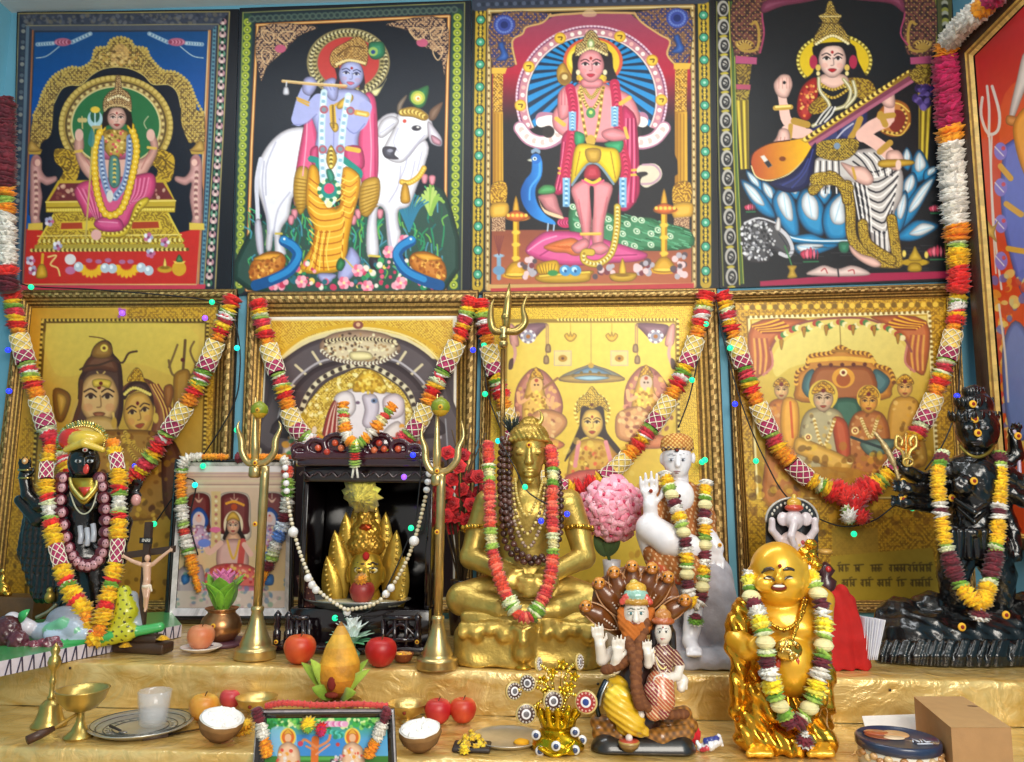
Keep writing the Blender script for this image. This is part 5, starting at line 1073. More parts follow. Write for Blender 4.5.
def beads(root,fig,pts,r,col,matname='bead',step=1.9,name='bead',every=None):
 0
 P=curve_px(fig,pts,8);L=np.r_[0,np.cumsum(np.linalg.norm(np.diff(P,axis=0),axis=1))];R=r*fig.k
 m=MB();m.tube(P,R*.18,'#4a3a2c',5);m.build('thread','matte',root)
 proto={};n=max(2,int(L[-1]/(R*step)))
 for i in range(n):
  t=L[-1]*(i+.5)/n;c=np.array([np.interp(t,L,P[:,k])for k in range(3)]);cc=col[i%len(col)]if isinstance(col,list)else col
  if cc not in proto:
   m=MB();m.ball((0,0,0),(R,R,R*.92),cc,10,7,bumpy=.05);o=raw_object(name,m.v,m.f,m.c,matname,None);me=o.data
   bpy.data.objects.remove(o);
   v=np.zeros(len(me.vertices)*3,np.float32);me.vertices.foreach_get('co',v);v=v.reshape(-1,3);v[:,2]-=R*.92;me.vertices.foreach_set('co',v.ravel());me.update();proto[cc]=me
  o=bpy.data.objects.new(name,proto[cc]);C.objects.link(o);o.parent=root;o.location=(c-org_of(root)).tolist()
GP='#c4a654'
Ys=Yat(525,671)+.15;f=Fig(Ys)
sh=thing('meditating_statue','large golden statue seated cross-legged in meditation on a gold rock throne','statue',f.P(526,662))
def seated(fig,dz=0):pass
f.c(GP,(505,590,19,0),(462,598,15,-12));f.c(GP,(462,600,15,-12),(500,609,12,-30),(535,612,9,-36));f.c(GP,(552,590,19,0),(590,600,15,-12));f.c(GP,(590,602,15,-12),(556,610,12,-32),(522,612,9,-38))
f.c(GP,(528,590,34,4),(528,555,29,4),(529,515,34,4));f.e(GP,528,503,47,17,24,4);f.e(GP,511,517,18,13,10,-20);f.e(GP,546,517,18,13,10,-20);f.c(GP,(529,492,12),(529,470,11))
for s_,sx in((-1,488),(1,569)):
 ex,hx_=(471,508)if s_<0 else(584,552)
 f.c(GP,(sx,503,14,4),(sx+s_*9,530,12.5,4),(ex,557,11,-4));f.c(GP,(ex,557,11,-4),(hx_-(-s_)*-6,576,8.5,-30),(hx_,582,7,-36))
hand(f,GP,506,583,pi/2,34,-38,.03,-1,0,7);hand(f,GP,552,588,-pi/2,34,-42,.03,1,0,7)
body=f.build('body','gold_paint',sh,1.5,3,disp=lumps(.12,.25))
g=Fig(Ys);HD=(529,456,17.5,25,19,-2)
g.e(GP,529,452,17.5,22,19,-2);g.e(GP,529,466,13,14,15,-5);g.c(GP,(529,448,2.2,-20),(529,461,3.2,-22));g.e(GP,529,462,4.5,3,4,-21);g.e(GP,529,480,5,3.5,4,-15)
for s_ in(-1,1):g.e(GP,529+s_*18,459,3,9,5,2);g.e(GP,529+s_*8,452,5.5,3.2,3,-18);g.e(GP,529+s_*19,474,3.5,5,4,0)
g.e(GP,529,471,6,2.2,3,-20);g.e(GP,529,475,5,2.4,3,-19.5)
g.build('head','gold_paint',sh,.9,1.4)
g=Fig(Ys);g.e('#b49444',529,437,20,15,21,2);g.e('#a88838',530,425,11,9,10,2);g.c('#a88838',(511,445,6,6),(506,470,7,10),(503,495,7,10));g.c('#a88838',(547,445,6,6),(552,470,7,10),(556,495,7,10));g.c('#c8a850',(510,440,2.6,-8),(529,437,2.6,-20),(548,440,2.6,-8))
g.build('hair','gold_paint',sh,1.2,2,disp=folds(1.4,0,.8,.5))
features(sh,f,HD,closed=True,iris='#5a4416',brow='#6a5220',lip='#8a6c28',mat_='gold_paint',bindi='#4a2a10');mark(sh,f.P(529,437+8,-22),3*f.k)
m=MB();P=[f.P(533+9*cos(t),417-9*sin(t),-4)for t in np.linspace(-2.4,.9,16)];m.tube(P,[max(.3,2.4*sin(pi*i/15))*f.k for i in range(16)],'#d8bc60',8);m.build('crescent_moon','gold_paint',sh)
for x,y in((471+4,529),(584-4,529)):
 m=MB();P=[f.P(x+13*cos(t),y+3*sin(t),2+14*sin(t))for t in np.linspace(0,2*pi,20)];m.tube(P,2.2*f.k,'#d8b850',8)
 for t in np.linspace(-2.6,-.5,6):m.ball(f.P(x+14*cos(t),y+3*sin(t),2+15*sin(t)),2.4*f.k,'#c89c3c',8,6)
 m.build('armband','gold_bright',sh)
g=Fig(Ys)
for d in(-26,0,26,48):
 g.c(GP,(474,640,20,d),(582,640,20,d));g.c(GP,(476,660,22,d),(580,660,22,d))
for x0,x1 in((462,508),(546,594)):
 for i in range(6):t=i/5;x=x0+(x1-x0)*t;g.c(GP,(x,625,3.5,-44),(x+7*sin(i*2.1),634+3*sin(i*1.7),3.5,-47),(x+9,628,3,-46))
g.e(GP,523,632,13,11,9,-44);g.e(GP,523,648,8,8,9,-48);g.e(GP,516,627,4,3,4,-51);g.e(GP,530,627,4,3,4,-51);g.c(GP,(523,630,2.5,-54),(523,641,4.5,-56));g.e(GP,523,655,8,6,8,-50)
g.c(GP,(466,617,6,-30),(528,619,6,-40),(590,617,6,-30))
g.build('throne','gold_paint',sh,1.8,5,disp=lumps(.09,.9),floor=Z1+.0005)
m=MB()
for i in range(26):a_=random.uniform(-.55,.45);p0_=f.P(513,436,6);p1_=f.P(513+22*sin(a_),436-25*cos(a_)*random.uniform(.6,1),6+random.uniform(-6,6));m.tube([p0_,(p0_+p1_)/2+np.array([0,0,.002]),p1_],[.7*f.k,.8*f.k,.25*f.k],random.choice(['#1c2a24','#2a3a30','#141a1c']),5)
m.build('feather_tuft','matte',sh)
rud=['#4a2c24','#5a3830','#3c231d']
def mala(label,fig,strings,where,mat_='bead'):
 r=thing('bead_necklace',label,'necklace',fig.P(*where));
 for pts,rr,col in strings:beads(r,fig,pts,rr,col,mat_)
 return r
mala('dark brown seed-bead necklaces, thick strands on the chest of the golden meditating statue',f,[([(503,436,-4),(500,470,-14),(502,510,-32),(506,545,-34),(520,560,-38),(535,563,-38)],3.6,rud),([(509,440,-4),(509,470,-16),(510,510,-36),(514,545,-38),(530,558,-42),(545,556,-38)],3.4,rud),([(558,470,-6),(561,500,-24),(560,535,-30),(550,556,-36),(535,563,-42)],3.2,rud),([(505,440,-10),(504,470,-20),(506,512,-38),(511,535,-42)],3.2,rud)],(505,440))
mala('thin strings of small gold and brown beads on the chest of the golden meditating statue',f,[([(515,478,-16),(518,500,-32),(527,516,-37),(537,500,-32),(543,480,-16)],1.5,['#d8c070','#c8a850']),([(513,482,-14),(516,512,-36),(527,534,-38),(540,512,-36),(546,482,-14)],1.7,['#e0c878','#7a5c3c']),([(511,486,-14),(514,520,-38),(528,548,-40),(543,520,-38),(550,486,-14)],1.9,['#8a7060','#c0a860','#a08878'])],(528,480))
Yb=Yat(700,672)+.14;f=Fig(Yb)
sb=thing('seated_saint_statue','statue of a white-faced saint in brown dotted robe and cap on grey rock','statue',f.P(690,668))
WH_,RB='#e6e2e6','#a4622c'
f.e(WH_,677,458,14.5,19,15,-4);f.e(WH_,678,468,10,11,11,-7);f.c(WH_,(678,456,2,-18),(678,465,2.8,-20));f.e(WH_,662,459,2.5,6,3,0);f.e(WH_,693,458,2.5,6,3,0);f.c(WH_,(678,472,10),(678,492,11));f.e(WH_,680,496,14,16,8,-12)
f.c(WH_,(652,520,8,-10),(650,505,7,-14));hand(f,WH_,650,506,-.05,34,-14,.06,1,2,7)
f.c(WH_,(650,528,14,-14),(668,540,15,-22),(690,548,13,-22));f.c(WH_,(648,534,12,-6),(652,552,10,-4))
f.c(WH_,(694,600,9,-24),(692,628,8,-28),(690,640,7,-32));f.c(WH_,(690,642,7,-34),(694,651,6,-46));
for i in range(4):f.c(WH_,(688+i*4,650,2.2,-48),(688+i*4.2,655,2,-54))
f.c(WH_,(708,535,8,-4),(716,548,7.5,-8));hand(f,WH_,717,545,pi+.12,30,-10,.05,1,3,7)
f.build('body','porcelain',sb,1.2,2)
g=Fig(Yb)
dot=lambda V,vc:np.where((np.sin(V[:,0]/g.k*1.15+V[:,2]/g.k*.4)*np.sin(V[:,2]/g.k*.8)>.55)[:,None],np.array(hx('#d8b48a')),vc)
g.c(RB,(664,500,16,4),(655,512,13,-4));g.c(RB,(694,500,16,4),(703,520,12,2),(709,538,9,0));g.c(RB,(680,500,20,6),(682,540,26,6),(682,566,26,4));g.c(RB,(660,555,16,-10),(690,568,18,-20));g.c('#b8502c',(655,566,8,-18),(700,582,8,-26));g.c('#b8502c',(694,570,14,-20),(697,600,11,-20));g.c(RB,(651,545,8,0),(660,570,10,-10))
g.sub(680,488,9,26,9,-22)
g.build('robe','matte',sb,1.2,3,disp=folds(.5,.2,.15,.9),paint=dot)
g=Fig(Yb);cap_=lambda V,vc:np.where((np.sin(V[:,0]/g.k*1.5)*np.sin(V[:,2]/g.k*1.5)>.2)[:,None],np.array(hx('#e0b868')),vc)
g.e('#b06c2c',677,446,16.5,12,17,-2);g.c('#4a3038',(662,449,1.6,-9),(670,448,1.6,-17),(684,448,1.6,-17),(693,449,1.6,-9));g.e('#b06c2c',677,442,16,9,15,-2);g.build('cap','matte',sb,1,1,paint=cap_)
features(sb,f,(677,460,14.5,19,15,-5),lip='#7a4a50',iris='#3a3a44',white='#c8ccd8',brow='#8a8890',vy=0,s=.8,lv=.6);mark(sb,f.P(677,450,-20),2.2*f.k,c1='#3a2014');mark(sb,f.P(679,496,-22),2*f.k,c1='#3a2014');mark(sb,f.P(651,491,-20),2*f.k,c1='#a04020');mark(sb,f.P(720,545,-18),2*f.k)
g=Fig(Yb);RK='#a19ca2'
for d in(-6,22):g.e(RK,712,612,24,48,26,d);g.e(RK,690,655,30,24,26,d);g.c(RK,(672,660,16,d),(716,660,16,d));g.e(RK,690,590,26,24,24,d+10)
g.e(RK,718,580,15,22,20,8);g.c('#b8b4ba',(690,662,12,-34),(722,662,12,-34));g.e(RK,668,620,18,40,20,14)
g.build('rock_seat','stone',sb,1.6,5,disp=lumps(.13,1.1),floor=Z1+.0005)
Yn=Yat(642,758,Z0)+.085;f=Fig(Yn)
nv=thing('cobra_hood_statue','painted bearded deity statue with consort on lap under a brown cobra hood','statue',f.P(642,745))
g=Fig(Yn)
for d in(-16,0,16,30):g.c('#23201f',(608,752,17,d),(678,752,17,d))
g.build('oval_base','gloss',nv,1.6,2,floor=Z0+.0005)
g=Fig(Yn);SN='#a87030'
for y,x0,x1,d in((733,600,640,-8),(735,636,686,-12),(722,598,624,0),(728,640,690,4),(716,650,684,6)):g.c(SN,(x0,y,8,d),((x0+x1)/2,y+3,9,d-8),(x1,y-2,8,d))
g.build('coiled_snake','gloss',nv,1.2,1.5,paint=lambda V,vc:vc*(0.85+.25*(np.sin(V[:,[0]]/g.k*.9)*np.sin(V[:,[2]]/g.k*.8))))
hoods=[((586,606),(622,632)),((599,583),(626,622)),((632,566),(632,608)),((668,577),(640,618)),((685,600),(648,628)),((614,572),(629,615)),((652,568),(636,612))]
g=Fig(Yn);
for(tx,ty),(bx,by)in hoods:
 mx,my=(tx*2+bx)/3,(ty*2+by)/3;g.c('#6e3c16',(bx,by,7,14),(mx,my,9.5,10),(tx,ty+3,7,8))
g.e('#7a4418',636,600,44,34,5,16);g.build('cobra_hood','gloss',nv,1.2,2)
for(tx,ty),(bx,by)in hoods:
 m=MB();
 for sg in(-1,1):
  dx,dy=bx-tx,by-ty;L=math.hypot(dx,dy);px_,py_=-dy/L,dx/L
  pts=[g.P(tx+dx*t+sg*px_*9.5*sin(pi*min(1,t+.12))**.6,ty+dy*t+sg*py_*9.5*sin(pi*min(1,t+.12))**.6,4)for t in np.linspace(0,.9,8)];m.tube(crom(pts,3),.8*g.k,'#b8865c',5)
 for t in np.linspace(.3,.85,9):m.ball(g.P(tx+dx*t,ty+dy*t,1+2*t),1.1*g.k,'#d8c4b4',8,5)
 m.build('hood_rib','gloss',nv)
 m=MB();m.ball(g.P(tx,ty,2),(6.5*g.k,6.5*g.k,6*g.k),'#c8842c',12,8);m.ball(g.P(tx,ty+3.5,-3),(5*g.k,4*g.k,3*g.k),'#a8621c',10,6)
 for s_ in(-1,1):m.ball(g.P(tx+s_*3,ty-1,-4.5),1.2*g.k,'#1c1414',6,4);m.ball(g.P(tx+s_*6,ty+1,-1),(1.6*g.k,1.5*g.k,2.5*g.k),'#8a4c18',8,5)
 m.build('cobra_head','gloss',nv)
SKW='#e2d8cc'
f.c('#3a2420',(636,650,15),(634,690,20),(636,716,24));f.e('#3a2420',634,655,24,12,12)
f.e(SKW,636,615,12.5,16,12,-8);f.c(SKW,(636,612,2,-20),(636,620,3.2,-22))
f.c(SKW,(612,652,6,-4),(602,660,5.5,-8),(600,645,5,-12));f.c(SKW,(618,660,6,-10),(615,668,5.5,-16),(617,658,5,-20));hand(f,SKW,599,645,-.1,22,-12,.05,1,1,4.6);hand(f,SKW,617,659,.1,24,-22,.05,1,1,5)
f.c(SKW,(640,706,3.5,-26),(641,715,3.5,-30))
f.build('body','porcelain',nv,1.0,1.6)
features(nv,f,(636,615,12.5,16,12,-8),iris='#3a6a70',brow='#4a4a30',lip='#c05050',s=1.15,vy=-.1,lv=.42)
g=Fig(Yn);OR='#b8641c'
g.e(OR,636,627,15,9,10,-12);g.e(OR,634,636,12,11,9,-14);g.c(OR,(622,612,5,-6),(624,625,6,-10));g.c(OR,(650,612,5,-6),(648,626,6,-10));g.sub(636,614,9.5,11,8,-22)
g.build('beard','matte',nv,1.0,1.5,disp=folds(1.2,.2,1.1,.5))
g=Fig(Yn);g.e('#b8862c',636,601,14.5,5,13,-8);g.e('#8fb8a8',636,595,12,7,11,-8);g.e('#d8a83c',636,588,10,6,9,-7);g.e('#c8b04c',634,583,4,4,4,-6);g.c('#c84a3c',(622,602,3,-14),(626,597,3,-14));g.c('#c84a3c',(650,602,3,-14),(646,597,3,-14));g.build('crown','gloss',nv,.9,1,disp=lumps(1.1,.5))
g=Fig(Yn);g.c('#e0b428',(618,690,13,-10),(620,705,15,-22),(632,722,12,-26));g.c('#d8aa24',(612,706,8,-12),(626,726,8,-22),(644,732,5,-26));g.e('#ecc83c',618,697,12,11,8,-24)
g.build('yellow_dhoti','gloss',nv,1.1,2,disp=folds(.5,0,.9,.7))
m=MB();m.tube(curve_px(f,[(606,680,-12),(600,692,-16),(597,706,-16),(599,716,-14)]),[2.2*f.k]*16,'#26303a',8);m.tube(curve_px(f,[(608,681,-14),(602,694,-18),(599.5,706,-18)]),1.1*f.k,'#b8bcc0',6);m.build('silver_bow','steel',nv)
g=Fig(Yn);BR='#6a3c1e'
for pts in([(646,622,-14),(637,648,-22),(622,664,-20),(606,670,-16)],[(640,640,-22),(637,665,-30),(638,690,-34),(646,706,-34),(664,714,-28),(684,714,-22)],[(628,640,-20),(634,660,-28),(636,690,-36),(640,706,-36)]):
 P=crom([np.array(p,float)for p in pts],7)
 for i,p in enumerate(P):g.e(BR if i%2 else '#7c4a26',p[0],p[1],5.4 if i%2 else 4.2,4.4,5,p[2])
g.build('bead_rope','matte',nv,.9,.8,disp=lumps(1.3,.45))
h=Fig(Yn-.012);h.e(SKW,663,633,8,11,8,-16);h.c(SKW,(663,645,4,-14),(663,650,4,-14));h.c('#6a2a34',(663,655,11,-14),(662,672,9,-14));h.c('#b85a3c',(660,684,13,-18),(662,700,12,-24),(654,712,8,-26));h.c('#8a2a34',(652,690,8,-26),(662,712,7,-28))
h.c('#6a2a34',(673,655,6,-12),(679,664,5,-12));h.c(SKW,(680,666,4.5,-12),(677,676,4.2,-18),(664,679,4,-24));h.c(SKW,(652,655,5,-16),(648,664,4.2,-20),(648,654,4,-24));hand(h,SKW,647,656,0,17,-24,.05,1,1,3.6);hand(h,SKW,668,678,-pi/2-.2,14,-26,.04,1,1,3.2)
h.c(SKW,(684,680,4.2,-14),(681,688,4,-18));hand(h,SKW,683,676,pi,16,-16,.05,1,1,3.4)
strp=lambda V,vc:np.where(((np.sin((V[:,0]+V[:,2])/h.k*1.6)>.7)&(vc[:,0]<.75))[:,None],np.array(hx('#e0c8a0')),vc)
h.build('consort','porcelain',nv,.9,1.2,paint=strp)
features(nv,h,(663,633,8,11,8,-16),lip='#b02830',s=1.1,vy=-.1,bindi='#a02020')
g=h.__class__(Yn-.012);g.e('#1c1618',663,629,10,10,9,-11);g.c('#1c1618',(654,632,3.5,-12),(653,648,3.5,-10));g.c('#1c1618',(672,632,3.5,-12),(673,648,3.5,-10));g.sub(663,634,7,9,8,-26);g.build('consort_hair','gloss',nv,.9,1)
g=Fig(Yn-.012);g.e('#a8562c',663,621,11,4,9,-14);g.e('#b87838',663,615,8,6,7,-13);g.e('#c89848',663,609,3.5,4,3,-12);g.build('consort_crown','gloss',nv,.8,1,disp=lumps(1.5,.5))
m=MB()
for i in range(3):m.tube(curve_px(f,[(655-i,650,-24),(658,660+i*4,-28),(663,664+i*5,-29),(668,659+i*4,-27),(671+i,650,-22)]),.8*f.k,['#d8c8b8','#e8d080','#c8b0a8'][i],5)
m.build('consort_necklace','gloss',nv)
m=MB();m.lathe(f.P(629,745,-34),[(5*f.k,-5*f.k,'#6a5030'),(9*f.k,-1*f.k,'#8a6a3c'),(10*f.k,2.5*f.k,'#b09048'),(9*f.k,4*f.k,'#c0483c'),(4*f.k,4.6*f.k,'#c85048'),(0,4.8*f.k)],'#b84a3c',20);m.ball(f.P(629,738,-34),3.5*f.k,'#e8d8d0',10,7);m.build('offering_bowl','gloss',nv)
Yl=Yat(787,757,Z0)+.075;f=Fig(Yl)
lb=thing('laughing_monk_statue','shiny golden statue of a laughing bald monk standing with bare belly and open robe','statue',f.P(787,750))
SG,RG='#ecb02c','#d8a030'
f.e(SG,778,570,26,27,25,-6);f.e(SG,779,585,27,20,22,-8);f.e(SG,778,594,19,12,17,-8);f.e(SG,765,584,10,8,7,-24);f.e(SG,793,584,10,8,7,-24);f.e(SG,779,579,5,4.5,6,-31);f.c(SG,(779,570,2.4,-29),(779,578,3.5,-31))
for s_ in(-1,1):f.c(SG,(778+s_*27,572,4.5,0),(778+s_*28,592,4,-2))
f.sub(779,588,7.5,4.2,5,-30)
f.e(SG,786,622,40,24,26,0);f.e(SG,788,662,30,32,32,-8);f.e(SG,772,630,16,11,9,-20);f.e(SG,801,630,16,11,9,-20)
f.c(SG,(738,640,12,-10),(748,648,11,-22),(757,645,9,-32));hand(f,SG,752,645,pi/2+.15,26,-36,.07,-1,3,6.5)
f.c(SG,(818,620,14,0),(822,600,11,-4),(808,586,9,-10),(802,578,8,-14));hand(f,SG,804,585,-.25,24,-18,.06,-1,3,6)
for fx in(762,823):
 f.c(SG,(fx,742,9,-8),(fx-2,748,8.5,-24),(fx-3,752,6,-34))
 for i in range(5):f.c(SG,(fx-12+i*5,751,3,-32),(fx-13+i*5.4,754,2.6+(.6 if i in(0,4)else 0),-40))
f.build('body','gloss',lb,1.2,3)
MATS['gloss_gold']=mat('gloss_gold',.3,metal=.45,coat=.4,bump=.05,bscale=80,vary=.06)
lb.children[-1].data.materials[0]=MATS['gloss_gold']
hd=(779,576,26,28,27,-6)
def sface(u,v,out=-.4):return f.P(hd[0]+u*hd[2],hd[1]+v*hd[3],hd[5]-hd[4]*math.sqrt(max(0,1-u*u-v*v))+out)
for s_ in(-1,1):
 m=MB();m.tube(crom([sface(s_*(.4+u),.02+u*u*2.6)for u in(-.24,-.1,.06,.22)],4),1.1*f.k,'#3a2a1c',6);feat(m,f,hd,s_*.4,.07,3.6,1.0,'#f0e4c0',-.2);m.build('eye','gloss',lb)
 m=MB();m.tube(crom([sface(s_*(.42+u),-.26+u*u*1.7+u*.22)for u in(-.24,-.1,.08,.24)],4),[1.2*f.k]*3+[1.9*f.k]*7+[1.1*f.k]*3,'#3a2c20',6);m.build('eyebrow','gloss',lb)
m=MB();feat(m,f,hd,0,.42,7.5,2.8,'#7a1c10',1.0);feat(m,f,hd,0,.36,5.8,1.4,'#f4ece0',-.2,1.2);m.build('laughing_mouth','gloss',lb);mark(lb,f.P(780,566,-33),2*f.k,c1='#7a1c10')
g=Fig(Yl)
g.c(RG,(748,612,16,2),(738,628,13,-4),(735,646,10,-8));g.c(RG,(746,640,13,6),(750,690,15,4),(755,735,16,2));g.c(RG,(740,655,9,-10),(738,690,8,-10),(735,712,6,-8));g.c(RG,(818,650,11,8),(822,676,12,4),(820,705,13,2),(818,735,13,2));g.c(RG,(762,700,16,-16),(750,735,15,-14));g.c(RG,(810,708,14,-14),(817,738,12,-12));g.c('#a87018',(788,705,18,-8),(788,740,22,-6));g.c(RG,(752,738,15,-16),(790,745,13,-24),(826,740,12,-16));g.c(RG,(755,690,8,-26),(772,712,8,-32),(800,722,8,-32),(820,700,7,-26));g.c(RG,(788,750,20,4),(760,750,16,6),(815,750,16,6))
g.build('robe','gold_bright',lb,1.3,3,disp=lambda X:1.0*np.sin(X[:,0]*.55+X[:,2]*.22+1.5*np.sin(X[:,2]*.12))+.5*np.sin(X[:,2]*.5+X[:,0]*.2),floor=Z0+.0005)
m=MB();P=curve_px(f,[(756,602,-12),(764,618,-28),(784,630,-36),(800,618,-30),(806,600,-16)],6);m.tube(P,1.8*f.k,'#d8aa3c',6)
for p in P[::2]:m.ball(p+np.array([0,-.001,0]),2.4*f.k,'#b8842a',8,5)
P=curve_px(f,[(803,600,-18),(799,620,-32),(792,640,-42),(789,650,-44)],6);m.tube(P,1.8*f.k,'#d8aa3c',6);[m.ball(p+np.array([0,-.001,0]),2.2*f.k,'#b8842a',8,5)for p in P[::2]]
m.build('chain','gold_bright',lb)
m=MB();m.ball(f.P(788,650,-44),(13*f.k,3*f.k,10*f.k),'#c89c40',14,8)
for i in range(26):t=random.uniform(0,6.28);r_=random.uniform(0,1);m.ball(f.P(788+12*r_*cos(t),650+9*r_*sin(t),-47),random.uniform(1.2,2.4)*f.k,random.choice(['#f0d490','#b0802c','#e0c070']),7,5)
m.build('medallion','gold_bright',lb)
for x in(778,798,806):m=MB();m.ball(f.P(x,664,-41+abs(x-790)*.35),(2.6*f.k,1.5*f.k,6*f.k),'#b83c1c',8,6,(790-x)*.012);m.build('red_petal_mark','gloss',lb)
g=Fig(Yl)
for p in((806,566),(812,572),(805,560),(813,560),(800,570),(810,552),(816,565),(804,552),(811,544)):g.e(RG,p[0],p[1],6,5,6,-4+random.uniform(-5,5))
g.c(RG,(810,590,6,2),(812,545,5,4));g.build('gold_ingot_branch','gold_bright',lb,1.0,1,disp=lumps(1.0,.9))
Yk=Yat(90,655)+.16;f=Fig(Yk);BK='#0e0e10'
kl=thing('black_goddess_statue','black goddess statue with red and gold headdress, tongue out, standing over a reclining figure','statue',f.P(85,650))
f.e(BK,84,462,15,18,15,-4);f.e(BK,84,470,11,11,12,-6);f.c(BK,(84,458,2,-18),(84,465,3,-20));f.c(BK,(84,475,9),(84,488,10));f.e(BK,84,495,27,13,14);f.c(BK,(84,500,21),(84,530,17),(84,556,24));f.c(BK,(78,556,20),(78,605,22));f.c(BK,(96,560,18),(98,610,18))
f.e(BK,76,503,9,8,6,-16);f.e(BK,92,503,9,8,6,-16)
f.c(BK,(62,496,8,2),(40,505,7,0),(28,494,6,-4),(25,476,6,-4));f.c(BK,(60,505,8,6),(38,520,7,4),(20,500,5.5,2));f.c(BK,(108,496,8,2),(124,508,7,-4),(134,494,5.5,-10));hand(f,BK,25,478,0,22,-4,.07,1,2,4.6);hand(f,BK,134,494,.3,16,-10,.07,-1,2,3.8)
f.c(BK,(110,505,7,6),(126,522,6,0),(124,540,5,-6))
f.build('body','black_gloss',kl,1.3,2.5)
features(kl,f,(84,463,15,18,15,-5),white='#c8ccd0',iris='#101010',brow='#3a3a40',lip='#601818',s=1.15,vy=-.1)
m=MB();m.ball(f.P(86,469,-21),(3.2*f.k,1.6*f.k,5*f.k),'#d83c34',10,7);m.build('tongue','gloss',kl);m=MB();m.ball(f.P(85,450,-19),(3*f.k,1.5*f.k,2.2*f.k),'#d8c8c0',8,6);m.ball(f.P(85,450,-20.5),1.3*f.k,'#a02018',8,6);m.build('forehead_mark','gloss',kl)
g=Fig(Yk);HR='#0b0b0c'
for i in range(9):
 x=26+i*4.5;g.c(HR,(62+i*2,478,6,8),(x+8,510,8,10),(x,550,8,10),(x+14,596,7,8))
for i in range(5):g.c(HR,(104+i*2,478,5,8),(110+i*3,505,6,10),(108+i*3,560,6,12))
g.build('hair','black_gloss',kl,1.5,2,disp=lambda X:.9*np.sin(X[:,0]*1.1+.5*np.sin(X[:,2]*.2))+.4*np.sin(X[:,2]*.9))
g=Fig(Yk);g.e('#c8281c',72,440,13,12,12,-4,.5);g.e('#d8b83c',86,440,18,10,14,-6);g.c('#e0c044',(66,450,3,-14),(84,443,4,-20),(103,450,3,-14));g.e('#d8c068',83,437,22,16,5,6);g.build('headdress','gloss',kl,1.1,1.5)
m=MB()
for t in np.linspace(-.3,pi+.3,34):m.leaf(f.P(83+20*cos(t),443-16*sin(t),4),f.P(83+28*cos(t),443-23*sin(t),3),2.2*f.k,(0,-1,0),random.choice(['#d8c068','#e8dc98','#b89434']),4,.1,.3*f.k);m.ball(f.P(83+21*cos(t),443-17*sin(t),2),1.6*f.k,'#e0cc80',6,5)
m.build('headdress_fringe','gold_bright',kl)
m=MB();P=[(70,478,-14),(72,486,-20),(78,494,-24),(84,499,-26),(90,494,-24),(96,486,-20),(97,478,-14)]
m.prism([f.P(*p)for p in((70,478,-16),(97,478,-16),(96,490,-22),(84,505,-26),(72,490,-22))],(0,.004,0),'#d8bc48')
for w_ in(0,4):m.tube(curve_px(f,[(x,y+w_,d-3)for x,y,d in P]),1.6*f.k,['#f0dc80','#a07c24'][w_>0],6)
m.build('breast_plate','gold_paint',kl);m=MB();m.prism([f.P(78,487,-28),f.P(91,487,-28),f.P(84,496,-30)],(0,.003,0),'#d03424');m.tube(curve_px(f,[(70,492,-20),(76,508,-24),(84,514,-25),(92,508,-24),(97,492,-20)]),.8*f.k,'#c8c8b0',5);m.build('neck_ornament','gloss',kl)
sk_pts=crom([np.array(p,float)for p in((62,478,-16),(60,500,-20),(63,525,-22),(68,548,-24),(76,562,-26),(87,566,-27),(98,560,-26),(105,543,-24),(106,520,-22),(104,498,-20),(100,478,-16))],4)
for i in range(0,len(sk_pts),2):
 x,y,d=sk_pts[i];m=MB();m.ball(f.P(x,y,d),(7.4*f.k,5*f.k,6.6*f.k),'#5c1828',10,8);m.ball(f.P(x+1,y+.5,d-3.5),(4*f.k,2.6*f.k,4.4*f.k),'#cc98a0',10,7)
 for s_ in(-1,1):m.ball(f.P(x+s_*1.4,y,d-6),.7*f.k,'#3a1420',6,4)
 m.build('garland_head','gloss',kl)
for x,y in((80,532),(87,534),(93,530)):m=MB();m.tube(curve_px(f,[(x,y-6,-20),(x+1,y+4,-22),(x,y+12,-22)]),[2.6*f.k]*10+[2*f.k],'#b8bcc8',8);m.build('waist_pendant','gloss',kl)
m=MB();m.ball(f.P(136,500,-14),(5*f.k,4.4*f.k,6*f.k),'#d89c98',10,8);m.ball(f.P(136,495,-11),(5.4*f.k,5*f.k,4*f.k),'#1c1414',10,7);m.build('held_head','gloss',kl)
for x,y in((25,470),(25,478)):m=MB();m.tube([f.P(x+6.5*cos(t),y,-4+6.5*sin(t))for t in np.linspace(0,6.28,14)],1.2*f.k,'#b8a060',6);m.build('bracelet','gold_bright',kl)
mark(kl,f.P(25,461,-9),3.4*f.k,'palm_mark','#d8a060','#e8d8b8')
m=MB();m.ball(f.P(50,597,-18),(5*f.k,5*f.k,6*f.k),'#c8a850',10,8);m.ball(f.P(50,590,-18),3*f.k,'#d8bc60',8,6);m.tube(curve_px(f,[(57,604,-24),(48,612,-26),(36,618,-28)]),[2*f.k]*11,'#a89c80',6);m.build('foot_bell','gold_paint',kl)
pA,pB,pC,pD=atz(-14,680,Z1),atz(181,637,Z1),atz(170,622,Z1),atz(-30,636,Z1);pA[0],pD[0]=max(pA[0],XL+.01),max(pD[0],XL+.01)
Hb=.035
def slab_pts(z,k=1.0):return[np.array([p[0],p[1],Z1+z])for p in(pA,pB,pC,pD)]
m=MB();q0,q1=slab_pts(.0008),slab_pts(Hb);n_=40
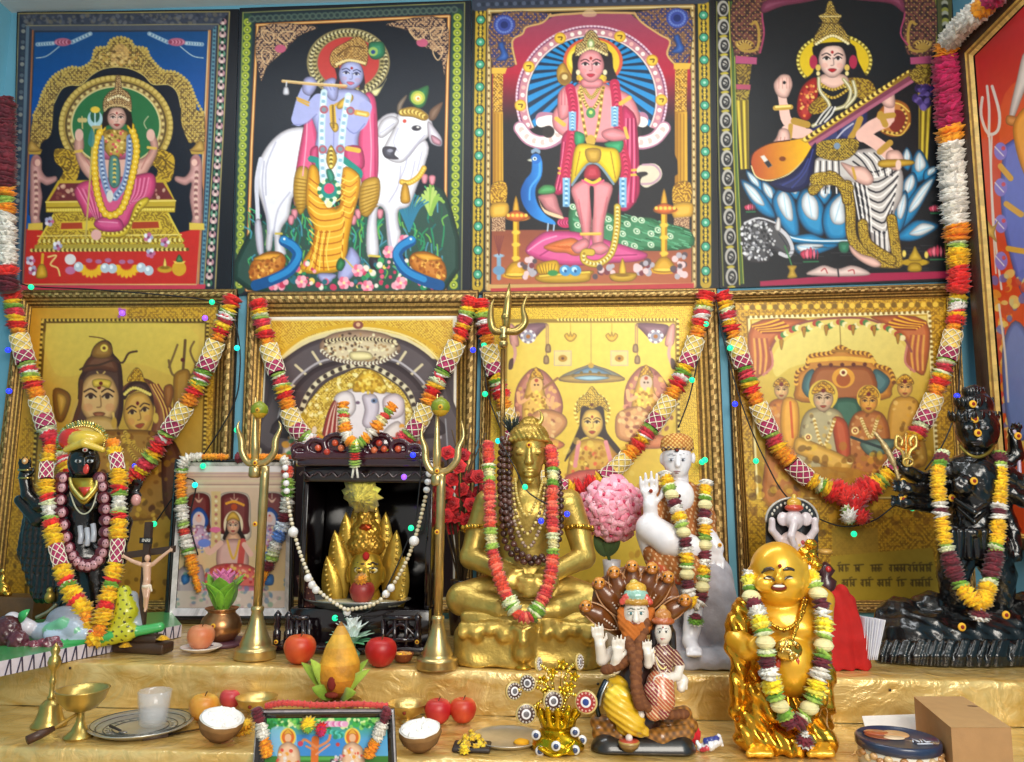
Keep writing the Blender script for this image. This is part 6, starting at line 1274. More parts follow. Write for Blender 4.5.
for i in range(n_):
 a0,a1=q0[0]+(q0[1]-q0[0])*i/n_,q0[0]+(q0[1]-q0[0])*(i+1)/n_;b0,b1=a0+(0,0,Hb),a1+(0,0,Hb);sl=(q0[1]-q0[0])/n_*.6
 m.add([a0,a1,b1,b0],[(0,1,2,3)],'#d4ccd8');o_=np.array([.0,-.0015,0]);m.tube([a0+o_+sl*.2,b0+o_+sl*(1.1 if i%2 else-.4)],.0019,'#342c48',5)
m.add([q0[1],q0[2],q1[2],q1[1]],[(0,1,2,3)],'#b8a0b0');m.add([q0[2],q0[3],q1[3],q1[2]],[(0,1,2,3)],'#c8c0c8');m.add([q0[3],q0[0],q1[0],q1[3]],[(0,1,2,3)],'#c8c0c8');m.add(q1,[(0,1,2,3)],'#3a9a54');m.add(q0,[(3,2,1,0)],'#888888')
m.build('base_slab','gloss',kl,False)
ex=unit(pB-pA);g=Fig(Yk);g2=Fig(float((pA[1]+pB[1])/2+.02))
g2.c('#3aa858',(5,655,5,-36),(60,645,5,-22),(160,627,5,12));
g2.e('#8a8c98',66,622,20,16,12,-4);g2.c('#a8b4c4',(40,632,9,-10),(75,630,11,-12));g2.c('#74b890',(50,630,6,-16),(62,624,6,-16),(76,630,6,-16));g2.c('#b8c8dc',(50,636,6,-20),(85,634,6,-14));g2.c('#d8d0d8',(12,620,8,-14),(28,628,8,-16))
g2.c('#c0c028',(112,636,8,0),(126,612,11,6),(124,592,7,8));g2.c('#c0c028',(100,640,7,-4),(128,632,9,2));g2.c('#a8b0b8',(133,596,5,12),(138,630,6,12))
leop=lambda V,vc:np.where(((np.sin(V[:,0]/g2.k*.75)*np.sin(V[:,2]/g2.k*.75)>.72)&(vc[:,2]<.3)&(vc[:,0]>.6))[:,None],np.array(hx('#26241c')),vc)
g2.build('reclining_figure','gloss',kl,1.2,2,paint=leop)
g2=Fig(float((pA[1]+pB[1])/2-.04));g2.e('#4a1c24',6,634,18,18,14,0);g2.e('#5c2430',18,642,10,11,9,-8)
for i in range(16):g2.c(['#5c2430','#7a3444'][i%2],(22+i*2.2,648-i*.3+4*sin(i*2),4,-8+4*sin(i)),(28+i*2.2,652-i*.4-3*sin(i*2),3.4,-10))
g2.build('reclining_head_hair','gloss',kl,1.1,1,disp=lumps(.8,.8));m=MB();m.leaf(g2.P(20,622,0),g2.P(30,609,0),5*g2.k,(0,-1,0.2),'#3aa858',6,.2);m.build('leaf_ornament','gloss',kl)
Yd=Yat(950,668)+.185;f=Fig(Yd)
dt=thing('black_deity_statue','glossy black many-armed statue with stacked heads on a broad black rocky base','statue',f.P(965,655))
f.e(BK,977,428,20,24,19,-2);f.e(BK,977,440,14,13,14,-6);f.c(BK,(977,425,2.5,-20),(977,434,3.5,-22));f.e(BK,975,405,17,13,15,0);f.e(BK,974,393,10,8,9,0);f.e(BK,974,418,24,8,18,4);f.c(BK,(962,412,3,0),(958,405,2,0));f.c(BK,(988,412,3,0),(993,404,2,0))
f.c(BK,(977,448,11),(976,462,14));f.e(BK,974,470,34,15,17);f.c(BK,(974,478,26),(973,510,21),(971,540,26));f.e(BK,964,485,12,10,7,-18);f.e(BK,985,485,12,10,7,-18)
f.c(BK,(960,545,19,-6),(953,575,14,-8),(955,608,11,-4));f.c(BK,(988,545,19,-2),(1000,575,14,-4),(1000,608,11,-2));f.c(BK,(955,540,12,-12),(990,545,13,-12))
for pts in(((948,470,10,2),(925,481,7.5,0),(905,470,6,-8)),((948,486,9,2),(925,492,7,-6),(907,489,6,-16)),((950,496,9,4),(928,505,7,-4),(905,503,6,-14)),((1000,470,10,2),(1022,484,8,0),(1040,474,6,-8)),((1000,486,9,2),(1024,500,7.5,-4),(1042,496,6,-10)),((1000,498,8,4),(1012,530,7,0),(1016,556,6,-6)),((1000,468,9,8),(1016,455,7,6),(1014,438,5.5,4))):f.c(BK,*pts)
hand(f,BK,905,469,-.5,16,-8,.1,1,3,4);hand(f,BK,907,489,-1.3,16,-16,.1,1,3,4);hand(f,BK,905,503,-1.4,16,-14,.1,1,3,4);hand(f,BK,1014,438,.2,16,4,.1,-1,3,4)
f.build('body','black_gloss',dt,1.2,2.2,disp=lambda X:lumps(.42,.6)(X)+lumps(.9,.35)(X))
g=Fig(Yd)
for x in range(952,1001,8):g.c(BK,(x,532,4,-27),(x+2*sin(x),556,5,-24))
g.c(BK,(948,528,4,-16),(974,533,4.5,-28),(1000,528,4,-14));g.c(BK,(956,500,2.6,-16),(974,512,3,-27),(992,500,2.6,-16));g.c(BK,(958,508,2.2,-16),(974,522,2.6,-26),(990,508,2.2,-16));g.build('waist_cloth','black_gloss',dt,1.0,1)
m=MB()
for y,R in((394,9),(404,17),(418,23)):
 for t in np.linspace(-2.9,-.24,9):m.leaf(f.P(974+R*cos(t),y+3,R*.85*sin(t)),f.P(974+R*1.12*cos(t),y-7,R*.95*sin(t)),2.6*f.k,(cos(t),sin(t),.2),'#141416',5,.1,.8*f.k)
m.build('crown_points','black_gloss',dt)
features(dt,f,(977,430,20,24,19,-3),white='#8a8c90',iris='#101012',brow='#2a2a2e',lip='#2a2020',s=1.0,vy=-.1)
g=Fig(Yd);RKB='#0c0c0e'
for d in(-14,6,30,60):g.c(RKB,(912,640,28,d),(1004,640,28,d));g.c(RKB,(904,660,20,d),(1008,660,20,d))
for x,y,r_ in((900,606,18),(930,600,17),(960,612,22),(995,615,20),(1025,606,22),(890,618,16)):g.e(RKB,x,y+6,r_,r_*.8,r_,0)
g.build('rocky_base','black_gloss',dt,2.0,5,disp=lumps(.16,2.0),floor=Z1+.0005)
g=Fig(Yd)
for i in range(23):
 x=883+i*7;dd=-40-12*sin(pi*min(1,i/22));g.c('#101012',(x,646,5,dd),(x-1,660,6,dd-3),(x-2,672,5,dd-4))
for i in range(30):x=883+i*5.2+2*sin(i*2.3);dd=-42-12*sin(pi*min(1,i/30));g.c('#101012',(x+4+2*sin(i),641,1.8,dd-2),(x-1+2*sin(i),656,2.5,dd-6),(x-3,672,2,dd-6))
g.build('ribbed_rim','black_gloss',dt,.9,1.0,floor=Z1+.0005)
m=MB();m.tube(curve_px(f,[(960,446,-14),(968,454,-20),(978,457,-21),(988,453,-19),(994,446,-12)]),1.7*f.k,'#8a7a34',6);m.build('neck_ring','gold_paint',dt)
for p_ in((973,404,-17),(975,419,-20),(978,433,-25),(974,481,-28),(903,482,-14),(903,499,-16),(1018,436,-2),(962,627,-56),(1006,615,-50),(952,498,-8)):mark(dt,f.P(*p_),3.8*f.k)
m=MB();P=curve_px(f,[(899,480,-14),(893,462,-14),(884,445,-12),(874,432,-10)]);m.tube(P,[2*f.k]*5+[3.2*f.k]*6+[2.2*f.k]*4+[.5*f.k],'#c0a878',6);m.build('curved_sword','antique',dt)
m=MB()
for sg in(-1,1):m.tube(curve_px(f,[(906,470,-10),(906+sg*4,452,-12),(906+sg*10,446,-12),(906+sg*9,436,-12),(906+sg*4,440,-12),(906+sg*5,446,-12)]),1.7*f.k,'#d8b868',6)
m.tube([f.P(906,470,-10),f.P(906,433,-12)],[1.6*f.k,.8*f.k],'#d8b868',6);m.tube([f.P(908+5*cos(t),462+4*sin(t),-13)for t in np.linspace(0,6.28,12)],1.4*f.k,'#c8a858',6);m.build('small_trident','gold_paint',dt)
m=MB();m.tube(curve_px(f,[(1014,430,2),(1018,452,2),(1020,480,0)]),2*f.k,'#b8a8c0',6);m.build('conch_stem','gloss',dt)
def lime(name,label,p,r,c1='#7c8a1e',c2='#c8a02c'):
 m=MB();n_=16
 m.lathe(p,[(.0001,-r*1.0,c2),(r*.5,-r*.84,c2),(r*.9,-r*.4,c1),(r,0,c1),(r*.88,r*.45,c1),(r*.5,r*.82,c1),(r*.12,r*1.02,'#5a5c18'),(.0001,r*1.05)],c1,n_)
 root=thing(name,label,'fruit',p);m.build('fruit_body','wax',root);m=MB();m.ball(np.array(p)+(r*.1,-r*.86,-r*.1),(r*.32,r*.2,r*.32),'#c89a28',8,6);m.ball(np.array(p)+(r*.1,-r*1.0,-r*.1),(r*.12,r*.1,r*.12),'#5a2414',6,5);m.build('paste_mark','matte',root)
BS='#c4ac74'
def trident_stand(label,x,yb,ytop,tipx,Y,limey=None):
 f=Fig(Y);k=f.k;b=f.P(x,yb);b[2]=Z1+.0005;t=f.P(x,ytop);H=t[2]-b[2]
 root=thing('trident_stand',label,'trident',b,'brass tridents on stands')
 m=MB();m.lathe(b,[(20*k,0),(20.5*k,2*k),(19.5*k,7*k),(20.2*k,8*k),(19*k,10*k),(15*k,11*k),(15.5*k,14*k),(11*k,24*k),(7*k,36*k),(5.5*k,44*k),(6.5*k,46*k),(6*k,49*k),(4*k,50*k)],BS,28);m.build('flared_base','brass',root)
 m=MB();m.lathe(b+(0,0,49*k),[(4.4*k,0),(4.6*k,(H-60*k)),(4.4*k,H-49*k)],BS,14);m.lathe(t-(0,0,12*k),[(4*k,0),(6*k,2*k),(6*k,10*k),(4.6*k,12*k)],BS,16);m.build('pole','brass',root)
 m=MB();xa,xb=tipx;c0=t
 for tx,ty in((xa,421),(xb,421)):
  sg=-1 if tx<x else 1;w_=abs(tx-x)
  P=curve_px(f,[(x,ytop-2,0),(x+sg*w_*.45,ytop-4,0),(x+sg*w_*.8,ytop-14,0),(x+sg*w_*.86,ytop-26,0),(tx+sg*1.5,ytop-38,0),(tx-sg*.5,ty,0)],5);n_=len(P);m.tube(P,[3.6*k*(1 if i<n_*.55 else max(.12,(n_-i)/(n_*.45)))for i in range(n_)],BS,8)
 m.tube([f.P(x,ytop,0),f.P(x,ytop-20,0),f.P(x,ytop-40,0),f.P(x+.5,(limey or ytop-50)-13,0)],[3.6*k,4.4*k,2.6*k,.6*k],BS,10);m.ball(f.P(x,ytop-4,0),5*k,BS,10,8)
 m.build('trident_head','brass',root)
 for y in(ytop-3,ytop+58):mark(root,f.P(x,y,-5.4),2.6*k)
 return root,f
Yt=Yat(253,658);tr,ft=trident_stand('brass trident on a flared stand in front of the small white-framed picture',255,655,466,(239,279),Yt,410);lime('lime','green lime spiked on the trident before the small white-framed picture',ft.P(259.5,410,-1),9*ft.k)
Yt2=Yat(436,668);tr,ft=trident_stand('brass trident on a flared stand between the shrine cabinet and the golden statue',437,664,474,(423,462),Yt2,407);lime('lime','green lime spiked on the trident right of the shrine cabinet',ft.P(440.5,407,-1),10*ft.k)
Yt3=-.22;f=Fig(Yt3);k=f.k
root=thing('tall_trident','tall slim brass trident standing behind the golden meditating statue','trident',(*f.P(502,600)[:2],Z1+.0005));b=org_of(root)
m=MB();m.lathe(b,[(14*k,0),(14*k,4*k),(7*k,12*k),(2.6*k,20*k)],BS,20);m.build('foot','brass',root)
m=MB();m.tube([b+(0,0,10*k),f.P(503,349)],2.6*k,'#8a6a38',10);m.ball(f.P(503.5,344),(5*k,5*k,4.6*k),BS,12,8);m.lathe(f.P(503.5,340),[(3*k,0),(5*k,3*k),(3*k,6*k),(5.4*k,10*k),(4*k,14*k)],BS,14);m.build('pole','brass',root)
m=MB()
for sg,tip in((-1,(494,299)),(1,(528,294))):
 P=curve_px(f,[(506,331,0),(506+sg*11,331,0),(508+sg*17,322,0),(507+sg*16,308,0),(tip[0],tip[1],0)],6);n_=len(P);m.tube(P,[4*k*(1 if i<n_*.5 else max(.1,(n_-i)/(n_*.5)))for i in range(n_)],'#b8a060',8)
m.tube([f.P(506,333),f.P(506.5,316),f.P(508,300),f.P(509.5,283)],[3.4*k,4.6*k,3.8*k,.5*k],'#b8a060',10);m.ball(f.P(506,317,0),5.2*k,'#b8a060',10,8);m.build('trident_head','brass',root)
Yc=Yat(144,652);f=Fig(Yc);k=f.k
root=thing('crucifix','small wooden crucifix with a pale figure and yellow flowers on its foot block','crucifix',(*f.P(143,650)[:2],Z1+.0005));WD='#3e2a1e'
b=org_of(root)
m=MB();m.bbox(b+(0,0,5*k),(27*k,10*k,5*k),WD,1.2*k,-.12);m.bbox(b+(0,0,13*k),(17*k,7*k,4*k),WD,1*k,-.12);m.build('foot_block','wood',root)
m=MB();t=f.P(146,522);m.box((b+t+(0,0,14*k))/2+(0,0,0),(3.3*k,2.6*k,(t[2]-b[2]-14*k)/2),WD);m.build('upright','wood',root,False)
m=MB();a0,a1=f.P(121,556,-1),f.P(174,549,-1);ex_=unit(a1-a0);m.prism([a0+(0,0,-3.4*k),a1+(0,0,-3.4*k),a1+(0,0,3.4*k),a0+(0,0,3.4*k)],(0,4*k,0),WD);m.build('crossbeam','wood',root,False)
g=Fig(Yc);FL='#d8ac90'
g.c(FL,(147,566,4,-6),(147,580,3.4,-7),(146,586,3.8,-7));g.c(FL,(140,564,2.2,-6),(132,561,1.8,-5),(125,557,1.5,-4));g.c(FL,(153,564,2.2,-6),(160,558,1.8,-5),(169,551,1.5,-4));g.e(FL,147,565,6.5,3.2,3,-6);g.c(FL,(144.5,588,2.8,-7),(145.5,597,2,-9),(145,606,1.7,-7));g.c(FL,(148.5,588,2.8,-7),(147,597,2,-9.5),(146,608,1.7,-7));g.e(FL,147.5,558,2.8,3.6,3,-7);g.c(FL,(145.5,608,1.4,-7),(145,611,1.2,-9))
for ox,oy,s_ in((124,556.5,-1),(170,550,1)):
 for j in(-1,-.3,.3,1):g.c(FL,(ox,oy+j*.8,.6,-4),(ox+s_*2.2,oy+j*1.4,.45,-5))
 g.c(FL,(ox,oy-1,.6,-4),(ox+s_*.6,oy-2.6,.45,-5))
g.build('figure','porcelain',root,.5,.8)
g=Fig(Yc);g.e('#e4d4c0',146.5,586,4.6,3,4.2,-7);g.c('#e4d4c0',(150,586,1.6,-8),(151.5,591,1,-8));g.build('loincloth','matte',root,.5,.5);g=Fig(Yc);g.e('#3a2418',147.5,556.5,3.2,3,3,-6);g.c('#3a2418',(145,558,1.1,-6),(144.6,562,.9,-6));g.c('#3a2418',(150,558,1.1,-6),(150.4,562,.9,-6));g.build('hair','matte',root,.5,.5)
def text_mesh(name,s_,p,size,col,parent,right=(1,0,0),up=(0,0,1),mt='matte',depth=.0004):
 cu=bpy.data.curves.new('lettering','FONT');cu.body=s_;cu.size=size;cu.extrude=depth;cu.align_x='CENTER';cu.align_y='CENTER'
 o=bpy.data.objects.new('lettering',cu);C.objects.link(o);bpy.context.view_layer.update();me=bpy.data.meshes.new_from_object(o.evaluated_get(bpy.context.evaluated_depsgraph_get()));bpy.data.objects.remove(o)
 r_,u_=unit(right),unit(up);n_=np.cross(r_,u_);V=[np.asarray(p)+r_*v.co.x+u_*v.co.y+n_*v.co.z for v in me.vertices];Fs=[tuple(q.vertices)for q in me.polygons]
 return raw_object(name,V,Fs,[col]*len(Fs),mt,parent,False)
m=MB();m.box(f.P(146,540.5,-4),(6.4*k,.8*k,2.8*k),'#1a1614');pl=m.build('plaque','satin',root,False);text_mesh('plaque_lettering','INRI',f.P(146,540.5,-5),4.6*k,'#e0dcd4',root)
for x,y in((126,646),(163,639)):
 m=MB()
 for i in range(4):m.frill(f.P(x,y-i*1.0,-9),(0,0,1),(6-i)*k,'#e8b41c',11,.3)
 m.build('yellow_flower','petal',root)
Yq=Yat(228,624);f=Fig(Yq);k=f.k
inn=[(186,466),(288,466),(285,608),(176,608)]
a=Art(inn,'#dcc8b4',res=1.8,o=(150,440),k=6.35)
a.q('#f0e8e8','200,150 900,150 900,210 200,210');a.q(vgrad('#d8b8a0',200,'#d8bc8c',900),'200,205 900,205 900,1100 150,1100')
for y,c_ in((215,'#c8a0a0'),(235,'#b89088'),(262,'#d8c8a0'),(285,'#a88878'),(300,'#e0d0b0')):a.l(c_,7,[(200,y),(900,y)])
for cx,w_,y0 in((310,70,345),(535,90,345),(775,75,345)):
 a.p('#e8dcc8',[(cx-w_-14,520),(cx-w_-8,y0+30),(cx-w_*.6,y0-8),(cx+w_*.6,y0-8),(cx+w_+8,y0+30),(cx+w_+14,520),(cx+w_,640),(cx-w_,640)]);a.p('#6e2626',[(cx-w_,520),(cx-w_,y0+40),(cx-w_*.5,y0),(cx+w_*.5,y0),(cx+w_,y0+40),(cx+w_,520),(cx+w_-5,600),(cx-w_+5,600)]);a.p('#d8a890',[(cx-26,y0+25),(cx,y0+40),(cx+26,y0+25),(cx+10,y0+55),(cx-10,y0+55)]);a.l('#e0d0b0',4,[(cx,y0),(cx,y0+30)])
a.d('#e8a030',9,9,'480,410 535,395 600,420');a.e('#b84a20',535,430,20)
for x in(420,):a.q('#d8b880',[(x-30,330),(x+30,330),(x+30,700),(x-30,700)]);a.d(['#b87868','#e8d8b0'],10,12,[(x,350),(x,690)])
for x,blue in((310,'#2a5ab0'),(760,'#2454a8')):
 a.p(blue,[(x-62,520),(x-40,460),(x,432),(x+40,460),(x+62,520),(x+40,560),(x-40,560)]);a.e('#e0c8c8',x,520,40,60);a.e('#e8b8a8',x,505,20,24);a.e('#c84040',x,485,6);a.p('#c8a0c0',[(x-45,570),(x,545),(x+45,570),(x+70,680),(x-70,680)]);a.t(['#e8d0a0','#b05878','#7890c0','#f0e0e0'],50,6,11,[(x-50,560),(x+50,560),(x+70,700),(x-70,700)])
a.e('#e8d4b0',530,545,62,90);a.p('#241818','480,580 500,500 560,500 580,580 600,640 470,640');a.p('#e8b088','505,595 555,595 578,655 482,655');a.face(528,553,40,54,'#ecb894',lips='#b03030');a.p('#d8a840','488,520 500,480 528,460 556,480 570,520 528,505');a.p('#d8a8a0','430,690 480,640 580,640 620,700 610,830 440,830');a.l('#c8504a',40,'590,650 570,830');a.l('#e8b8a8',34,'450,660 380,720 360,680');a.l('#e8b8a8',34,'600,670 640,730');a.d('#e0b040',7,24,'490,640 530,760 570,640');a.p('#d86058','330,900 420,800 630,800 720,900 640,960 400,960');a.t(['#f0b8a0','#e8c860','#b83040'],60,7,12,'360,900 440,810 620,810 700,900');a.p('#e88aa8','300,960 420,930 640,930 740,960 640,1010 400,1010');a.e('#e07098',415,575,36,18);a.e('#7088d8',345,660,40,26);a.e('#e8b850',705,690,36,34);a.e('#6080d0',745,745,46,30)
a.p('#b8a8b0','180,830 330,800 330,1000 180,1000');a.p('#3a78c0','200,870 240,850 250,900 210,920');a.p('#3a78c0','720,870 780,860 780,920 720,920');a.q('#d8c8c0','150,960 900,960 900,1100 150,1100');a.t(['#78a890','#c8a8b0','#6088b0','#e8e0d8'],130,9,18,'160,850 900,850 900,1090 160,1090',.6)
fr=thing('small_picture_frame','small black framed picture with wide white mat, propped behind the brass trident','picture',f.P(228,621))
outer=[(176,459),(296,459),(293,623),(165,623)]
WMAT=[(0,-.6,'#161414'),(0,1,'#1c1a1a'),(.3,1.3,'#24201e'),(.45,1.1,'#1a1816'),(.5,.8,'#e4e0e2'),(.98,.7,'#f0ecee'),(1,.5,'#c8b8b0')]
frame_rails('black_frame',fr,outer,inn,lambda x,y:at(x,y,Yq),(0,-1,0),WMAT,'lacquer',None,30,.01)
a.build('print','glossy_print',fr,Y=Yq-.004,back=(0,.003,0));m=MB();m.prism([at(*q,Yq)for q in outer],(0,.006,0),'#2a2420');m.build('backing','matte',fr,False)
Yg=Yat(325,752,Z0)-.034;f=Fig(Yg);k=f.k
inn=[(267,718),(387,717),(390,806),(262,806)]
a=Art(inn,'#3a8cc8',res=1.8,o=(240,690),k=6.0235)
a.q(vgrad('#2f9a48',170,'#58a8e0',300),'140,150 900,150 910,700 130,700');a.q('#3c8cd8','330,270 700,270 700,410 330,410');a.q('#3a7a30','130,400 910,400 910,700 130,700');a.t(['#3fae4c','#1f7a34','#8ad060','#e8f0b0'],190,9,17,'165,170 880,170 880,225 165,235',.9,False)
a.p('#90c8f0','190,230 330,250 330,400 220,400',.7);a.q('#58a850','340,405 600,405 600,425 340,425')
for cx in(290,678):
 a.e('#f0d050',cx,285,48,56);a.e('#d86a24',cx,285,38,44);a.e('#e8b890',cx,290,20,26);a.p('#e0a838',[(cx-26,270),(cx,235),(cx+26,270),(cx,262)]);a.p('#e8c0a0',[(cx-60,370),(cx-20,320),(cx+20,320),(cx+70,380),(cx+60,560),(cx-60,560)]);a.t(['#f0d8c0','#d84a3a','#e8a030','#e8e8f0'],40,7,13,[(cx-50,370),(cx+50,370),(cx+60,540),(cx-60,540)])
a.l('#d8702c',46,'455,300 450,440 455,620');a.l('#d88a5c',16,'450,340 390,300 370,330');a.l('#d88a5c',16,'460,350 530,310 545,270');a.l('#e0987c',12,'460,390 540,330');a.l('#d88a5c',12,'440,360 400,340');a.d(['#e8a8d0','#d870b0','#f0d0e8'],18,10,'520,205 640,205');a.d(['#38b0a8','#2a8a70','#68d0c0'],15,14,'530,250 620,270 570,285');a.e('#c84060',365,325,16);a.e('#c84040',590,330,12);a.t(['#e8e0f0','#404050','#e8a0c0'],16,8,14,'560,410 620,400 620,450 560,450')
fp=thing('front_picture_frame','black and silver framed colourful tree picture leaning at the front edge, garlanded','picture',f.P(325,815))
outer=[(258,710),(394,709),(399,815),(250,815)]
frame_rails('black_frame',fp,outer,inn,lambda x,y:at(x,y,Yg),(0,-1,0),[(0,-.6,'#8a8688'),(0,1,'#a8a4a8'),(.15,1.2,'#2a2626'),(.5,1.0,'#181616'),(.8,.7,'#242022'),(1,.4,'#b8b4b0')],'lacquer',None,30,.008)
a.build('print','glossy_print',fp,Y=Yg-.003,back=(0,.003,0));m=MB();m.prism([at(*q,Yg)for q in outer],(0,.006,0),'#2a2420');m.build('backing','matte',fp,False)
m=MB();zt_=f.P(325,815)[2];m.box((f.P(325,815)[0],Yg+.0,(Zm+zt_)/2+.0005),(.16,.012,(zt_-Zm)/2-.0005),'#5a4430');m.build('support_ledge','wood',fp,False)
m=MB();P=curve_px(f,[(266,706,-3),(285,703,-5),(320,705,-5),(355,704,-5),(388,706,-3)],6)
for i in range(len(P)-1):m.frill((P[i]+P[i+1])/2,P[i+1]-P[i],3.2*k,'#c23a34',8,1.0)
m.tube(P,2.6*k,'#c8423c',7);o=m.build('red_thread_ribbon','petal');tag(o,'red thread ribbon laid along the top of the front colourful picture','ribbon')
Ycb=Yat(350,655);f=Fig(Ycb);k=f.k;DK='#1c0f14'
cb=thing('shrine_cabinet','dark glossy wooden shrine cabinet with carved purple-brown crest, open in front','shrine cabinet',f.P(355,655))
D=.20;xl,xr=f.P(291,600)[0],f.P(427,600)[0];zt=f.P(357,461)[2];b_=Z1+.0005;fz=f.P(350,612)[2]
def bx(name,x0,x1,y0,y1,z0,z1,col,mt='lacquer'):
 m=MB();m.bbox(((x0+x1)/2,(y0+y1)/2,(z0+z1)/2),(abs(x1-x0)/2,abs(y1-y0)/2,abs(z1-z0)/2),col,.0025);return m.build(name,mt,cb)
bx('plinth',xl-16*k,xr+2*k,Ycb,Ycb+D+.07,b_,b_+.022,DK);bx('floor_board',xl-6*k,xr,Ycb+.05,Ycb+D+.07,b_+.022,fz,'#140c10')
bx('side_panel',xl,xl+6*k,Ycb+.06,Ycb+D+.07,fz,zt-.012,'#120a0e');bx('side_panel',xr-6*k,xr,Ycb+.06,Ycb+D+.07,fz,zt-.012,'#120a0e');bx('back_panel',xl+6*k,xr-6*k,Ycb+D+.05,Ycb+D+.07,fz,zt-.012,'#0a0709')
bx('roof',xl-3*k,xr+2*k,Ycb+.02,Ycb+D+.07,zt-.014,zt+.012,'#2c1420');bx('valance',xl+2*k,xr-2*k,Ycb+.045,Ycb+.06,f.P(350,482)[2],zt-.014,'#180d12')
m=MB()
for i in range(9):x=300+i*14;P=curve_px(Fig(Ycb+.043),[(x,475,0),(x+4,472,-1),(x+9,477,-1),(x+13,474,0)]);m.tube(P,1.3*k,'#3a2a30',6)
m.build('valance_carving','lacquer',cb)
for x0,x1 in((291,309),(383,418)):
 m=MB();y_=Ycb+.012
 for yy in(618,640):m.tube([at(x0,yy,y_),at(x1,yy,y_)],2.6*k,'#20121a',8)
 for x in np.linspace(x0,x1,4):m.tube([at(x,620,y_),at(x,654,y_)],2.2*k,'#20121a',8)
 m.tube(curve_px(Fig(y_),[(x0+3,636,0),((x0+x1)/2,624,0),(x1-3,636,0)]),1.8*k,'#2a1820',6);m.build('railing','lacquer',cb)
for x in(276,417,287):
 m=MB();p_=at(x,652,Ycb+.012);m.lathe((p_[0],p_[1],b_+.022),[(4*k,0),(4*k,12*k),(2.6*k,14*k),(3.8*k,18*k),(2.8*k,24*k),(4*k,28*k),(2*k,31*k),(0.1*k,33*k)],'#20121a',12);m.build('post','lacquer',cb);
 mark(cb,at(x,642,Ycb+.012-5*k),2.2*k)
g=Fig(Ycb+.03);CR='#3c1424'
g.c(CR,(296,456,5,0),(420,456,5,0))
for i,(x,y,r_)in enumerate(((300,450,7),(316,447,9),(336,444,12),(357,448,8),(380,444,12),(400,448,9),(415,451,7))):
 P=[(x+r_*cos(t),y-r_*.8*sin(t))for t in np.linspace(-.5,4.6,11)];g.c(CR,*[(px_,py_,2.6,-1)for px_,py_ in P]);g.e(CR,x,y,r_*.9,r_*.7,4,3)
g.build('carved_crest','lacquer',cb,.9,1.2)
for i,(x,y)in enumerate(((335,443),(341,448),(379,443),(384,449),(374,450),(318,448),(327,452),(398,449))):m=MB();m.ball(f.P(x,y,7),(3.6*k,3*k,3.4*k),random.choice(['#c8502c','#b83a28','#d87048','#a84a34']),10,7,bumpy=.06);m.build('crest_fruit','gloss',cb)
Yi=Ycb+.13;g=Fig(Yi);gk=g.k;IG='#c8a23c'
idl=thing('golden_face_idol','golden deity face idol with tall crown and flame-like side petals inside the shrine cabinet','statue',at(366,606,Yi));idl.location[2]=fz+.0165;ORG[idl.name]=np.array(idl.location)
h=Fig(Yi);h.e(IG,366,572,17,23,15,-4);h.e(IG,366,584,12,12,12,-6);h.c(IG,(366,570,2,-18),(366,580,3.4,-21));h.e(IG,366,581,4.4,2.8,4,-20);h.e(IG,366,588,5,2,3,-18);h.c(IG,(366,596,14,2),(366,612,22,4))
for s_ in(-1,1):h.e(IG,366+s_*17,575,3,8,4,-2);h.e(IG,366+s_*7,570,4.5,2.4,3,-17)
h.build('face','gold_paint',idl,.9,1.4,floor=fz+.017);features(idl,Fig(Yi),(366,573,17,23,15,-4),iris='#1a1008',brow='#2a1808',lip='#a05a20',white='#e8dca8',s=1.4,vy=-.12,mat_='gloss',lv=.66)
m=MB();m.ball(g.P(366,556,-19),(3.6*gk,2*gk,4*gk),'#b81c18',8,6);m.build('forehead_mark','matte',idl)
h=Fig(Yi);h.e('#b88c34',366,545,19,13,14,0);h.e('#c89c3c',366,531,15,12,11,0);h.e('#b88c34',366,518,9,12,8,0);h.e('#c8a040',366,508,4,7,4,0);h.e('#b84a20',366,527,6,3,3,-11);h.build('crown','gold_paint',idl,.9,1.5,disp=lumps(.9,1.0))
for s_ in(-1,1):
 for j,(dx,yb_,yt,w_,lean_)in enumerate(((34,614,556,11,5),(27,600,530,12,4),(18,585,512,12,2),(8,575,500,11,1))):
  m=MB();B_,T_=g.P(366+s_*(dx-lean_),yb_,6+j*2),g.P(366+s_*(dx+lean_),yt,4+j*2);m.leaf(B_,T_,w_*gk,(0,-1,0),'#c8a444',10,.03,1.2*gk)
  for q in np.linspace(.15,.85,9):m.ball(B_+(T_-B_)*q+np.array([s_*w_*.35*gk*sin(pi*q),-3.4*gk,0]),(2.6*gk*(1.1-q*.5),1.6*gk,1.5*gk),['#e0c468','#b08c38'][int(q*40)%2],8,5,s_*.5)
  m.build('side_petal','gold_paint',idl)
o=MB();n_=8
tray=thing('shrine_tray','steel tray with pale rice inside the shrine cabinet under the golden face idol','tray',(at(357,606,Ycb+.1)[0],Ycb+.1,fz+.001))
c_=org_of(tray);m=MB();m.lathe(c_,[(42*k,0),(54*k,8*k),(56*k,8.4*k),(54*k,6.6*k),(44*k,2*k),(0,1.6*k)],'#b8b8b8',36,sy=.62);m.build('tray_body','steel',tray);m=MB();m.lathe(c_+(0,0,2.2*k),[(46*k,0),(43*k,2.6*k),(20*k,3.4*k),(0,3.6*k)],'#e0d8b0',30,sy=.6);m.build('rice','matte',tray)
idl.location[2]=fz+.0165
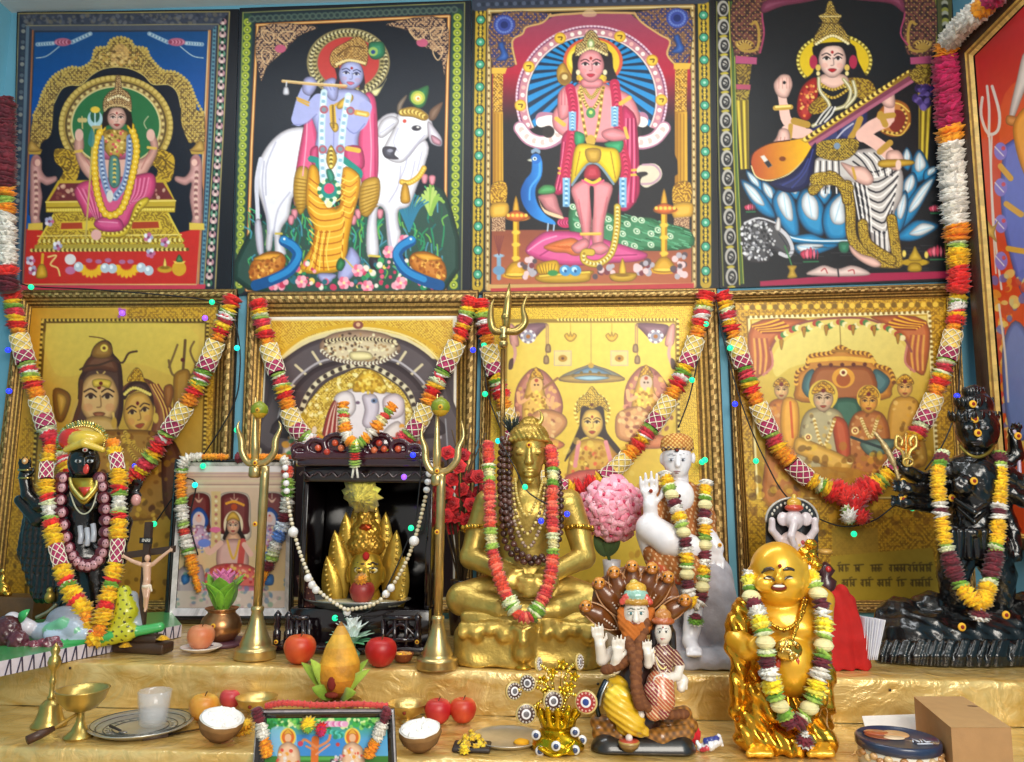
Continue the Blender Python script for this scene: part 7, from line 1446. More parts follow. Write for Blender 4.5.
def rose(m,c,n,R,col,layers=4,up=None):
 a_,b2,n=basis(n)
 for L in range(layers):
  q=3+L;u=L/max(1,layers-1);ph=L*.9+random.uniform(0,.5)
  for i in range(q):
   t=ph+2*pi*i/q;dr=a_*cos(t)+b2*sin(t);base=c+dr*R*(.05+.15*u)-n*R*.5;tip=c+dr*R*(.16+.72*u)+n*R*(.5-.42*u)
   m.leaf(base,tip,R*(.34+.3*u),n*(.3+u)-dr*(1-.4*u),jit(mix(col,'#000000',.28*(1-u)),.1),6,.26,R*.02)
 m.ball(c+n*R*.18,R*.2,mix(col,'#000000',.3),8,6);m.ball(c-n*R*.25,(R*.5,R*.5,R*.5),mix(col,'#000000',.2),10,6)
yr=thing('yellow_flower','large pale yellow flower hanging upside the golden face idol inside the shrine cabinet','flower',at(362,497,Ycb+.1));m=MB();p_=at(362,494,Ycb+.09);[m.frill(p_+np.array([-.1,-1,-.35])*j*2.6*k,np.array([-.25+.1*sin(j*3),-1,-.45]),(21-j*3.2)*k,jit('#dccb58',.1),14,.5,.1)for j in range(6)];m.build('bloom','petal',yr);m=MB();m.tube([p_+(0,.01,.0),(p_[0],p_[1]+.015,f.P(350,478)[2])],1.5*k,'#4a5a28',6);m.build('stem','matte',yr)
def apple(label,x,y,r,Y,Z,c1,c2,group='apples on the altar',tilt=0.0):
 k=mpp(Y,x,y);R=r*k;c=at(x,y,Y);c[2]=Z+R*.88+.0005
 root=thing('apple',label,'apple',(c[0],c[1],Z+.0005),group)
 prof=[(.05,-.74),(.28,-.84),(.5,-.78),(.74,-.56),(.91,-.26),(1.0,.1),(.97,.36),(.86,.6),(.68,.77),(.46,.84),(.26,.8),(.1,.68),(.02,.55)]
 V=[];n_=24;Fs=[];vc=[]
 for q,h_ in prof:
  for i in range(n_):
   t=2*pi*i/n_;w_=1+.03*cos(5*t)*(h_<-.3);V.append(c+np.array([q*R*cos(t)*w_,q*R*sin(t)*w_,h_*R]));s_=.5+.5*sin(t*3+h_*2)*cos(t*1.0+.6);vc.append(mix(c1,c2,min(1,max(0,s_*.75+random.uniform(-.12,.12)+(h_>.6)*.3))))
 for j in range(len(prof)-1):
  for i in range(n_):i2=(i+1)%n_;Fs.append((j*n_+i,j*n_+i2,(j+1)*n_+i2,(j+1)*n_+i))
 Fs.append(tuple(range(n_-1,-1,-1)));Fs.append(tuple((len(prof)-1)*n_+i for i in range(n_)))
 V=np.array(V);raw_object('fruit_body',V,Fs,None,'wax',root,True,vcols=np.array(vc))
 m=MB();m.tube([c+(0,0,.56*R),c+(R*.05,0,.8*R),c+(R*.16,0,1.05*R)],[R*.045,R*.035,R*.05],'#5a3c1c',6);m.build('stalk','matte',root);return root
def dish(name,label,cat,x,y,r,Y,Z,prof,col,mt,n=32,group=None,part='dish_body',sy=1.0):
 k=mpp(Y,x,y);c=at(x,y,Y);c[2]=Z+.0005;root=thing(name,label,cat,c,group);m=MB();m.lathe(c,[(q*r*k,h_*r*k,*o_)for q,h_,*o_ in prof],col,n,sy=sy);m.build(part,mt,root);return root,c,k
SAUC=[(.45,0),(.5,.02),(.9,.2),(1.0,.27),(.97,.29),(.86,.22),(.5,.08),(0,.07)]
Ya=Yat(201,652);dish('saucer','small white saucer under the pale pink apple by the copper pot','saucer',201,650,20,Ya,Z1,SAUC,'#e8e0dc','porcelain')
apple('pale pink-orange apple on the white saucer',201,638,13.5,Ya,Z1+2.2*mpp(Ya),'#d8784c','#e0a078')
apple('orange-red apple in front of the shrine cabinet, left of the leafy coconut',300,646,16,Yat(300,664),Z1,'#c8341c','#dc7034');apple('deep red apple in front of the shrine cabinet, right of the leafy coconut',381,648,16,Yat(381,667),Z1,'#a81416','#c8302c')
apple('dull red apple inside the shrine cabinet before the golden face idol',362,596,12.5,Ycb+.075,fz+.012,'#8a2424','#b04a40',None)
apple('yellow-orange apple on the lower step beside the left coconut half',204,706,14.5,Yat(204,721,Z0),Z0,'#d8862c','#e0b04c');apple('pink-red apple half hidden behind the left brass bowl',231,699,11,Yat(231,709,Z0),Z0,'#c03440','#d86058')
apple('red apple beside the right coconut half, left of the pair',438,710,13.5,Yat(438,724,Z0),Z0,'#b81c24','#d05044');apple('orange-red apple, right of the pair by the yellow flower heap',463,709,13.5,Yat(463,723,Z0),Z0,'#c02c20','#dc6038')
m=MB();p_=at(361,579,Ycb+.055);[m.frill(p_+np.array([0,-j*.002,j*.001]),(0,-.9,.5),(6.5-j)*mpp(Ycb),['#f0a018','#e89010'][j%2],11,.3)for j in range(4)];o=m.build('orange_flower','petal');tag(o,'small orange flower on top of the dull red apple in the shrine cabinet','flower')
y_=Ycb+.075;q=[at(296,576,y_+.02),at(308,572,y_+.02),at(317,606,y_),at(304,610,y_)];pc=thing('patterned_card','small dark red patterned card leaning inside the left of the shrine cabinet','card',q[3]);m=MB();m.prism(q,(0,.003,0),'#4a2420');m.build('card_body','card',pc,False);m=MB()
for i in range(24):u,v=(i%4+.5)/4,(i//4+.5)/6;m.ball((q[0]*(1-u)+q[1]*u)*(1-v)+(q[3]*(1-u)+q[2]*u)*v+(0,-.0005,0),(.0022,.0008,.0022),['#a87858','#7a3c30'][i%2],6,4)
m.build('card_pattern','matte',pc)
Yp=Yat(220,644);BOWL=[(.3,0),(.34,.06),(.3,.12),(.55,.2),(.85,.45),(.98,.75),(1.0,.85),(.96,.85),(.8,.5),(.5,.26),(0,.22)]
dish('coaster','dark purple-brown round coaster under the copper pot','coaster',222,642,27,Yp,Z1,[(1,0),(1,.12),(.96,.14),(0,.14)],'#5a3440','satin')
rt,c_,k=dish('copper_pot','round copper pot holding a pink lotus with green leaves','pot',220,642,20,Yp,Z1+.0095,[(.55,0),(.7,.06),(.95,.4),(1.0,.75),(.9,1.1),(.68,1.32),(.66,1.42),(.82,1.56),(.8,1.6),(.6,1.45),(.56,1.2),(0,1.1)],'#b88458','brass',part='pot_body');mark(rt,c_+(0,-19.5*k,17*k),2.6*k)
m=MB();tp=c_+(0,0,30*k)
for i in range(9):t=2*pi*i/9;m.leaf(tp+(5*k*cos(t),5*k*sin(t),0),tp+(21*k*cos(t),21*k*sin(t),30*k+4*k*sin(i*2)),13*k,(-cos(t),-sin(t),.4),jit('#7cb82c',.1),7,.12,.4*k)
lf=thing('lotus_arrangement','pink lotus bloom ringed by bright green leaves in the copper pot','flower',tp);m.build('green_leaves','petal',lf);m=MB()
for L,(q,n_)in enumerate(((8,6),(15,8))):
 for i in range(n_):t=2*pi*i/n_+L*.4;m.leaf(tp+(2*k*cos(t),2*k*sin(t),6*k),tp+(q*k*cos(t),q*k*sin(t),(40-L*3)*k),8*k,(-cos(t),-sin(t),.4),jit('#e07cb0',.12),7,.12,.3*k)
m.build('pink_petals','petal',lf)
for x,y,lab in((265.5,656,'small clay cup of orange flowers beside the left trident foot'),(403,662,'small clay cup of orange flowers beside the right red apple')):
 rt,c_,k=dish('flower_cup',lab,'cup',x,y,10.5,Yat(x,y),Z1,[(.5,0),(.8,.2),(1,.7),(1.04,.8),(.95,.8),(.8,.4),(0,.3)],'#7a3c14','matte',18)
 m=MB()
 for i in range(11):t=i*2.4;q=7.5*math.sqrt(i/11);m.frill(c_+(q*k*cos(t),q*k*sin(t),(8.5-q*.15)*k),(cos(t)*.3,sin(t)*.3-.4,1),3.4*k,['#e8961c','#f0b428'][i%2],7,.4)
 m.build('orange_blossoms','petal',rt)
Yo=Yat(337,726,Z0);rt,c_,k=dish('brass_pot','brass pot with flared rim carrying the leafy coconut, behind the front picture','pot',337,726,24,Yo,Z0,[(.55,0),(.8,.12),(.98,.38),(.9,.62),(.74,.74),(.72,.84),(.98,.96),(.98,1.0),(.74,.9),(.6,.6),(0,.5)],'#b89048','brass',part='pot_body')
tp=c_+(0,0,29*k);cn=thing('coconut','husked yellow-brown pointed coconut standing in mango leaves on the brass pot','coconut',tp)
V=[];m=MB();m.lathe(tp,[(8*k,-2*k,'#8a4a14'),(17*k,6*k,'#b8701c'),(22*k,18*k,'#d08a20'),(20*k,32*k,'#d89a2c'),(14*k,48*k,'#d8a438'),(8*k,60*k,'#c8943c'),(3.4*k,68*k,'#8a5a20'),(.4*k,72*k)],'#d0922c',24,wob=lambda t,h_:1+.03*sin(t*7+h_*90));m.build('husk','husk',cn)
m=MB();m.ball(tp+(-2*k,-20.5*k,16*k),(4.4*k,2*k,7*k),'#7a1c10',10,7);m.ball(tp+(-2*k,-19*k,5*k),(7*k,3*k,3*k),'#7a2410',10,6);m.build('red_paste','matte',cn)
ml=thing('mango_leaves','ring of pointed green leaves around the coconut on the brass pot','leaves',tp)
for i,(dx,dz,dy)in enumerate(((-38,34,-4),(-26,40,-14),(-20,14,-26),(24,10,-26),(34,30,-12),(28,36,6),(-8,10,28),(10,12,28))):m=MB();m.leaf(tp+(dx*.2*k,dy*.3*k,0),tp+(dx*k,dy*k,dz*k*.95),7.5*k,(-dx*.02,-1 if dy<10 else 1,.5),['#8aa428','#a0b83c','#7c9a24'][i%3],8,.12,.4*k);m.build('leaf','petal',ml)
Yz=Yat(350,652)-.055;lo=thing('white_lotus_ornament','white and green lotus ornament behind the coconut in front of the shrine cabinet','ornament',at(351,655,Yz));ORG[lo.name][2]=Z1+.0005;lo.location[2]=Z1+.0005;c_=org_of(lo);k=mpp(Yz)
m=MB();m.lathe(c_,[(9*k,0),(9*k,3*k),(4*k,8*k),(5*k,14*k)],'#7ab090',16);m.build('stand','gloss',lo);m=MB()
for L,(q,n_,hh)in enumerate(((8,6,38),(16,8,32),(22,9,22))):
 for i in range(n_):t=2*pi*i/n_+L*.4;m.leaf(c_+(2*k*cos(t),2*k*sin(t),12*k),c_+(q*k*cos(t),q*k*sin(t),hh*k),5.5*k,(-cos(t),-sin(t),.5),jit(['#e0e8e4','#d8e4e0','#a8d0b8'][L],.06),7,.14,.4*k)
m.build('petals','porcelain',lo);m=MB()
for i in range(7):t=2*pi*i/7;m.leaf(c_+(0,0,10*k),c_+(26*k*cos(t),20*k*sin(t),14*k),5*k,(0,0,1),'#58a878',6,.1,.4*k)
m.build('green_leaves','gloss',lo)
for x,y,lab in((255.6,716,'shallow brass bowl on a foot beside the left coconut half'),(407,722,'round brass bowl between the leafy coconut and the right coconut half')):
 r_=20;rt,c_,k=dish('brass_bowl',lab,'bowl',x,y,r_,Yat(x,y,Z0),Z0,[(.42,0),(.44,.08),(.3,.16),(.4,.26),(.8,.5),(1.0,.88),(1.03,.92),(.98,.92),(.78,.6),(.4,.36),(0,.32)],'#d0b470','brass',part='bowl_body');mark(rt,c_+(0,-18*k,13*k),2*k,c1='#7a3a18')
def half(label,x,y,r,tilt):
 Yh=Yat(x,y+16,Z0);k=mpp(Yh);R=r*k;c=at(x,y,Yh);c[2]=Z0+R*.84;root=thing('coconut_half',label,'coconut',(c[0],c[1],Z0+.0005));ax=unit((tilt,-.2,1))
 m=MB();m.lathe(c,[(.05*R,-.84*R,'#5a3a1c'),(.45*R,-.74*R,'#6a4826'),(.8*R,-.42*R,'#7a5630'),(.97*R,-.0*R,'#8a6438'),(.95*R,.2*R,'#e8e4dc'),(.9*R,.24*R,'#e8e4dc'),(.001*R,-.3*R)],'#7a5630',26,ax,wob=lambda t,h_:1+random.uniform(-.03,.03));m.build('shell','stone',root)
 m=MB();m.lathe(c,[(.9*R,.235*R),(.84*R,.26*R),(.6*R,.27*R),(.3*R,.26*R),(0,.26*R)],'#f8f6f2',26,ax);m.build('white_flesh','matte',root)
 m=MB()
 for i in range(26):t=random.uniform(0,6.28);q=R*.8*math.sqrt(random.random());a_,b2,d_=basis(ax);m.ball(c+(a_*cos(t)+b2*sin(t))*q+d_*R*random.uniform(.22,.28),R*random.uniform(.06,.12),'#fcfaf6',6,4,bumpy=.3)
 m.build('grated_flesh','matte',root)
half('open coconut half with white flesh beside the knife, on the left',221,726,22,.22);half('open coconut half with white flesh beside the two red apples',420,736,21,-.05)
Yw=Yat(141,729,Z0);rt,c_,k=dish('steel_plate','round engraved steel plate holding a small glass and spoon','plate',141,727,49,Yw,Z0,[(.78,0),(.82,.015),(.96,.09),(1.0,.12),(.985,.13),(.93,.1),(.8,.04),(0,.03)],'#d0d0cc','steel',48,part='plate_body')
m=MB();[m.tube([c_+(q*k*cos(t),q*k*sin(t),(3.0+(q-38)*.55)*k if q>38 else 2.2*k)for t in np.linspace(0,6.283,40)],.5*k,'#70706c',5)for q in(26,34,41,46)];[m.ball(c_+(30*k*cos(t),30*k*sin(t),1.9*k),(3*k,1.4*k,.5*k),'#8a8a84',8,5)for t in np.linspace(0,6.283,25)[:-1]];m.build('engraving','steel',rt);gp=c_+(9*k,6*k,2.6*k);MATS['glass'].node_tree.nodes['Principled BSDF'].inputs['Emission Strength'].default_value=0;gl=thing('drinking_glass','small clear faceted glass standing on the steel plate','glass',gp);m=MB();m.lathe(gp,[(12*k,0),(13*k,1*k),(14.5*k,16*k),(16*k,33*k),(15*k,33*k),(13.4*k,16*k),(11.5*k,3*k),(0,3*k)],'#e8e8ea',24,wob=lambda t,h_:1+.03*cos(12*t));m.build('glass_body','glass',gl);m=MB();m.lathe(gp+(0,0,3.2*k),[(11.3*k,0),(12.6*k,12*k),(0,12*k)],'#d8d4d0',20);m.build('water','glass',gl)
sp=thing('spoon','thin dark-handled spoon lying on the steel plate','spoon',c_+(-18*k,-16*k,3*k));m=MB();m.tube([c_+(-26*k,-10*k,5*k),c_+(-8*k,-24*k,5*k)],[1.4*k,1.1*k],'#2a2424',8);m.build('handle','satin',sp);m=MB();m.ball(c_+(-4*k,-27*k,4.6*k),(4.4*k,3*k,1.2*k),'#8a8682',12,6);m.build('spoon_bowl','steel',sp)
kp=thing('knife','kitchen knife with dark blade lying between the steel plate and coconut half','knife',atz(172,735,Z0+.001));k=mpp(Yat(172,735,Z0));A,B,D_=atz(143,739,Z0+.003),atz(168,735,Z0+.003),atz(206,728,Z0+.003)
m=MB();m.tube([A,(A+B)/2,B],[2*k,2.6*k,2.2*k],'#4a3a34',8);m.build('handle','wood',kp);dv=unit(D_-B);sd=np.cross(dv,(0,0,1));m=MB();m.prism([B+sd*2.4*k,B-sd*2.4*k,D_-sd*1.5*k,D_+dv*4*k+sd*1.8*k],(0,0,.0012),'#3a3634');m.build('blade','steel',kp,False)
Yb2=Yat(50,726,Z0);c_=at(49,724,Yb2);c_[2]=Z0+.0005;k=mpp(Yb2);be=thing('hand_bell','brass hand bell with ornate tall handle at the far left front','bell',c_)
m=MB();m.lathe(c_,[(16*k,0),(16.5*k,1.5*k),(13*k,6*k),(10.5*k,14*k),(9.5*k,20*k),(6*k,24*k),(2*k,26*k)],'#c2a85e',26);m.build('bell_body','brass',be);m=MB();m.lathe(c_+(0,0,25*k),[(3*k,0),(4*k,2*k),(2.4*k,4*k),(2.2*k,14*k),(3.4*k,17*k),(2.4*k,19*k),(2.4*k,27*k),(5*k,30*k),(6.4*k,35*k),(5*k,40*k),(3*k,42*k),(4.6*k,46*k),(3*k,50*k),(.2*k,54*k)],'#c2a85e',16);m.build('handle','brass',be)
Yg2=Yat(80,737,Z0);c_=at(79,734,Yg2);c_[2]=Z0+.0005;k=mpp(Yg2);go=thing('brass_goblet','wide brass goblet lamp on a flared stem with a dark wooden side handle','goblet',c_)
m=MB();m.lathe(c_,[(14*k,0),(14*k,1.5*k),(8*k,6*k),(4*k,14*k),(3.4*k,22*k),(5*k,24*k)],'#c2a85e',24);m.build('stem','brass',go);m=MB();m.lathe(c_+(0,0,23*k),[(4*k,0),(14*k,4*k),(21*k,12*k),(24*k,21*k),(25*k,22*k),(23*k,22*k),(19*k,13*k),(11*k,6*k),(0,4*k)],'#ccb064',32);m.build('cup','brass',go)
m=MB();h0,h1=c_+(-2*k,-4*k,22*k),c_+(-12*k,-22*k,14*k);h2=c_+(-26*k,-40*k,8*k);m.tube([h0,h1],1.6*k,'#a88438',8);m.tube([h1,(h1+h2)/2,h2],[2.4*k,4.2*k,4.2*k],'#4a2c1c',10);m.build('wooden_handle','wood',go)
Yv=Yat(506,741,Z0);rt,c_,k=dish('steel_plate','steel plate with a little turmeric behind the gold mirror-bead pot','plate',508,734,36,Yv,Z0,[(.8,0),(.84,.02),(.97,.1),(1.0,.13),(.985,.14),(.93,.11),(.8,.05),(0,.04)],'#ccc8c0','steel',44,part='plate_body')
m=MB();m.ball(c_+(14*k,-12*k,2.6*k),(8*k,6*k,3.4*k),'#e8a818',12,7,bumpy=.1);o=m.build('turmeric_heap','matte');tag(o,'small heap of orange-yellow turmeric on the right steel plate','powder')
c_=at(523,672,Y1+.03);c_[2]=Z1+.0005;k=mpp(Y1+.03);bl=thing('small_brass_lamp','little knobbed brass lamp against the front of the golden rock throne','lamp',c_);m=MB();m.lathe(c_,[(9*k,0),(9*k,2*k),(5*k,4*k),(4*k,8*k),(7*k,11*k),(8*k,15*k),(5*k,18*k),(3*k,20*k)],'#c8a03c',18);m.build('lamp_body','brass',bl);m=MB();m.lathe(c_+(0,0,20*k),[(3*k,0),(5.6*k,3*k),(5*k,6*k),(2*k,8*k),(3*k,11*k),(.2*k,15*k)],'#c8a03c',16);m.build('finial','brass',bl)
Yf=Yat(472,749,Z0);c_=at(472,746,Yf);c_[2]=Z0+.0005;k=mpp(Yf);fh=thing('flower_heap','heap of tiny yellow flowers on a small dark tray by the two apples','flowers',c_);m=MB();m.bbox(c_+(0,0,2*k),(18*k,13*k,2*k),'#2c2422',1*k);m.build('tray','satin',fh);m=MB()
for i in range(64):t=random.uniform(0,6.28);q=random.random()**.6;z_=4+17*(1-q)*random.uniform(.5,1);m.frill(c_+(14*q*k*cos(t),11*q*k*sin(t),z_*k),(cos(t),sin(t)-.4,1),random.uniform(2,3.2)*k,random.choice(['#e0b81c','#f0cc30','#c89c18']),6,.5)
o=m.build('yellow_blossoms','petal',fh);o['kind']='stuff'
m=MB();[m.frill(c_+(-6*k,-16*k,(3+i*2)*k),(0,-.4,1),(5.4-i)*k,'#f0c820',9,.35)for i in range(3)];o=m.build('yellow_flower','petal');tag(o,'single yellow flower in front of the tiny yellow flower heap','flower')
m=MB();p_=atz(243,735,Z0);[m.frill(p_+(random.uniform(-4,4)*k,random.uniform(-3,3)*k,(3+i*1.8)*k),(random.uniform(-.3,.3),-.5,1),6.5*k,['#e89c14','#f0b824'][i%2],11,.35)for i in range(6)];o=m.build('marigold','petal');tag(o,'orange-yellow marigold between the left coconut half and the front picture','flower')
Ym=Yat(557,758,Z0)+.06;f=Fig(Ym);k=f.k;gp_=thing('gold_mirror_pot','bumpy gold pot with gathered neck and beaded wires ending in mirror discs','ornament',(*f.P(558,756)[:2],Z0+.0005))
g=Fig(Ym);YG='#c8a41c';g.e(YG,558,744,25,17,24,0);g.e(YG,558,722,16,9,15,0)
for i in range(12):t=2*pi*i/12;g.c(YG,(558+13*cos(t),726,3,13*sin(t)),(558+19*cos(t),713,3.4,18*sin(t)),(558+21*cos(t),708+2*(i%2),2.4,20*sin(t)))
g.c(YG,(540,748,2,-21),(552,756,2,-24),(566,753,2,-25),(574,742,2,-20));g.build('pot_body','gold_bright',gp_,1,1.6,disp=folds(.25,.25,.5,.6),floor=Z0+.0008)
for x,y,d in((556,746,-25),(540,751,-19),(575,750,-18),(575,732,-17),(582,740,-6),(536,735,-14)):m=MB();p_=f.P(x,y,d);m.ball(p_,(4.6*k,2*k,4.6*k),'#e0e0e4',12,7);m.ball(p_+(0,-1.6*k,0),(2.6*k,1.2*k,2.6*k),'#30406a',10,6);m.build('eye_stone','gloss',gp_)
for i,(x,y,R,ang,red)in enumerate(((514,691,9,.5,0),(526,714,10,.2,0),(528,683,8.5,-.3,0),(553,701,10,.3,0),(586,702,11,-.2,1),(579,662,8,1.1,0),(538,664,7,1.2,0))):
 st=thing_child=None;m=MB();P=curve_px(f,[(558+(x-558)*.12,714,-6),(558+(x-558)*.4,(714+y)/2-14,-10),(x,y,-14)],8)
 m.tube(P,.7*k,'#a8882c',5);[m.ball(p_,2.1*k,['#d8b83c','#e8d078'][j%2],7,5)for j,p_ in enumerate(P[1:-1])]
 w_=m.build('beaded_wire','gold_bright',gp_);m=MB();n_=unit((sin(ang),-cos(ang),.1));p_=f.P(x,y,-15)
 m.lathe(p_,[(0,-1.4*k,'#8a6a2c'),(R*k,-1*k,'#c0a04c'),(R*k,.6*k,'#c8b070'),(R*.85*k,1.2*k,'#a8302c' if red else '#4a2c24'),(R*.45*k,1.6*k,'#e8e4e8'),(R*.28*k,2.0*k,'#28408a' if red else '#6a6468'),(0,2.4*k)],'#c0a04c',20,n_)
 a_,b2,_=basis(n_)
 for t in np.linspace(0,6.28,15)[:-1]:m.ball(p_+(a_*cos(t)+b2*sin(t))*R*.72*k+n_*1.6*k,1.1*k,'#c8bcb0' if not red else '#e0a898',6,4)
 m.build('mirror_disc','gloss',gp_)
for x,y in((543,680),(552,672),(562,664),(570,686),(574,676),(548,692),(563,690)):m=MB();p_=f.P(x,y,-8);[m.leaf(p_,p_+np.array([cos(t)*6*k,-2*k,sin(t)*6*k]),2.2*k,(0,-1,0),'#d0aa2c',4,.1,.3*k)for t in np.linspace(0,6.28,6)[:-1]];m.tube([p_,f.P(558,716,-4)],.6*k,'#a8882c',4);m.build('gilt_flower','gold_bright',gp_)
t0,t1,t2,t3=(914,697),(963,697),(1011,728),(951,728)
Zb=Z0+.092;q=[atz(*p_,Zb)for p_ in(t3,t2,t1,t0)];bxo=thing('cardboard_box','plain brown closed cardboard box at the right front','box',(*np.mean(q,0)[:2],Z0+.0005));CB='#ac8256'
m=MB();bot=[np.array([p_[0],p_[1],Z0+.0008])for p_ in q];m.add(bot+list(q),[(0,1,5,4),(1,2,6,5),(2,3,7,6),(3,0,4,7),(3,2,1,0)],CB);m.build('box_body','card',bxo,False)
m=MB();up=np.array([0,0,.0012]);cq=np.mean(q,0);qq=[p_+(p_-cq)*.012+up for p_ in q];m.add([p_+up*.0 for p_ in q]+qq,[(4,5,6,7),(0,1,5,4),(1,2,6,5),(2,3,7,6),(3,0,4,7)],'#b8905f');m.build('lid','card',bxo,False)
m=MB();e_=q[1]*.35+q[2]*.65;m.ball(e_+(-.012,.0,.0012),(.012,.006,.001),'#6a4c30',10,5);m.build('finger_slot','matte',bxo)
Yn2=Yat(899,764,Z0);c_=at(899,764,Yn2);c_[2]=Z0+.0005;k=mpp(Yn2);tn=thing('cookie_tin','round dark blue biscuit tin with a brown biscuit picture on its lid','tin',c_)
m=MB();m.lathe(c_,[(35*k,0),(35.5*k,1*k),(35.5*k,17*k),(35*k,17.5*k)],'#e0d8c8',44);m.build('tin_body','gloss',tn);m=MB();[m.ball(c_+(35.2*k*cos(t),35.2*k*sin(t),(9+3*(i%2))*k),(4*k,4*k,3.4*k),['#c89c68','#b07c48','#d8b888'][i%3],9,6)for i,t in enumerate(np.linspace(pi,2*pi,18))];m.build('biscuit_pattern','gloss',tn)
m=MB();m.lathe(c_+(0,0,15.5*k),[(36.5*k,0),(37.5*k,1*k),(37.5*k,7*k),(36.5*k,8.5*k),(35*k,8.8*k),(34.5*k,7.6*k),(0,7.6*k)],'#26304c',48);ld=m.build('lid','gloss',tn)
zt_=c_+(0,0,23.3*k);m=MB()
for i in range(40):m.frill(zt_+(random.uniform(-18,2)*k,random.uniform(-14,14)*k,.0),(0,0,1),.01*k,'#000000',4)if 0 else None
m.lathe(zt_+(-12*k,6*k,0),[(16*k,0),(15*k,.5*k),(0,.6*k)],'#8a4428',24,sy=.8);m.lathe(zt_+(2*k,10*k,.2*k),[(13*k,0),(12*k,.7*k),(0,.8*k)],'#d8a878',22,sy=.9);m.lathe(zt_+(-14*k,14*k,.3*k),[(12*k,0),(11*k,.7*k),(0,.8*k)],'#b05a34',22,sy=.7);m.lathe(zt_+(-4*k,-2*k,.3*k),[(10*k,0),(9*k,.7*k),(0,.8*k)],'#e0c8a8',22,sy=.6);m.build('lid_picture','gloss',tn)
m=MB();[m.tube([zt_+(x0*k,y0_*k,.5*k),zt_+(x1*k,y1_*k,.5*k)],.7*k,'#c8ccd8',5)for x0,y0_,x1,y1_ in((8,-14,11,-6),(11,-6,14,-14),(16,-14,18,-6),(20,-6,20,-14),(20,-14,25,-12),(9,-20,24,-18))];m.build('lid_lettering','gloss',tn)
pA_=[atz(862,716,Z0+.032),atz(916,714,Z0+.03),atz(916,735,Z0+.004),atz(868,738,Z0+.004)];m=MB();m.prism(pA_,(0,0,-.003),'#e4ded8');o=m.build('white_paper','card',None,False);tag(o,'folded white paper lying tilted between biscuit tin and cardboard box','paper')
Yr=Yat(850,668);f=Fig(Yr);k=f.k;g=Fig(Yr)
RC='#b0100a'
for x,y,r_ in((836,596,6),(842,592,7),(848,600,7)):g.c(RC,(x,y,r_,4),(x-2,640,10,0),(x-4,668,12,-2))
g.c(RC,(848,605,8,4),(856,640,10,0),(862,668,9,-2));g.c(RC,(830,662,9,0),(862,664,8,-2));g.build('red_cloth','matte',None,1.2,3,disp=folds(.4,.1,.06,.8),floor=Z1+.0005);o=bpy.data.objects['red_cloth'];tag(o,'bright red folded cloth standing behind the laughing golden monk','cloth')
bk=thing('paper_stack','stack of thin white booklets standing beside the red cloth','booklets',f.P(870,660));
for i in range(8):
 m=MB();x0=857+i*2.4;m.prism([f.P(x0,615+i*.4,6),f.P(x0+8+i*.5,618+i*.3,-10),f.P(x0+7-i*.6,660,-10),f.P(x0+1,662-i*.4,6)],(.0016,.0005,0),['#dcdce8','#eeeef4'][i%2]);m.build('booklet','card',bk,False)
Yx=Yat(710,752,Z0);f=Fig(Yx);k=f.k;g=Fig(Yx);g.c('#e4e4ea',(700,748,3,0),(710,745,5,-2),(718,741,4,2));g.c('#2c3c8c',(706,741,3,-3),(716,739,3,0));g.c('#c8384c',(702,750,2,-3),(707,748,2.4,-5));g.c('#e4e4ea',(697,742,2,0),(702,751,2,0));g.c('#e4e4ea',(719,736,2,2),(722,745,1.6,2));g.build('candy_wrapper','gloss',None,.8,1,disp=lumps(1.1,.8),floor=Z0+.0005);o=bpy.data.objects['candy_wrapper'];tag(o,'crumpled white, blue and red sweet wrapper beside the dark oval statue base','wrapper')
Yy=Yat(691,745,Z0);m=MB();p_=at(692,736,Yy);[m.leaf(p_+np.array([0,0,-.02]),p_+np.array([.02*sin(t),-.005,.028*cos(t)]),.008,(0,-1,.1),jit('#d81828',.1),6,.1)for t in np.linspace(-.6,1.1,7)];m.tube([p_+(0,0,-.02),(p_[0]+.002,p_[1],Z0+.001)],.002,'#2c5a2c',6);o=m.build('red_flower','petal');tag(o,'red flower leaning on the right end of the cobra hood statue','flower')
Yq2=Yat(793,640);f=Fig(Yq2);k=f.k;aq=thing('arched_deity_figure','small white elephant-headed figure before a black arched plaque, behind the laughing monk','figurine',(*f.P(793,640)[:2],Z1+.0005));zb_=Z1+.0008
arch=[f.P(792+26*cos(t),520-22*sin(t))for t in np.linspace(0,pi,18)];arch=[np.array([f.P(818,600)[0],Yq2,zb_])]+arch+[np.array([f.P(766,600)[0],Yq2,zb_])]
m=MB();m.prism(arch,(0,.008,0),'#141416');m.build('arch_plaque','gloss',aq,False);m=MB();m.tube([f.P(792+26*cos(t),520-22*sin(t),-1)for t in np.linspace(-.1,pi+.1,20)],1.2*k,'#b8b4ac',6);m.build('arch_rim','gloss',aq)
m=MB()
for i,t in enumerate(np.linspace(.35,pi-.35,12)):m.ball(f.P(792+21*cos(t),520-17.5*sin(t),-1),(1.3*k,.6*k,1.6*k),'#d8d4c8',6,4)
m.build('arch_lettering','matte',aq)
g=Fig(Yq2-.025);WE='#d8ccd0';g.e(WE,794,520,9,10,8,-2);g.c(WE,(794,524,4,-9),(791,536,3.4,-12),(794,545,2.6,-12));g.e(WE,783,519,6,7,2.5,0);g.e(WE,806,519,6,7,2.5,0);g.e('#d8c0b8',794,545,15,14,12,0);g.e(WE,794,562,22,10,14,-2);g.c(WE,(780,540,4,0),(772,530,3.4,-3),(772,520,3,-4));g.c(WE,(808,540,4,0),(815,530,3.4,-3),(815,520,3,-4));g.c(WE,(794,570,22,2),(794,650,22,2));g.build('figure','porcelain',aq,.9,1.5,floor=zb_)
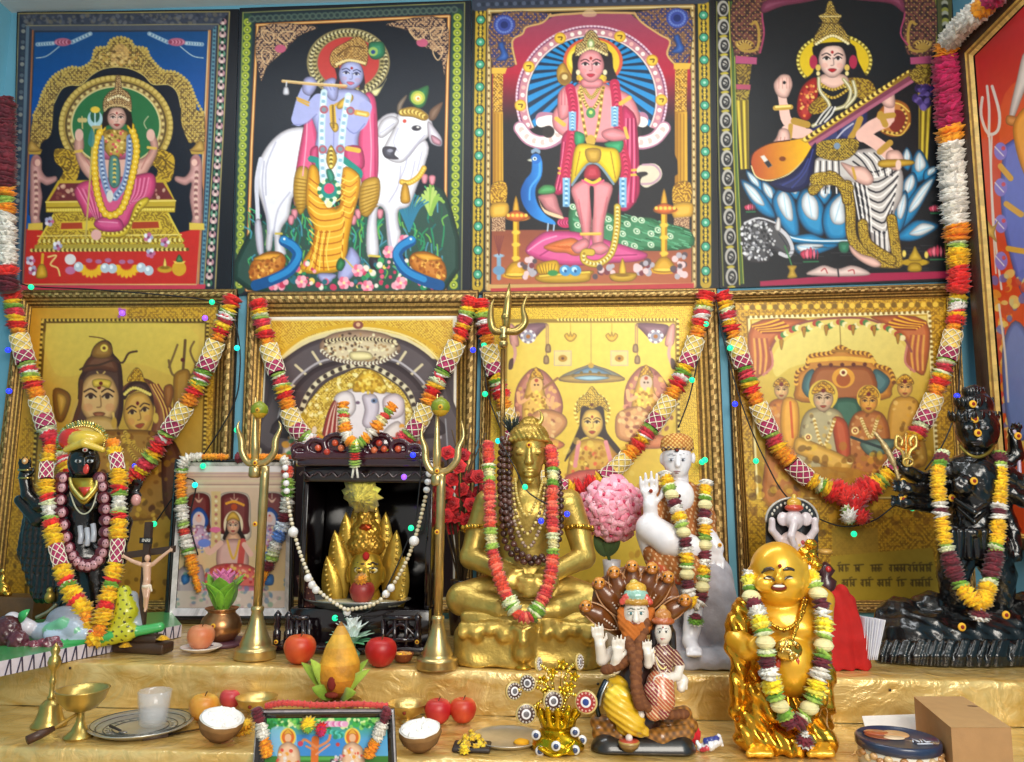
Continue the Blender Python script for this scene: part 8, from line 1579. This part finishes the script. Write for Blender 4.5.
g=Fig(Yq2-.025);g.e('#c84a34',794,508,9,4,8,-2);g.e('#d8a83c',794,503,7,5,6,-2);g.e('#d8b84c',794,497,2.4,3.4,2.4,-2);g.build('crown','gloss',aq,.8,.8);m=MB();[m.ball(f.P(794+9*sin(i*1.3),540+i*2.6,-18),2.4*k,['#d8a83c','#b03434','#e0b848'][i%3],7,5)for i in range(9)];m.build('ornaments','gloss',aq)
m=MB();p_=at(825,560,Yq2);m.lathe((p_[0],p_[1],zb_),[(9*k,0),(9*k,30*k),(7*k,34*k),(8*k,48*k),(10*k,56*k),(5*k,60*k),(9*k,66*k),(4*k,72*k),(1*k,74*k)],'#4a2c30',14);m.ball(p_+(0,-8*k,-8*k),3*k,'#c83434',8,6);m.ball(p_+(0,0,8*k),(8*k,8*k,3*k),'#d8a850',10,6);o=m.build('small_idol_post','gloss');tag(o,'little dark red and gold post figure between the arched plaque and red cloth','figurine')
Yl2=Yat(14,640)+.12;f=Fig(Yl2);k=f.k
xa_=XL+.006;xb_=f.P(36,600)[0];zt_=f.P(10,597)[2];m=MB();m.bbox(((xa_+xb_)/2,Yl2+.04,(Z1+.001+zt_)/2),((xb_-xa_)/2,.05,(zt_-Z1-.001)/2),'#5a3c1a',.004);o=m.build('wooden_stand','wood');tag(o,'brown wooden stand at the far left behind the reclining figure','stand')
gi=thing('gilt_ornament','small lumpy gilt ornament on the brown stand at the far left','ornament',(f.P(6,590)[0],Yl2+.03,zt_+.0005));c_=org_of(gi);g=Fig(Yl2+.03);g.e('#c8a040',4,590,6,7,6,0);g.e('#d8b450',3,580,3,6,3,0);g.e('#c8a040',8,594,4,3,4,-3);g.build('ornament_body','gold_bright',gi,.9,1.2,floor=zt_+.0006);m=MB();m.ball(g.P(3,571,0),2.4*k,'#e0c060',8,6);m.build('finial','gold_bright',gi)
Yrs=-.30;f=Fig(Yrs);k=f.k;rb=thing('red_rose_bunch','bunch of small red artificial roses on thin stems left of the golden statue','flowers',(*f.P(462,600)[:2],Z1+.0005));b=org_of(rb)
m=MB();m.lathe(b,[(11*k,0),(13*k,20*k),(10*k,46*k),(12*k,52*k),(10*k,51*k),(0,46*k)],'#3a2420',16);m.build('vase','gloss',rb)
for i,(x,y)in enumerate(((448,453),(463,455),(459,467),(452,480),(470,477),(478,477),(447,493),(467,497),(453,504),(471,505),(480,492),(456,516),(468,520),(452,528),(462,490),(446,516),(476,514))):
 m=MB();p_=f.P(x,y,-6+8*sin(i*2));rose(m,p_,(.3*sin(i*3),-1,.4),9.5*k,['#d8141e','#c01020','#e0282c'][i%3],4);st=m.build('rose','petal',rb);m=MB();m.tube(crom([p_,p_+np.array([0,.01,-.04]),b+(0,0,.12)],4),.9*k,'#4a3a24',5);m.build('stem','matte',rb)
for x,y in((452,430),(470,425),(478,440),(486,433),(465,445)):m=MB();m.tube(curve_px(f,[(462,560,0),(464,490,2),(x,y,2)]),.7*k,'#5a4630',5);m.build('twig','matte',rb)
Yhy=Yat(620,668)+.24;f=Fig(Yhy);k=f.k;hy=thing('hydrangea_bunch','large pink hydrangea-like flower head in a small vase between the golden statue and the saint','flowers',(*f.P(612,600)[:2],Z1+.0005));hy['label']='large pink ruffled flower head in a vase between golden statue and white-faced saint';b=org_of(hy)
zt_=f.P(610,560)[2];H=zt_-Z1;m=MB();m.lathe(b,[(8*k,0),(9*k,H*.3),(7*k,H*.7),(8.4*k,H*.92),(9*k,H),(7.6*k,H),(6*k,H*.8),(0,H*.75)],'#c8c8cc',18);m.build('vase','porcelain',hy);m=MB();m.tube([b+(0,0,H*.8),f.P(607,545),f.P(611,520)],1.6*k,'#3c5a28',6);m.build('stem','matte',hy);m=MB();[m.leaf(f.P(606,556,0),f.P(606+dx,535,-8),7*k,(0,-1,.2),'#3c5428',7,.1,.4*k)for dx in(-12,4,14)];m.build('leaf','petal',hy)
for i in range(27):
 t=i*2.39996;q=math.sqrt((i+.5)/27);x,y=612+29*q*cos(t),509+30*q*sin(t);d=-26*math.sqrt(max(0,1-q*q))-2;m=MB();n_=unit(((x-612)*.025,-.9+.4*q,-(y-509)*.022));a_,b2,_=basis(n_);p_=f.P(x,y,d);ph=random.uniform(0,6);R=random.uniform(9.5,11.5)*k
 for j in range(5):tt=ph+j*1.2566;dr=a_*cos(tt)+b2*sin(tt);m.leaf(p_+dr*R*.06,p_+dr*R+n_*R*.12,R*.55,n_,jit(['#f0a4b8','#f8bccc','#ec90a8'][(i+j)%3],.06),5,.12,R*.02)
 m.ball(p_+n_*R*.12,R*.2,'#d84a70',7,5);m.build('floret','petal',hy)
GC=dict(r=['#d0181c','#e03028'],y=['#f0c018','#e8b010'],g=['#6a9a2c','#98b84c','#d8dcb0'],o=['#ee8a14','#f09a1c'],w=['#e6e0d6','#d6d0c4'],m=['#6e1c2a','#5a1424'],c=['#e0d49c','#d4c688'],p=['#d83848','#f0e8e0','#c03040'],k=['#b01450','#941040'],b=['#6088d0','#d8e0f0'],n=['#d84a30','#e87058','#c83838'],l=['#f0d020','#e8dc50'])
def gar(label,Y,path,spec,group=None,where=None,mirror=True,cat='garland'):
 f=Fig(Y);k=mpp(Y,np.mean([p[0]for p in path]),np.mean([p[1]for p in path]));P=crom([f.P(*p)for p in path],12);L=np.r_[0,np.cumsum(np.linalg.norm(np.diff(P,axis=0),axis=1))];T=L[-1]
 root=thing('flower_garland',label,cat,P[0],group)
 at_=lambda s:np.array([np.interp(s,L,P[:,i])for i in range(3)])
 m=MB();m.tube(P,1.1*k,'#5a6a3a',5);m.build('thread','matte',root)
 segs=[]
 for q in spec.split():kd,c,r_=q[0],q[1],q[2:].split(',');segs.append((kd,c,float(r_[0])*k,float(r_[1])*k))
 def fill(s0,s1,sg):
  s,i=0.0,0
  while s<abs(s1-s0)-2*k:
   kd,c,ln,R=segs[i%len(segs)];ln=min(ln,abs(s1-s0)-s);a,b=s0+sg*s,s0+sg*(s+ln);m=MB();C_=GC[c]
   if kd=='N':
    n_,v_=12,max(2,int(ln/(2.2*k)));V,Fs,cl=[],[],[]
    for j in range(v_+1):
     p=at_(a+(b-a)*j/v_);d_=at_(a+(b-a)*min(1,j/v_+.05))-at_(a+(b-a)*max(0,j/v_-.05));a_,b2,_=basis(d_)
     V+=[p+(a_*cos(2*pi*i2/n_)+b2*sin(2*pi*i2/n_))*R for i2 in range(n_)]
    mid=.62 if C_ is GC['c']else 1
    for j in range(v_):
     for i2 in range(n_):
      Fs.append((j*n_+i2,j*n_+(i2+1)%n_,(j+1)*n_+(i2+1)%n_,(j+1)*n_+i2));e=min(j,v_-1-j)/max(1,v_/2);cl.append(jit('#a8305c' if(j>v_*.55 or c=='w')else '#e8c868',.12))
    m.add(V,Fs,cl)
    for t0 in range(0,n_,2):
     for sgn in(1,-1):m.tube([at_(a+(b-a)*j/v_)+(lambda d_:(lambda B_:(B_[0]*cos(2*pi*(t0+sgn*j*.55)/n_)+B_[1]*sin(2*pi*(t0+sgn*j*.55)/n_))*R*1.06)(basis(d_)))(at_(a+(b-a)*min(1,j/v_+.05))-at_(a+(b-a)*max(0,j/v_-.05)))for j in range(v_+1)],.5*k,'#f6eed6',4,False)
    m.build('net_tube','petal',root)
   elif kd=='B':
    m.ball(at_((a+b)/2),(R,R,ln*.5),C_[0],14,9);
    for j in range(5):p=at_(a+(b-a)*(j+.5)/5);m.lathe(p,[(R*sin(pi*(j+.7)/5.4)*.98,-.6*k),(R*sin(pi*(j+.7)/5.4)*1.06,0),(R*sin(pi*(j+.7)/5.4)*.98,.6*k)],jit(C_[j%2],.08),14,unit(b-a+0*p)if 0 else(0,0,1))
    m.build('cream_bead','petal',root)
   else:
    n_=max(2,int(round(ln/(2.5*k))))
    for j in range(n_):
     q=a+(b-a)*(j+.5)/n_;m.frill(at_(q),unit(at_(q+.3*k)-at_(q-.3*k))+rng.normal(0,.16,3),R*(1 if 0<j<n_-1 or n_<3 else.86)*random.uniform(.9,1.06),random.choice(C_),11,3.4*k/R,.12)
    m.build('flower_tuft','petal',root)
   s+=ln;i+=1
 if mirror:fill(0,T/2,1);fill(T,T/2,-1)
 else:fill(0,T,1)
 return root,f
FRG="Tr10,10 Ty6,9 Tg4,9 Tp9,9 Ty5,9 Tr7,10 To8,8 Nc30,8.5 Tg5,8.5 Tp8,9 Tg3,9 Ty5,9.5 Tr7,10 To12,8.5 Nc31,8.5 Tg4,8.5 Tp9,9"
G_='net and tuft garlands on the framed pictures'
gar('long garland of red, yellow and netted white tubes on the framed two faces picture',-.055,[(11,290,0),(20,340,0),(38,400,0),(58,455,0),(95,494,0),(133,478,0),(165,437,0),(195,390,0),(215,345,0),(234,296,0)],FRG,G_)
gar('long garland of tufts and netted tubes on the framed elephant-headed deity picture',-.055,[(257,300,0),(268,345,0),(284,392,0),(300,432,0),(358,468,0),(412,432,0),(432,392,0),(456,345,0),(472,297,0)],FRG,G_)
gar('long garland of tufts and netted tubes on the bright yellow seated deity picture',-.055,[(480,300,0),(488,345,0),(500,390,0),(520,450,0),(556,486,0),(600,480,0),(640,442,0),(672,395,0),(694,345,0),(707,292,0)],"Tr9,10 Ty6,9 Tg5,9 Tp9,9 Tr8,10 To12,8 Nc30,8.5 Ty6,9 Tg4,9 Tp8,9 Tr6,10 To13,8.5 Nc34,8.5 Tg4,8.5 Tp9,9 Ty6,9 Tr7,10 To13,8.5 Nc32,8 Ty8,9 Tr14,11 Tr12,12",G_)
rt,f=gar('long garland of tufts and netted tubes with red centre on the framed court picture',-.05,[(722,293,0),(735,340,0),(757,402,0),(778,446,0),(805,476,0),(832,490,0),(856,493,0),(882,480,0),(905,452,0),(928,412,0),(945,365,0),(955,325,0),(960,285,0)],FRG+" Ty5,9.5 To18,9 Nw22,8.5 Ty10,9 Tg6,9 Ty6,10 Tr14,13",G_)
m=MB()
for x,y,R,c in((846,497,10,'r'),(862,497,10,'r'),(855,507,11,'r'),(850,516,9,'p'),(862,517,9,'r'),(848,510,7,'g'),(856,500,6,'w')):[m.frill(f.P(x,y+j*2,-8-j),(0,-.7,-.5),R*f.k*(1-j*.2),random.choice(GC[c]),12,.3)for j in range(3)]
m.build('pendant','petal',rt)
gar('thick crimson and white garland hanging in the right corner beside the red picture',-.09,[(1000,-8,-112),(982,8,-84),(958,30,-36),(947,50,-4),(949,95,0),(952,142,0),(955,195,0),(958,245,0),(959,292,0)],"Tk14,10 To16,10 Tw68,11 To14,13 Tk76,14 To15,14 Tw86,14 To16,14 Tg8,10 Ty18,11 Tr30,11",None,None,False)
gar('thick maroon and white garland hanging at the far left edge of the cloths',-.12,[(5,98,0),(4,150,0),(5,200,0),(6,240,0),(8,292,0)],"Tm96,11 To9,11 Tg8,9 To9,11 Tw56,10 Tr10,11",None,None,False)
gar('garland of yellow tufts and netted tubes on the black tongue-out statue',Yk,[(50,446,-8),(46,478,-20),(50,515,-26),(58,555,-36),(70,590,-46),(84,612,-54),(94,640,-64),(103,615,-58),(110,588,-46),(117,552,-36),(119,510,-26),(118,470,-20),(112,440,-8)],"To10,7 Ty9,8 Nw17,6 Ty16,9 Tr6,8 Tg4,8 Tw12,7 Tg5,8 Tr6,8.5 Ty20,9 Nw22,6 Ty14,9 Tr6,8 Tg4,8 Ty14,9 Tr7,9 Ty12,10")
gar('garland of coral-red tufts with green bands on the golden meditating statue',Ys,[(488,442,-10),(489,470,-22),(490,510,-36),(492,548,-42),(502,585,-52),(516,612,-60),(526,618,-61),(537,610,-58),(549,582,-50),(553,550,-40),(552,510,-34),(553,470,-20),(550,446,-10)],"Tn24,6.5 Tg6,6.5 Tc8,6 Tg5,6.5 Tn46,6.5 Tg6,6.5 Tc9,6 Tg5,6.5 Tn48,6.5 Tg14,8")
SP_="Tw6,7 Ty9,7.5 Tg5,7 Bc11,7 Tm8,7"
rt,f=gar('garland of white, yellow and cream balls on the white-faced saint statue',Yb,[(664,472,-14),(670,490,-22),(680,520,-36),(686,545,-40),(687,575,-40),(690,598,-38),(696,604,-38),(701,598,-38),(703,575,-36),(705,545,-30),(705,510,-24),(706,480,-16)],SP_)
m=MB();[m.frill(f.P(696,612+j*2.4,-38),(0,-.3,1),[2,3,6,7,7,6][j]*f.k,GC['wmmggw'[j]][0],10,.3)for j in range(6)];m.build('pendant','petal',rt)
rt,f=gar('thick garland of white, yellow, cream and maroon balls on the laughing golden monk',Yl,[(750,572,-4),(751,595,-20),(757,612,-36),(765,640,-48),(768,668,-50),(776,698,-48),(790,722,-46),(798,724,-46),(811,704,-44),(820,672,-42),(824,640,-36),(822,606,-28),(812,580,-14),(806,570,-4)],"Tw6,8 Tl11,9 Tg5,8 Bc13,9 Tm9,8 Tw9,9.5 Tl13,9.5 Tg5,8.5 Bc13,9 Tg6,8.5 Tm9,8.5 Tw11,9.5 Tl14,10 Tg6,8.5 Bc13,8.5 Tg6,8 Tm9,8.5 Tw10,9 Tl20,9.5")
m=MB();[m.frill(f.P(805,732+j*3,-46),(0,-.4,1),[3,4,7,8,7,5][j]*f.k,GC['wwmmwm'[j]][0],10,.3)for j in range(6)];m.build('pendant','petal',rt)
rt,f=gar('garland of orange-yellow and maroon tufts on the black many-armed statue',Yd,[(943,452,-10),(938,475,-20),(940,506,-26),(946,545,-34),(958,580,-42),(972,600,-50),(982,602,-50),(988,585,-44),(996,548,-34),(999,510,-26),(1000,475,-20),(999,452,-10)],"Tg4,6 Tm9,7.5 Tg6,7 Ty36,7.5 Tw6,7.5 Tm4,7 Tw5,7.5 Ty26,7.5 Tg7,7.5 Tm28,8 Tg6,7.5 Ty30,8.5")
m=MB();[m.frill(f.P(980,606+j*2.6,-52),(0,-.3,1),[2,2,5,8,8,6][j]*f.k,GC['wwmmww'[j]][0],10,.3)for j in range(6)];m.build('pendant','petal',rt)
gar('thin white, orange and green garland draped round the small white-framed picture',Yq-.016,[(228,457,2),(200,457,0),(184,462,-2),(181,490,-2),(184,530,-2),(192,565,-2),(199,592,-2)],"To26,3.5 Tw10,5 Tw16,6.5 Tg4,6.5 To26,6 Tg5,6.5 Tw16,7 Tg8,6.5 Tn7,6 Tw14,7 Tg6,7 To20,6.5",None,None,False)
gar('thin orange, green and blue-white garland on the right side of the small white-framed picture',Yq-.016,[(236,458,2),(262,457,0),(284,460,-2),(288,490,-2),(285,515,-2),(276,545,-2),(266,572,-2),(258,590,-2)],"Tm9,6 To40,3.5 Tw10,5 Tn12,6 Tg18,7 Tw16,7 Tm9,6.5 Tb20,7 Tw10,7 Tg10,7",None,None,False)
rt,f=gar('short garland of orange, white and green flowers hanging over the shrine cabinet crest',Ycb-.008,[(343,402,6),(344,420,3),(347,436,0),(356,445,-2),(367,437,0),(382,420,3),(394,404,6)],"To7,7 Tg6,6.5 Tn4,6 Tc6,6.5 To9,7.5 Tw8,7")
m=MB();[m.frill(f.P(355,443+j*2.6,-3),(0,-.3,1),[6,6,6,6,5,5,5,6,6,5][j]*f.k,random.choice(GC['ygggrrrggg'[j]]),11,.3)for j in range(10)];[m.tube([f.P(355+s_,468,-3),f.P(355+s_*2,478,-3)],1.2*f.k,'#e0dcd0',6)for s_ in(-1.5,1.5)];m.build('pendant','petal',rt)
gar('small maroon, white and orange garland on the left side of the front colourful picture',Yg-.014,[(256,708,0),(260,722,0),(264,738,0),(268,758,0)],"Tm15,6 Tw16,6.5 To18,6.5",None,None,False);gar('small maroon, white and orange garland on the right side of the front colourful picture',Yg-.014,[(388,708,0),(384,720,0),(376,740,0),(367,758,0)],"Tm14,6 Tw18,6.5 To20,6.5",None,None,False)
f=Fig(Yg-.014);m=MB();[m.frill(f.P(308,723+j*1.8,-j),(0,-.8,.5),(7-j*.7)*f.k,GC['yylg'[j]][0],11,.3)for j in range(4)];o=m.build('yellow_flower','petal');tag(o,'yellow flower hung at the top middle of the front colourful picture','flower');m=MB();[m.frill(f.P(321,728+j*1.6,-j),(0,-.8,.5),(6-j*.6)*f.k,GC['rk'[j%2]][0],11,.3)for j in range(4)];o=m.build('red_blossom','petal');tag(o,'red blossom hung beside the yellow one on the front colourful picture','flower')
f=Fig(Ycb-.012);r=thing('white_bead_string','string of white beads looped across the open front of the shrine cabinet','bead string',f.P(285,463))
beads(r,f,[(285,464,0),(287,495,0)],3.4,'#e6e4e4');beads(r,f,[(287,497,0),(294,532,0),(305,566,0),(320,592,-4),(346,610,-8)],2.2,['#d8ccac','#e0d8c8']);beads(r,f,[(346,610,-8),(378,602,-6),(402,570,0),(416,535,0),(426,495,0)],2.2,['#d8ccac','#c8b898']);beads(r,f,[(426,494,0),(431,462,0)],3.6,'#e6e4e4')
for x,y in((293,532),(414,541),(347,612),(308,578),(312,585),(316,590),(386,594),(391,588)):m=MB();m.ball(f.P(x,y,-3),5.2*f.k if x in(293,414)else 4*f.k,'#e8e6e6',12,8);m.build('large_bead','bead',r)
def lights(label,Y,wire,bulbs):
 f=Fig(Y);k=f.k;r=thing('string_lights',label,'string lights',f.P(*wire[0]));m=MB();m.tube(curve_px(f,wire,8),.75*k,'#14161a',5);m.build('wire','wire',r)
 for x,y,c in bulbs:
  m=MB();p=f.P(x,y,-2);m.ball(p,3*k,{'g':'#18d890','b':'#2838f0','c':'#18d8c8','r':'#ff4030','v':'#9050f0'}[c],9,6);m.build('bulb','led',r)
lights('black wire with green and blue bulbs over the framed two faces picture',-.06,[(8,275,0),(30,286,0),(100,290,0),(212,301,0),(234,320,0),(240,370,0),(226,420,0),(154,525,0),(152,540,0)],[(31,287,'g'),(212,302,'g'),(237,348,'c'),(122,313,'v'),(205,318,'v'),(154,524,'g'),(237,430,'g'),(135,466,'b'),(9,391,'b'),(8,350,'b')])
lights('black wire with green and blue bulbs between the elephant-headed and yellow pictures',-.062,[(474,300,0),(483,345,0),(487,390,0),(497,420,0),(506,440,0)],[(473,350,'b'),(485,394,'g'),(484,345,'g'),(498,441,'c')])
lights('black wire with green bulbs along the left side of the framed court picture',-.066,[(716,300,0),(725,345,0),(742,405,0),(765,460,0),(790,500,0),(835,525,0),(870,522,0),(895,505,0)],[(730,348,'g'),(735,404,'b'),(756,461,'g'),(854,534,'g'),(705,460,'g')])
lights('black wire with bulbs hanging along the right side of the yellow picture',-.068,[(704,300,0),(699,350,0),(690,395,0),(678,428,0)],[(706,324,'g'),(692,380,'g'),(702,462,'g')])
lights('black wire with bulbs at the right edge of the framed court picture',-.07,[(962,300,0),(958,395,0),(945,440,0),(925,470,0)],[(957,396,'b'),(940,452,'g'),(912,508,'g')])
lights('thin wire with coloured bulbs across the chest of the golden meditating statue',Ys-.105,[(500,441,24),(516,470,4),(526,490,-3),(545,503,0),(560,508,6)],[(525,487,'g'),(541,521,'b'),(567,514,'b'),(497,596,'g'),(562,556,'g'),(558,600,'r')][:3])
lights('thin wire with blue and green bulbs on the shrine cabinet',Ycb-.004,[(405,456,0),(420,462,0),(418,500,0),(412,530,0),(375,606,-4),(336,618,-8)],[(413,455,'b'),(411,528,'g'),(335,618,'g'),(404,477,'v')])
lights('thin wire with a turquoise bulb across the small white-framed picture',Yq-.02,[(187,478,0),(196,485,0),(190,520,0),(198,555,0)],[(195,485,'c'),(203,466,'g')])
def under(child_names,parent_names):
 for o in list(C.objects):
  b=o.name.split('.')[0]
  if b in child_names and o.parent is not None and o.parent.parent is None:
   sib=[c for q in parent_names for c in o.parent.children if c.name.split('.')[0]==q]
   if sib:o.parent=sib[0]
under(('eye','eyebrows','eyebrow','lips','forehead_mark','tongue','laughing_mouth'),('head','face','body'))
under(('paste_mark','palm_mark'),('pole','body','pot_body','bowl_body','plinth','fruit_body'))
under(('crest_fruit',),('carved_crest',));under(('hood_rib','cobra_head'),('cobra_hood',));under(('lid_picture','lid_lettering','finger_slot'),('lid',));under(('plaque_lettering',),('plaque',));under(('red_petal_mark',),('body',));under(('eye_stone',),('pot_body',));under(('valance_carving',),('valance',));under(('consort_hair','consort_crown','consort_necklace'),('consort',));under(('stalk','red_paste'),('fruit_body','husk'));under(('arch_rim','arch_lettering'),('arch_plaque',));under(('neck_ornament',),('breast_plate',));under(('headdress_fringe',),('headdress',))
def area(name,loc,size,energy,target,col=(1,1,1),sy=None):
 l=bpy.data.lights.new(name,'AREA');l.energy=energy;l.size=size;l.color=col
 if sy:l.shape='RECTANGLE';l.size_y=sy
 o=bpy.data.objects.new(name,l);C.objects.link(o);o.location=loc
 o.rotation_euler=(Vector(target)-Vector(loc)).to_track_quat('-Z','Y').to_euler();return o
area('ceiling_tube_light',(-0.3,-0.85,3.2),2.6,24,(-0.3,-0.75,1.0),(0.93,0.97,1),0.25)
area('room_light',(0.9,-3.6,2.5),1.5,92,(0.1,-0.3,1.0),(1,0.94,0.84))
w=bpy.data.worlds.new('room_world');bpy.context.scene.world=w;w.use_nodes=True
w.node_tree.nodes['Background'].inputs['Color'].default_value=(0.95,0.93,0.9,1);w.node_tree.nodes['Background'].inputs['Strength'].default_value=0.5
vs=bpy.context.scene.view_settings
vs.view_transform='Standard';vs.look='None';vs.gamma=1.0;vs.exposure=0.0;vs.use_curve_mapping=False
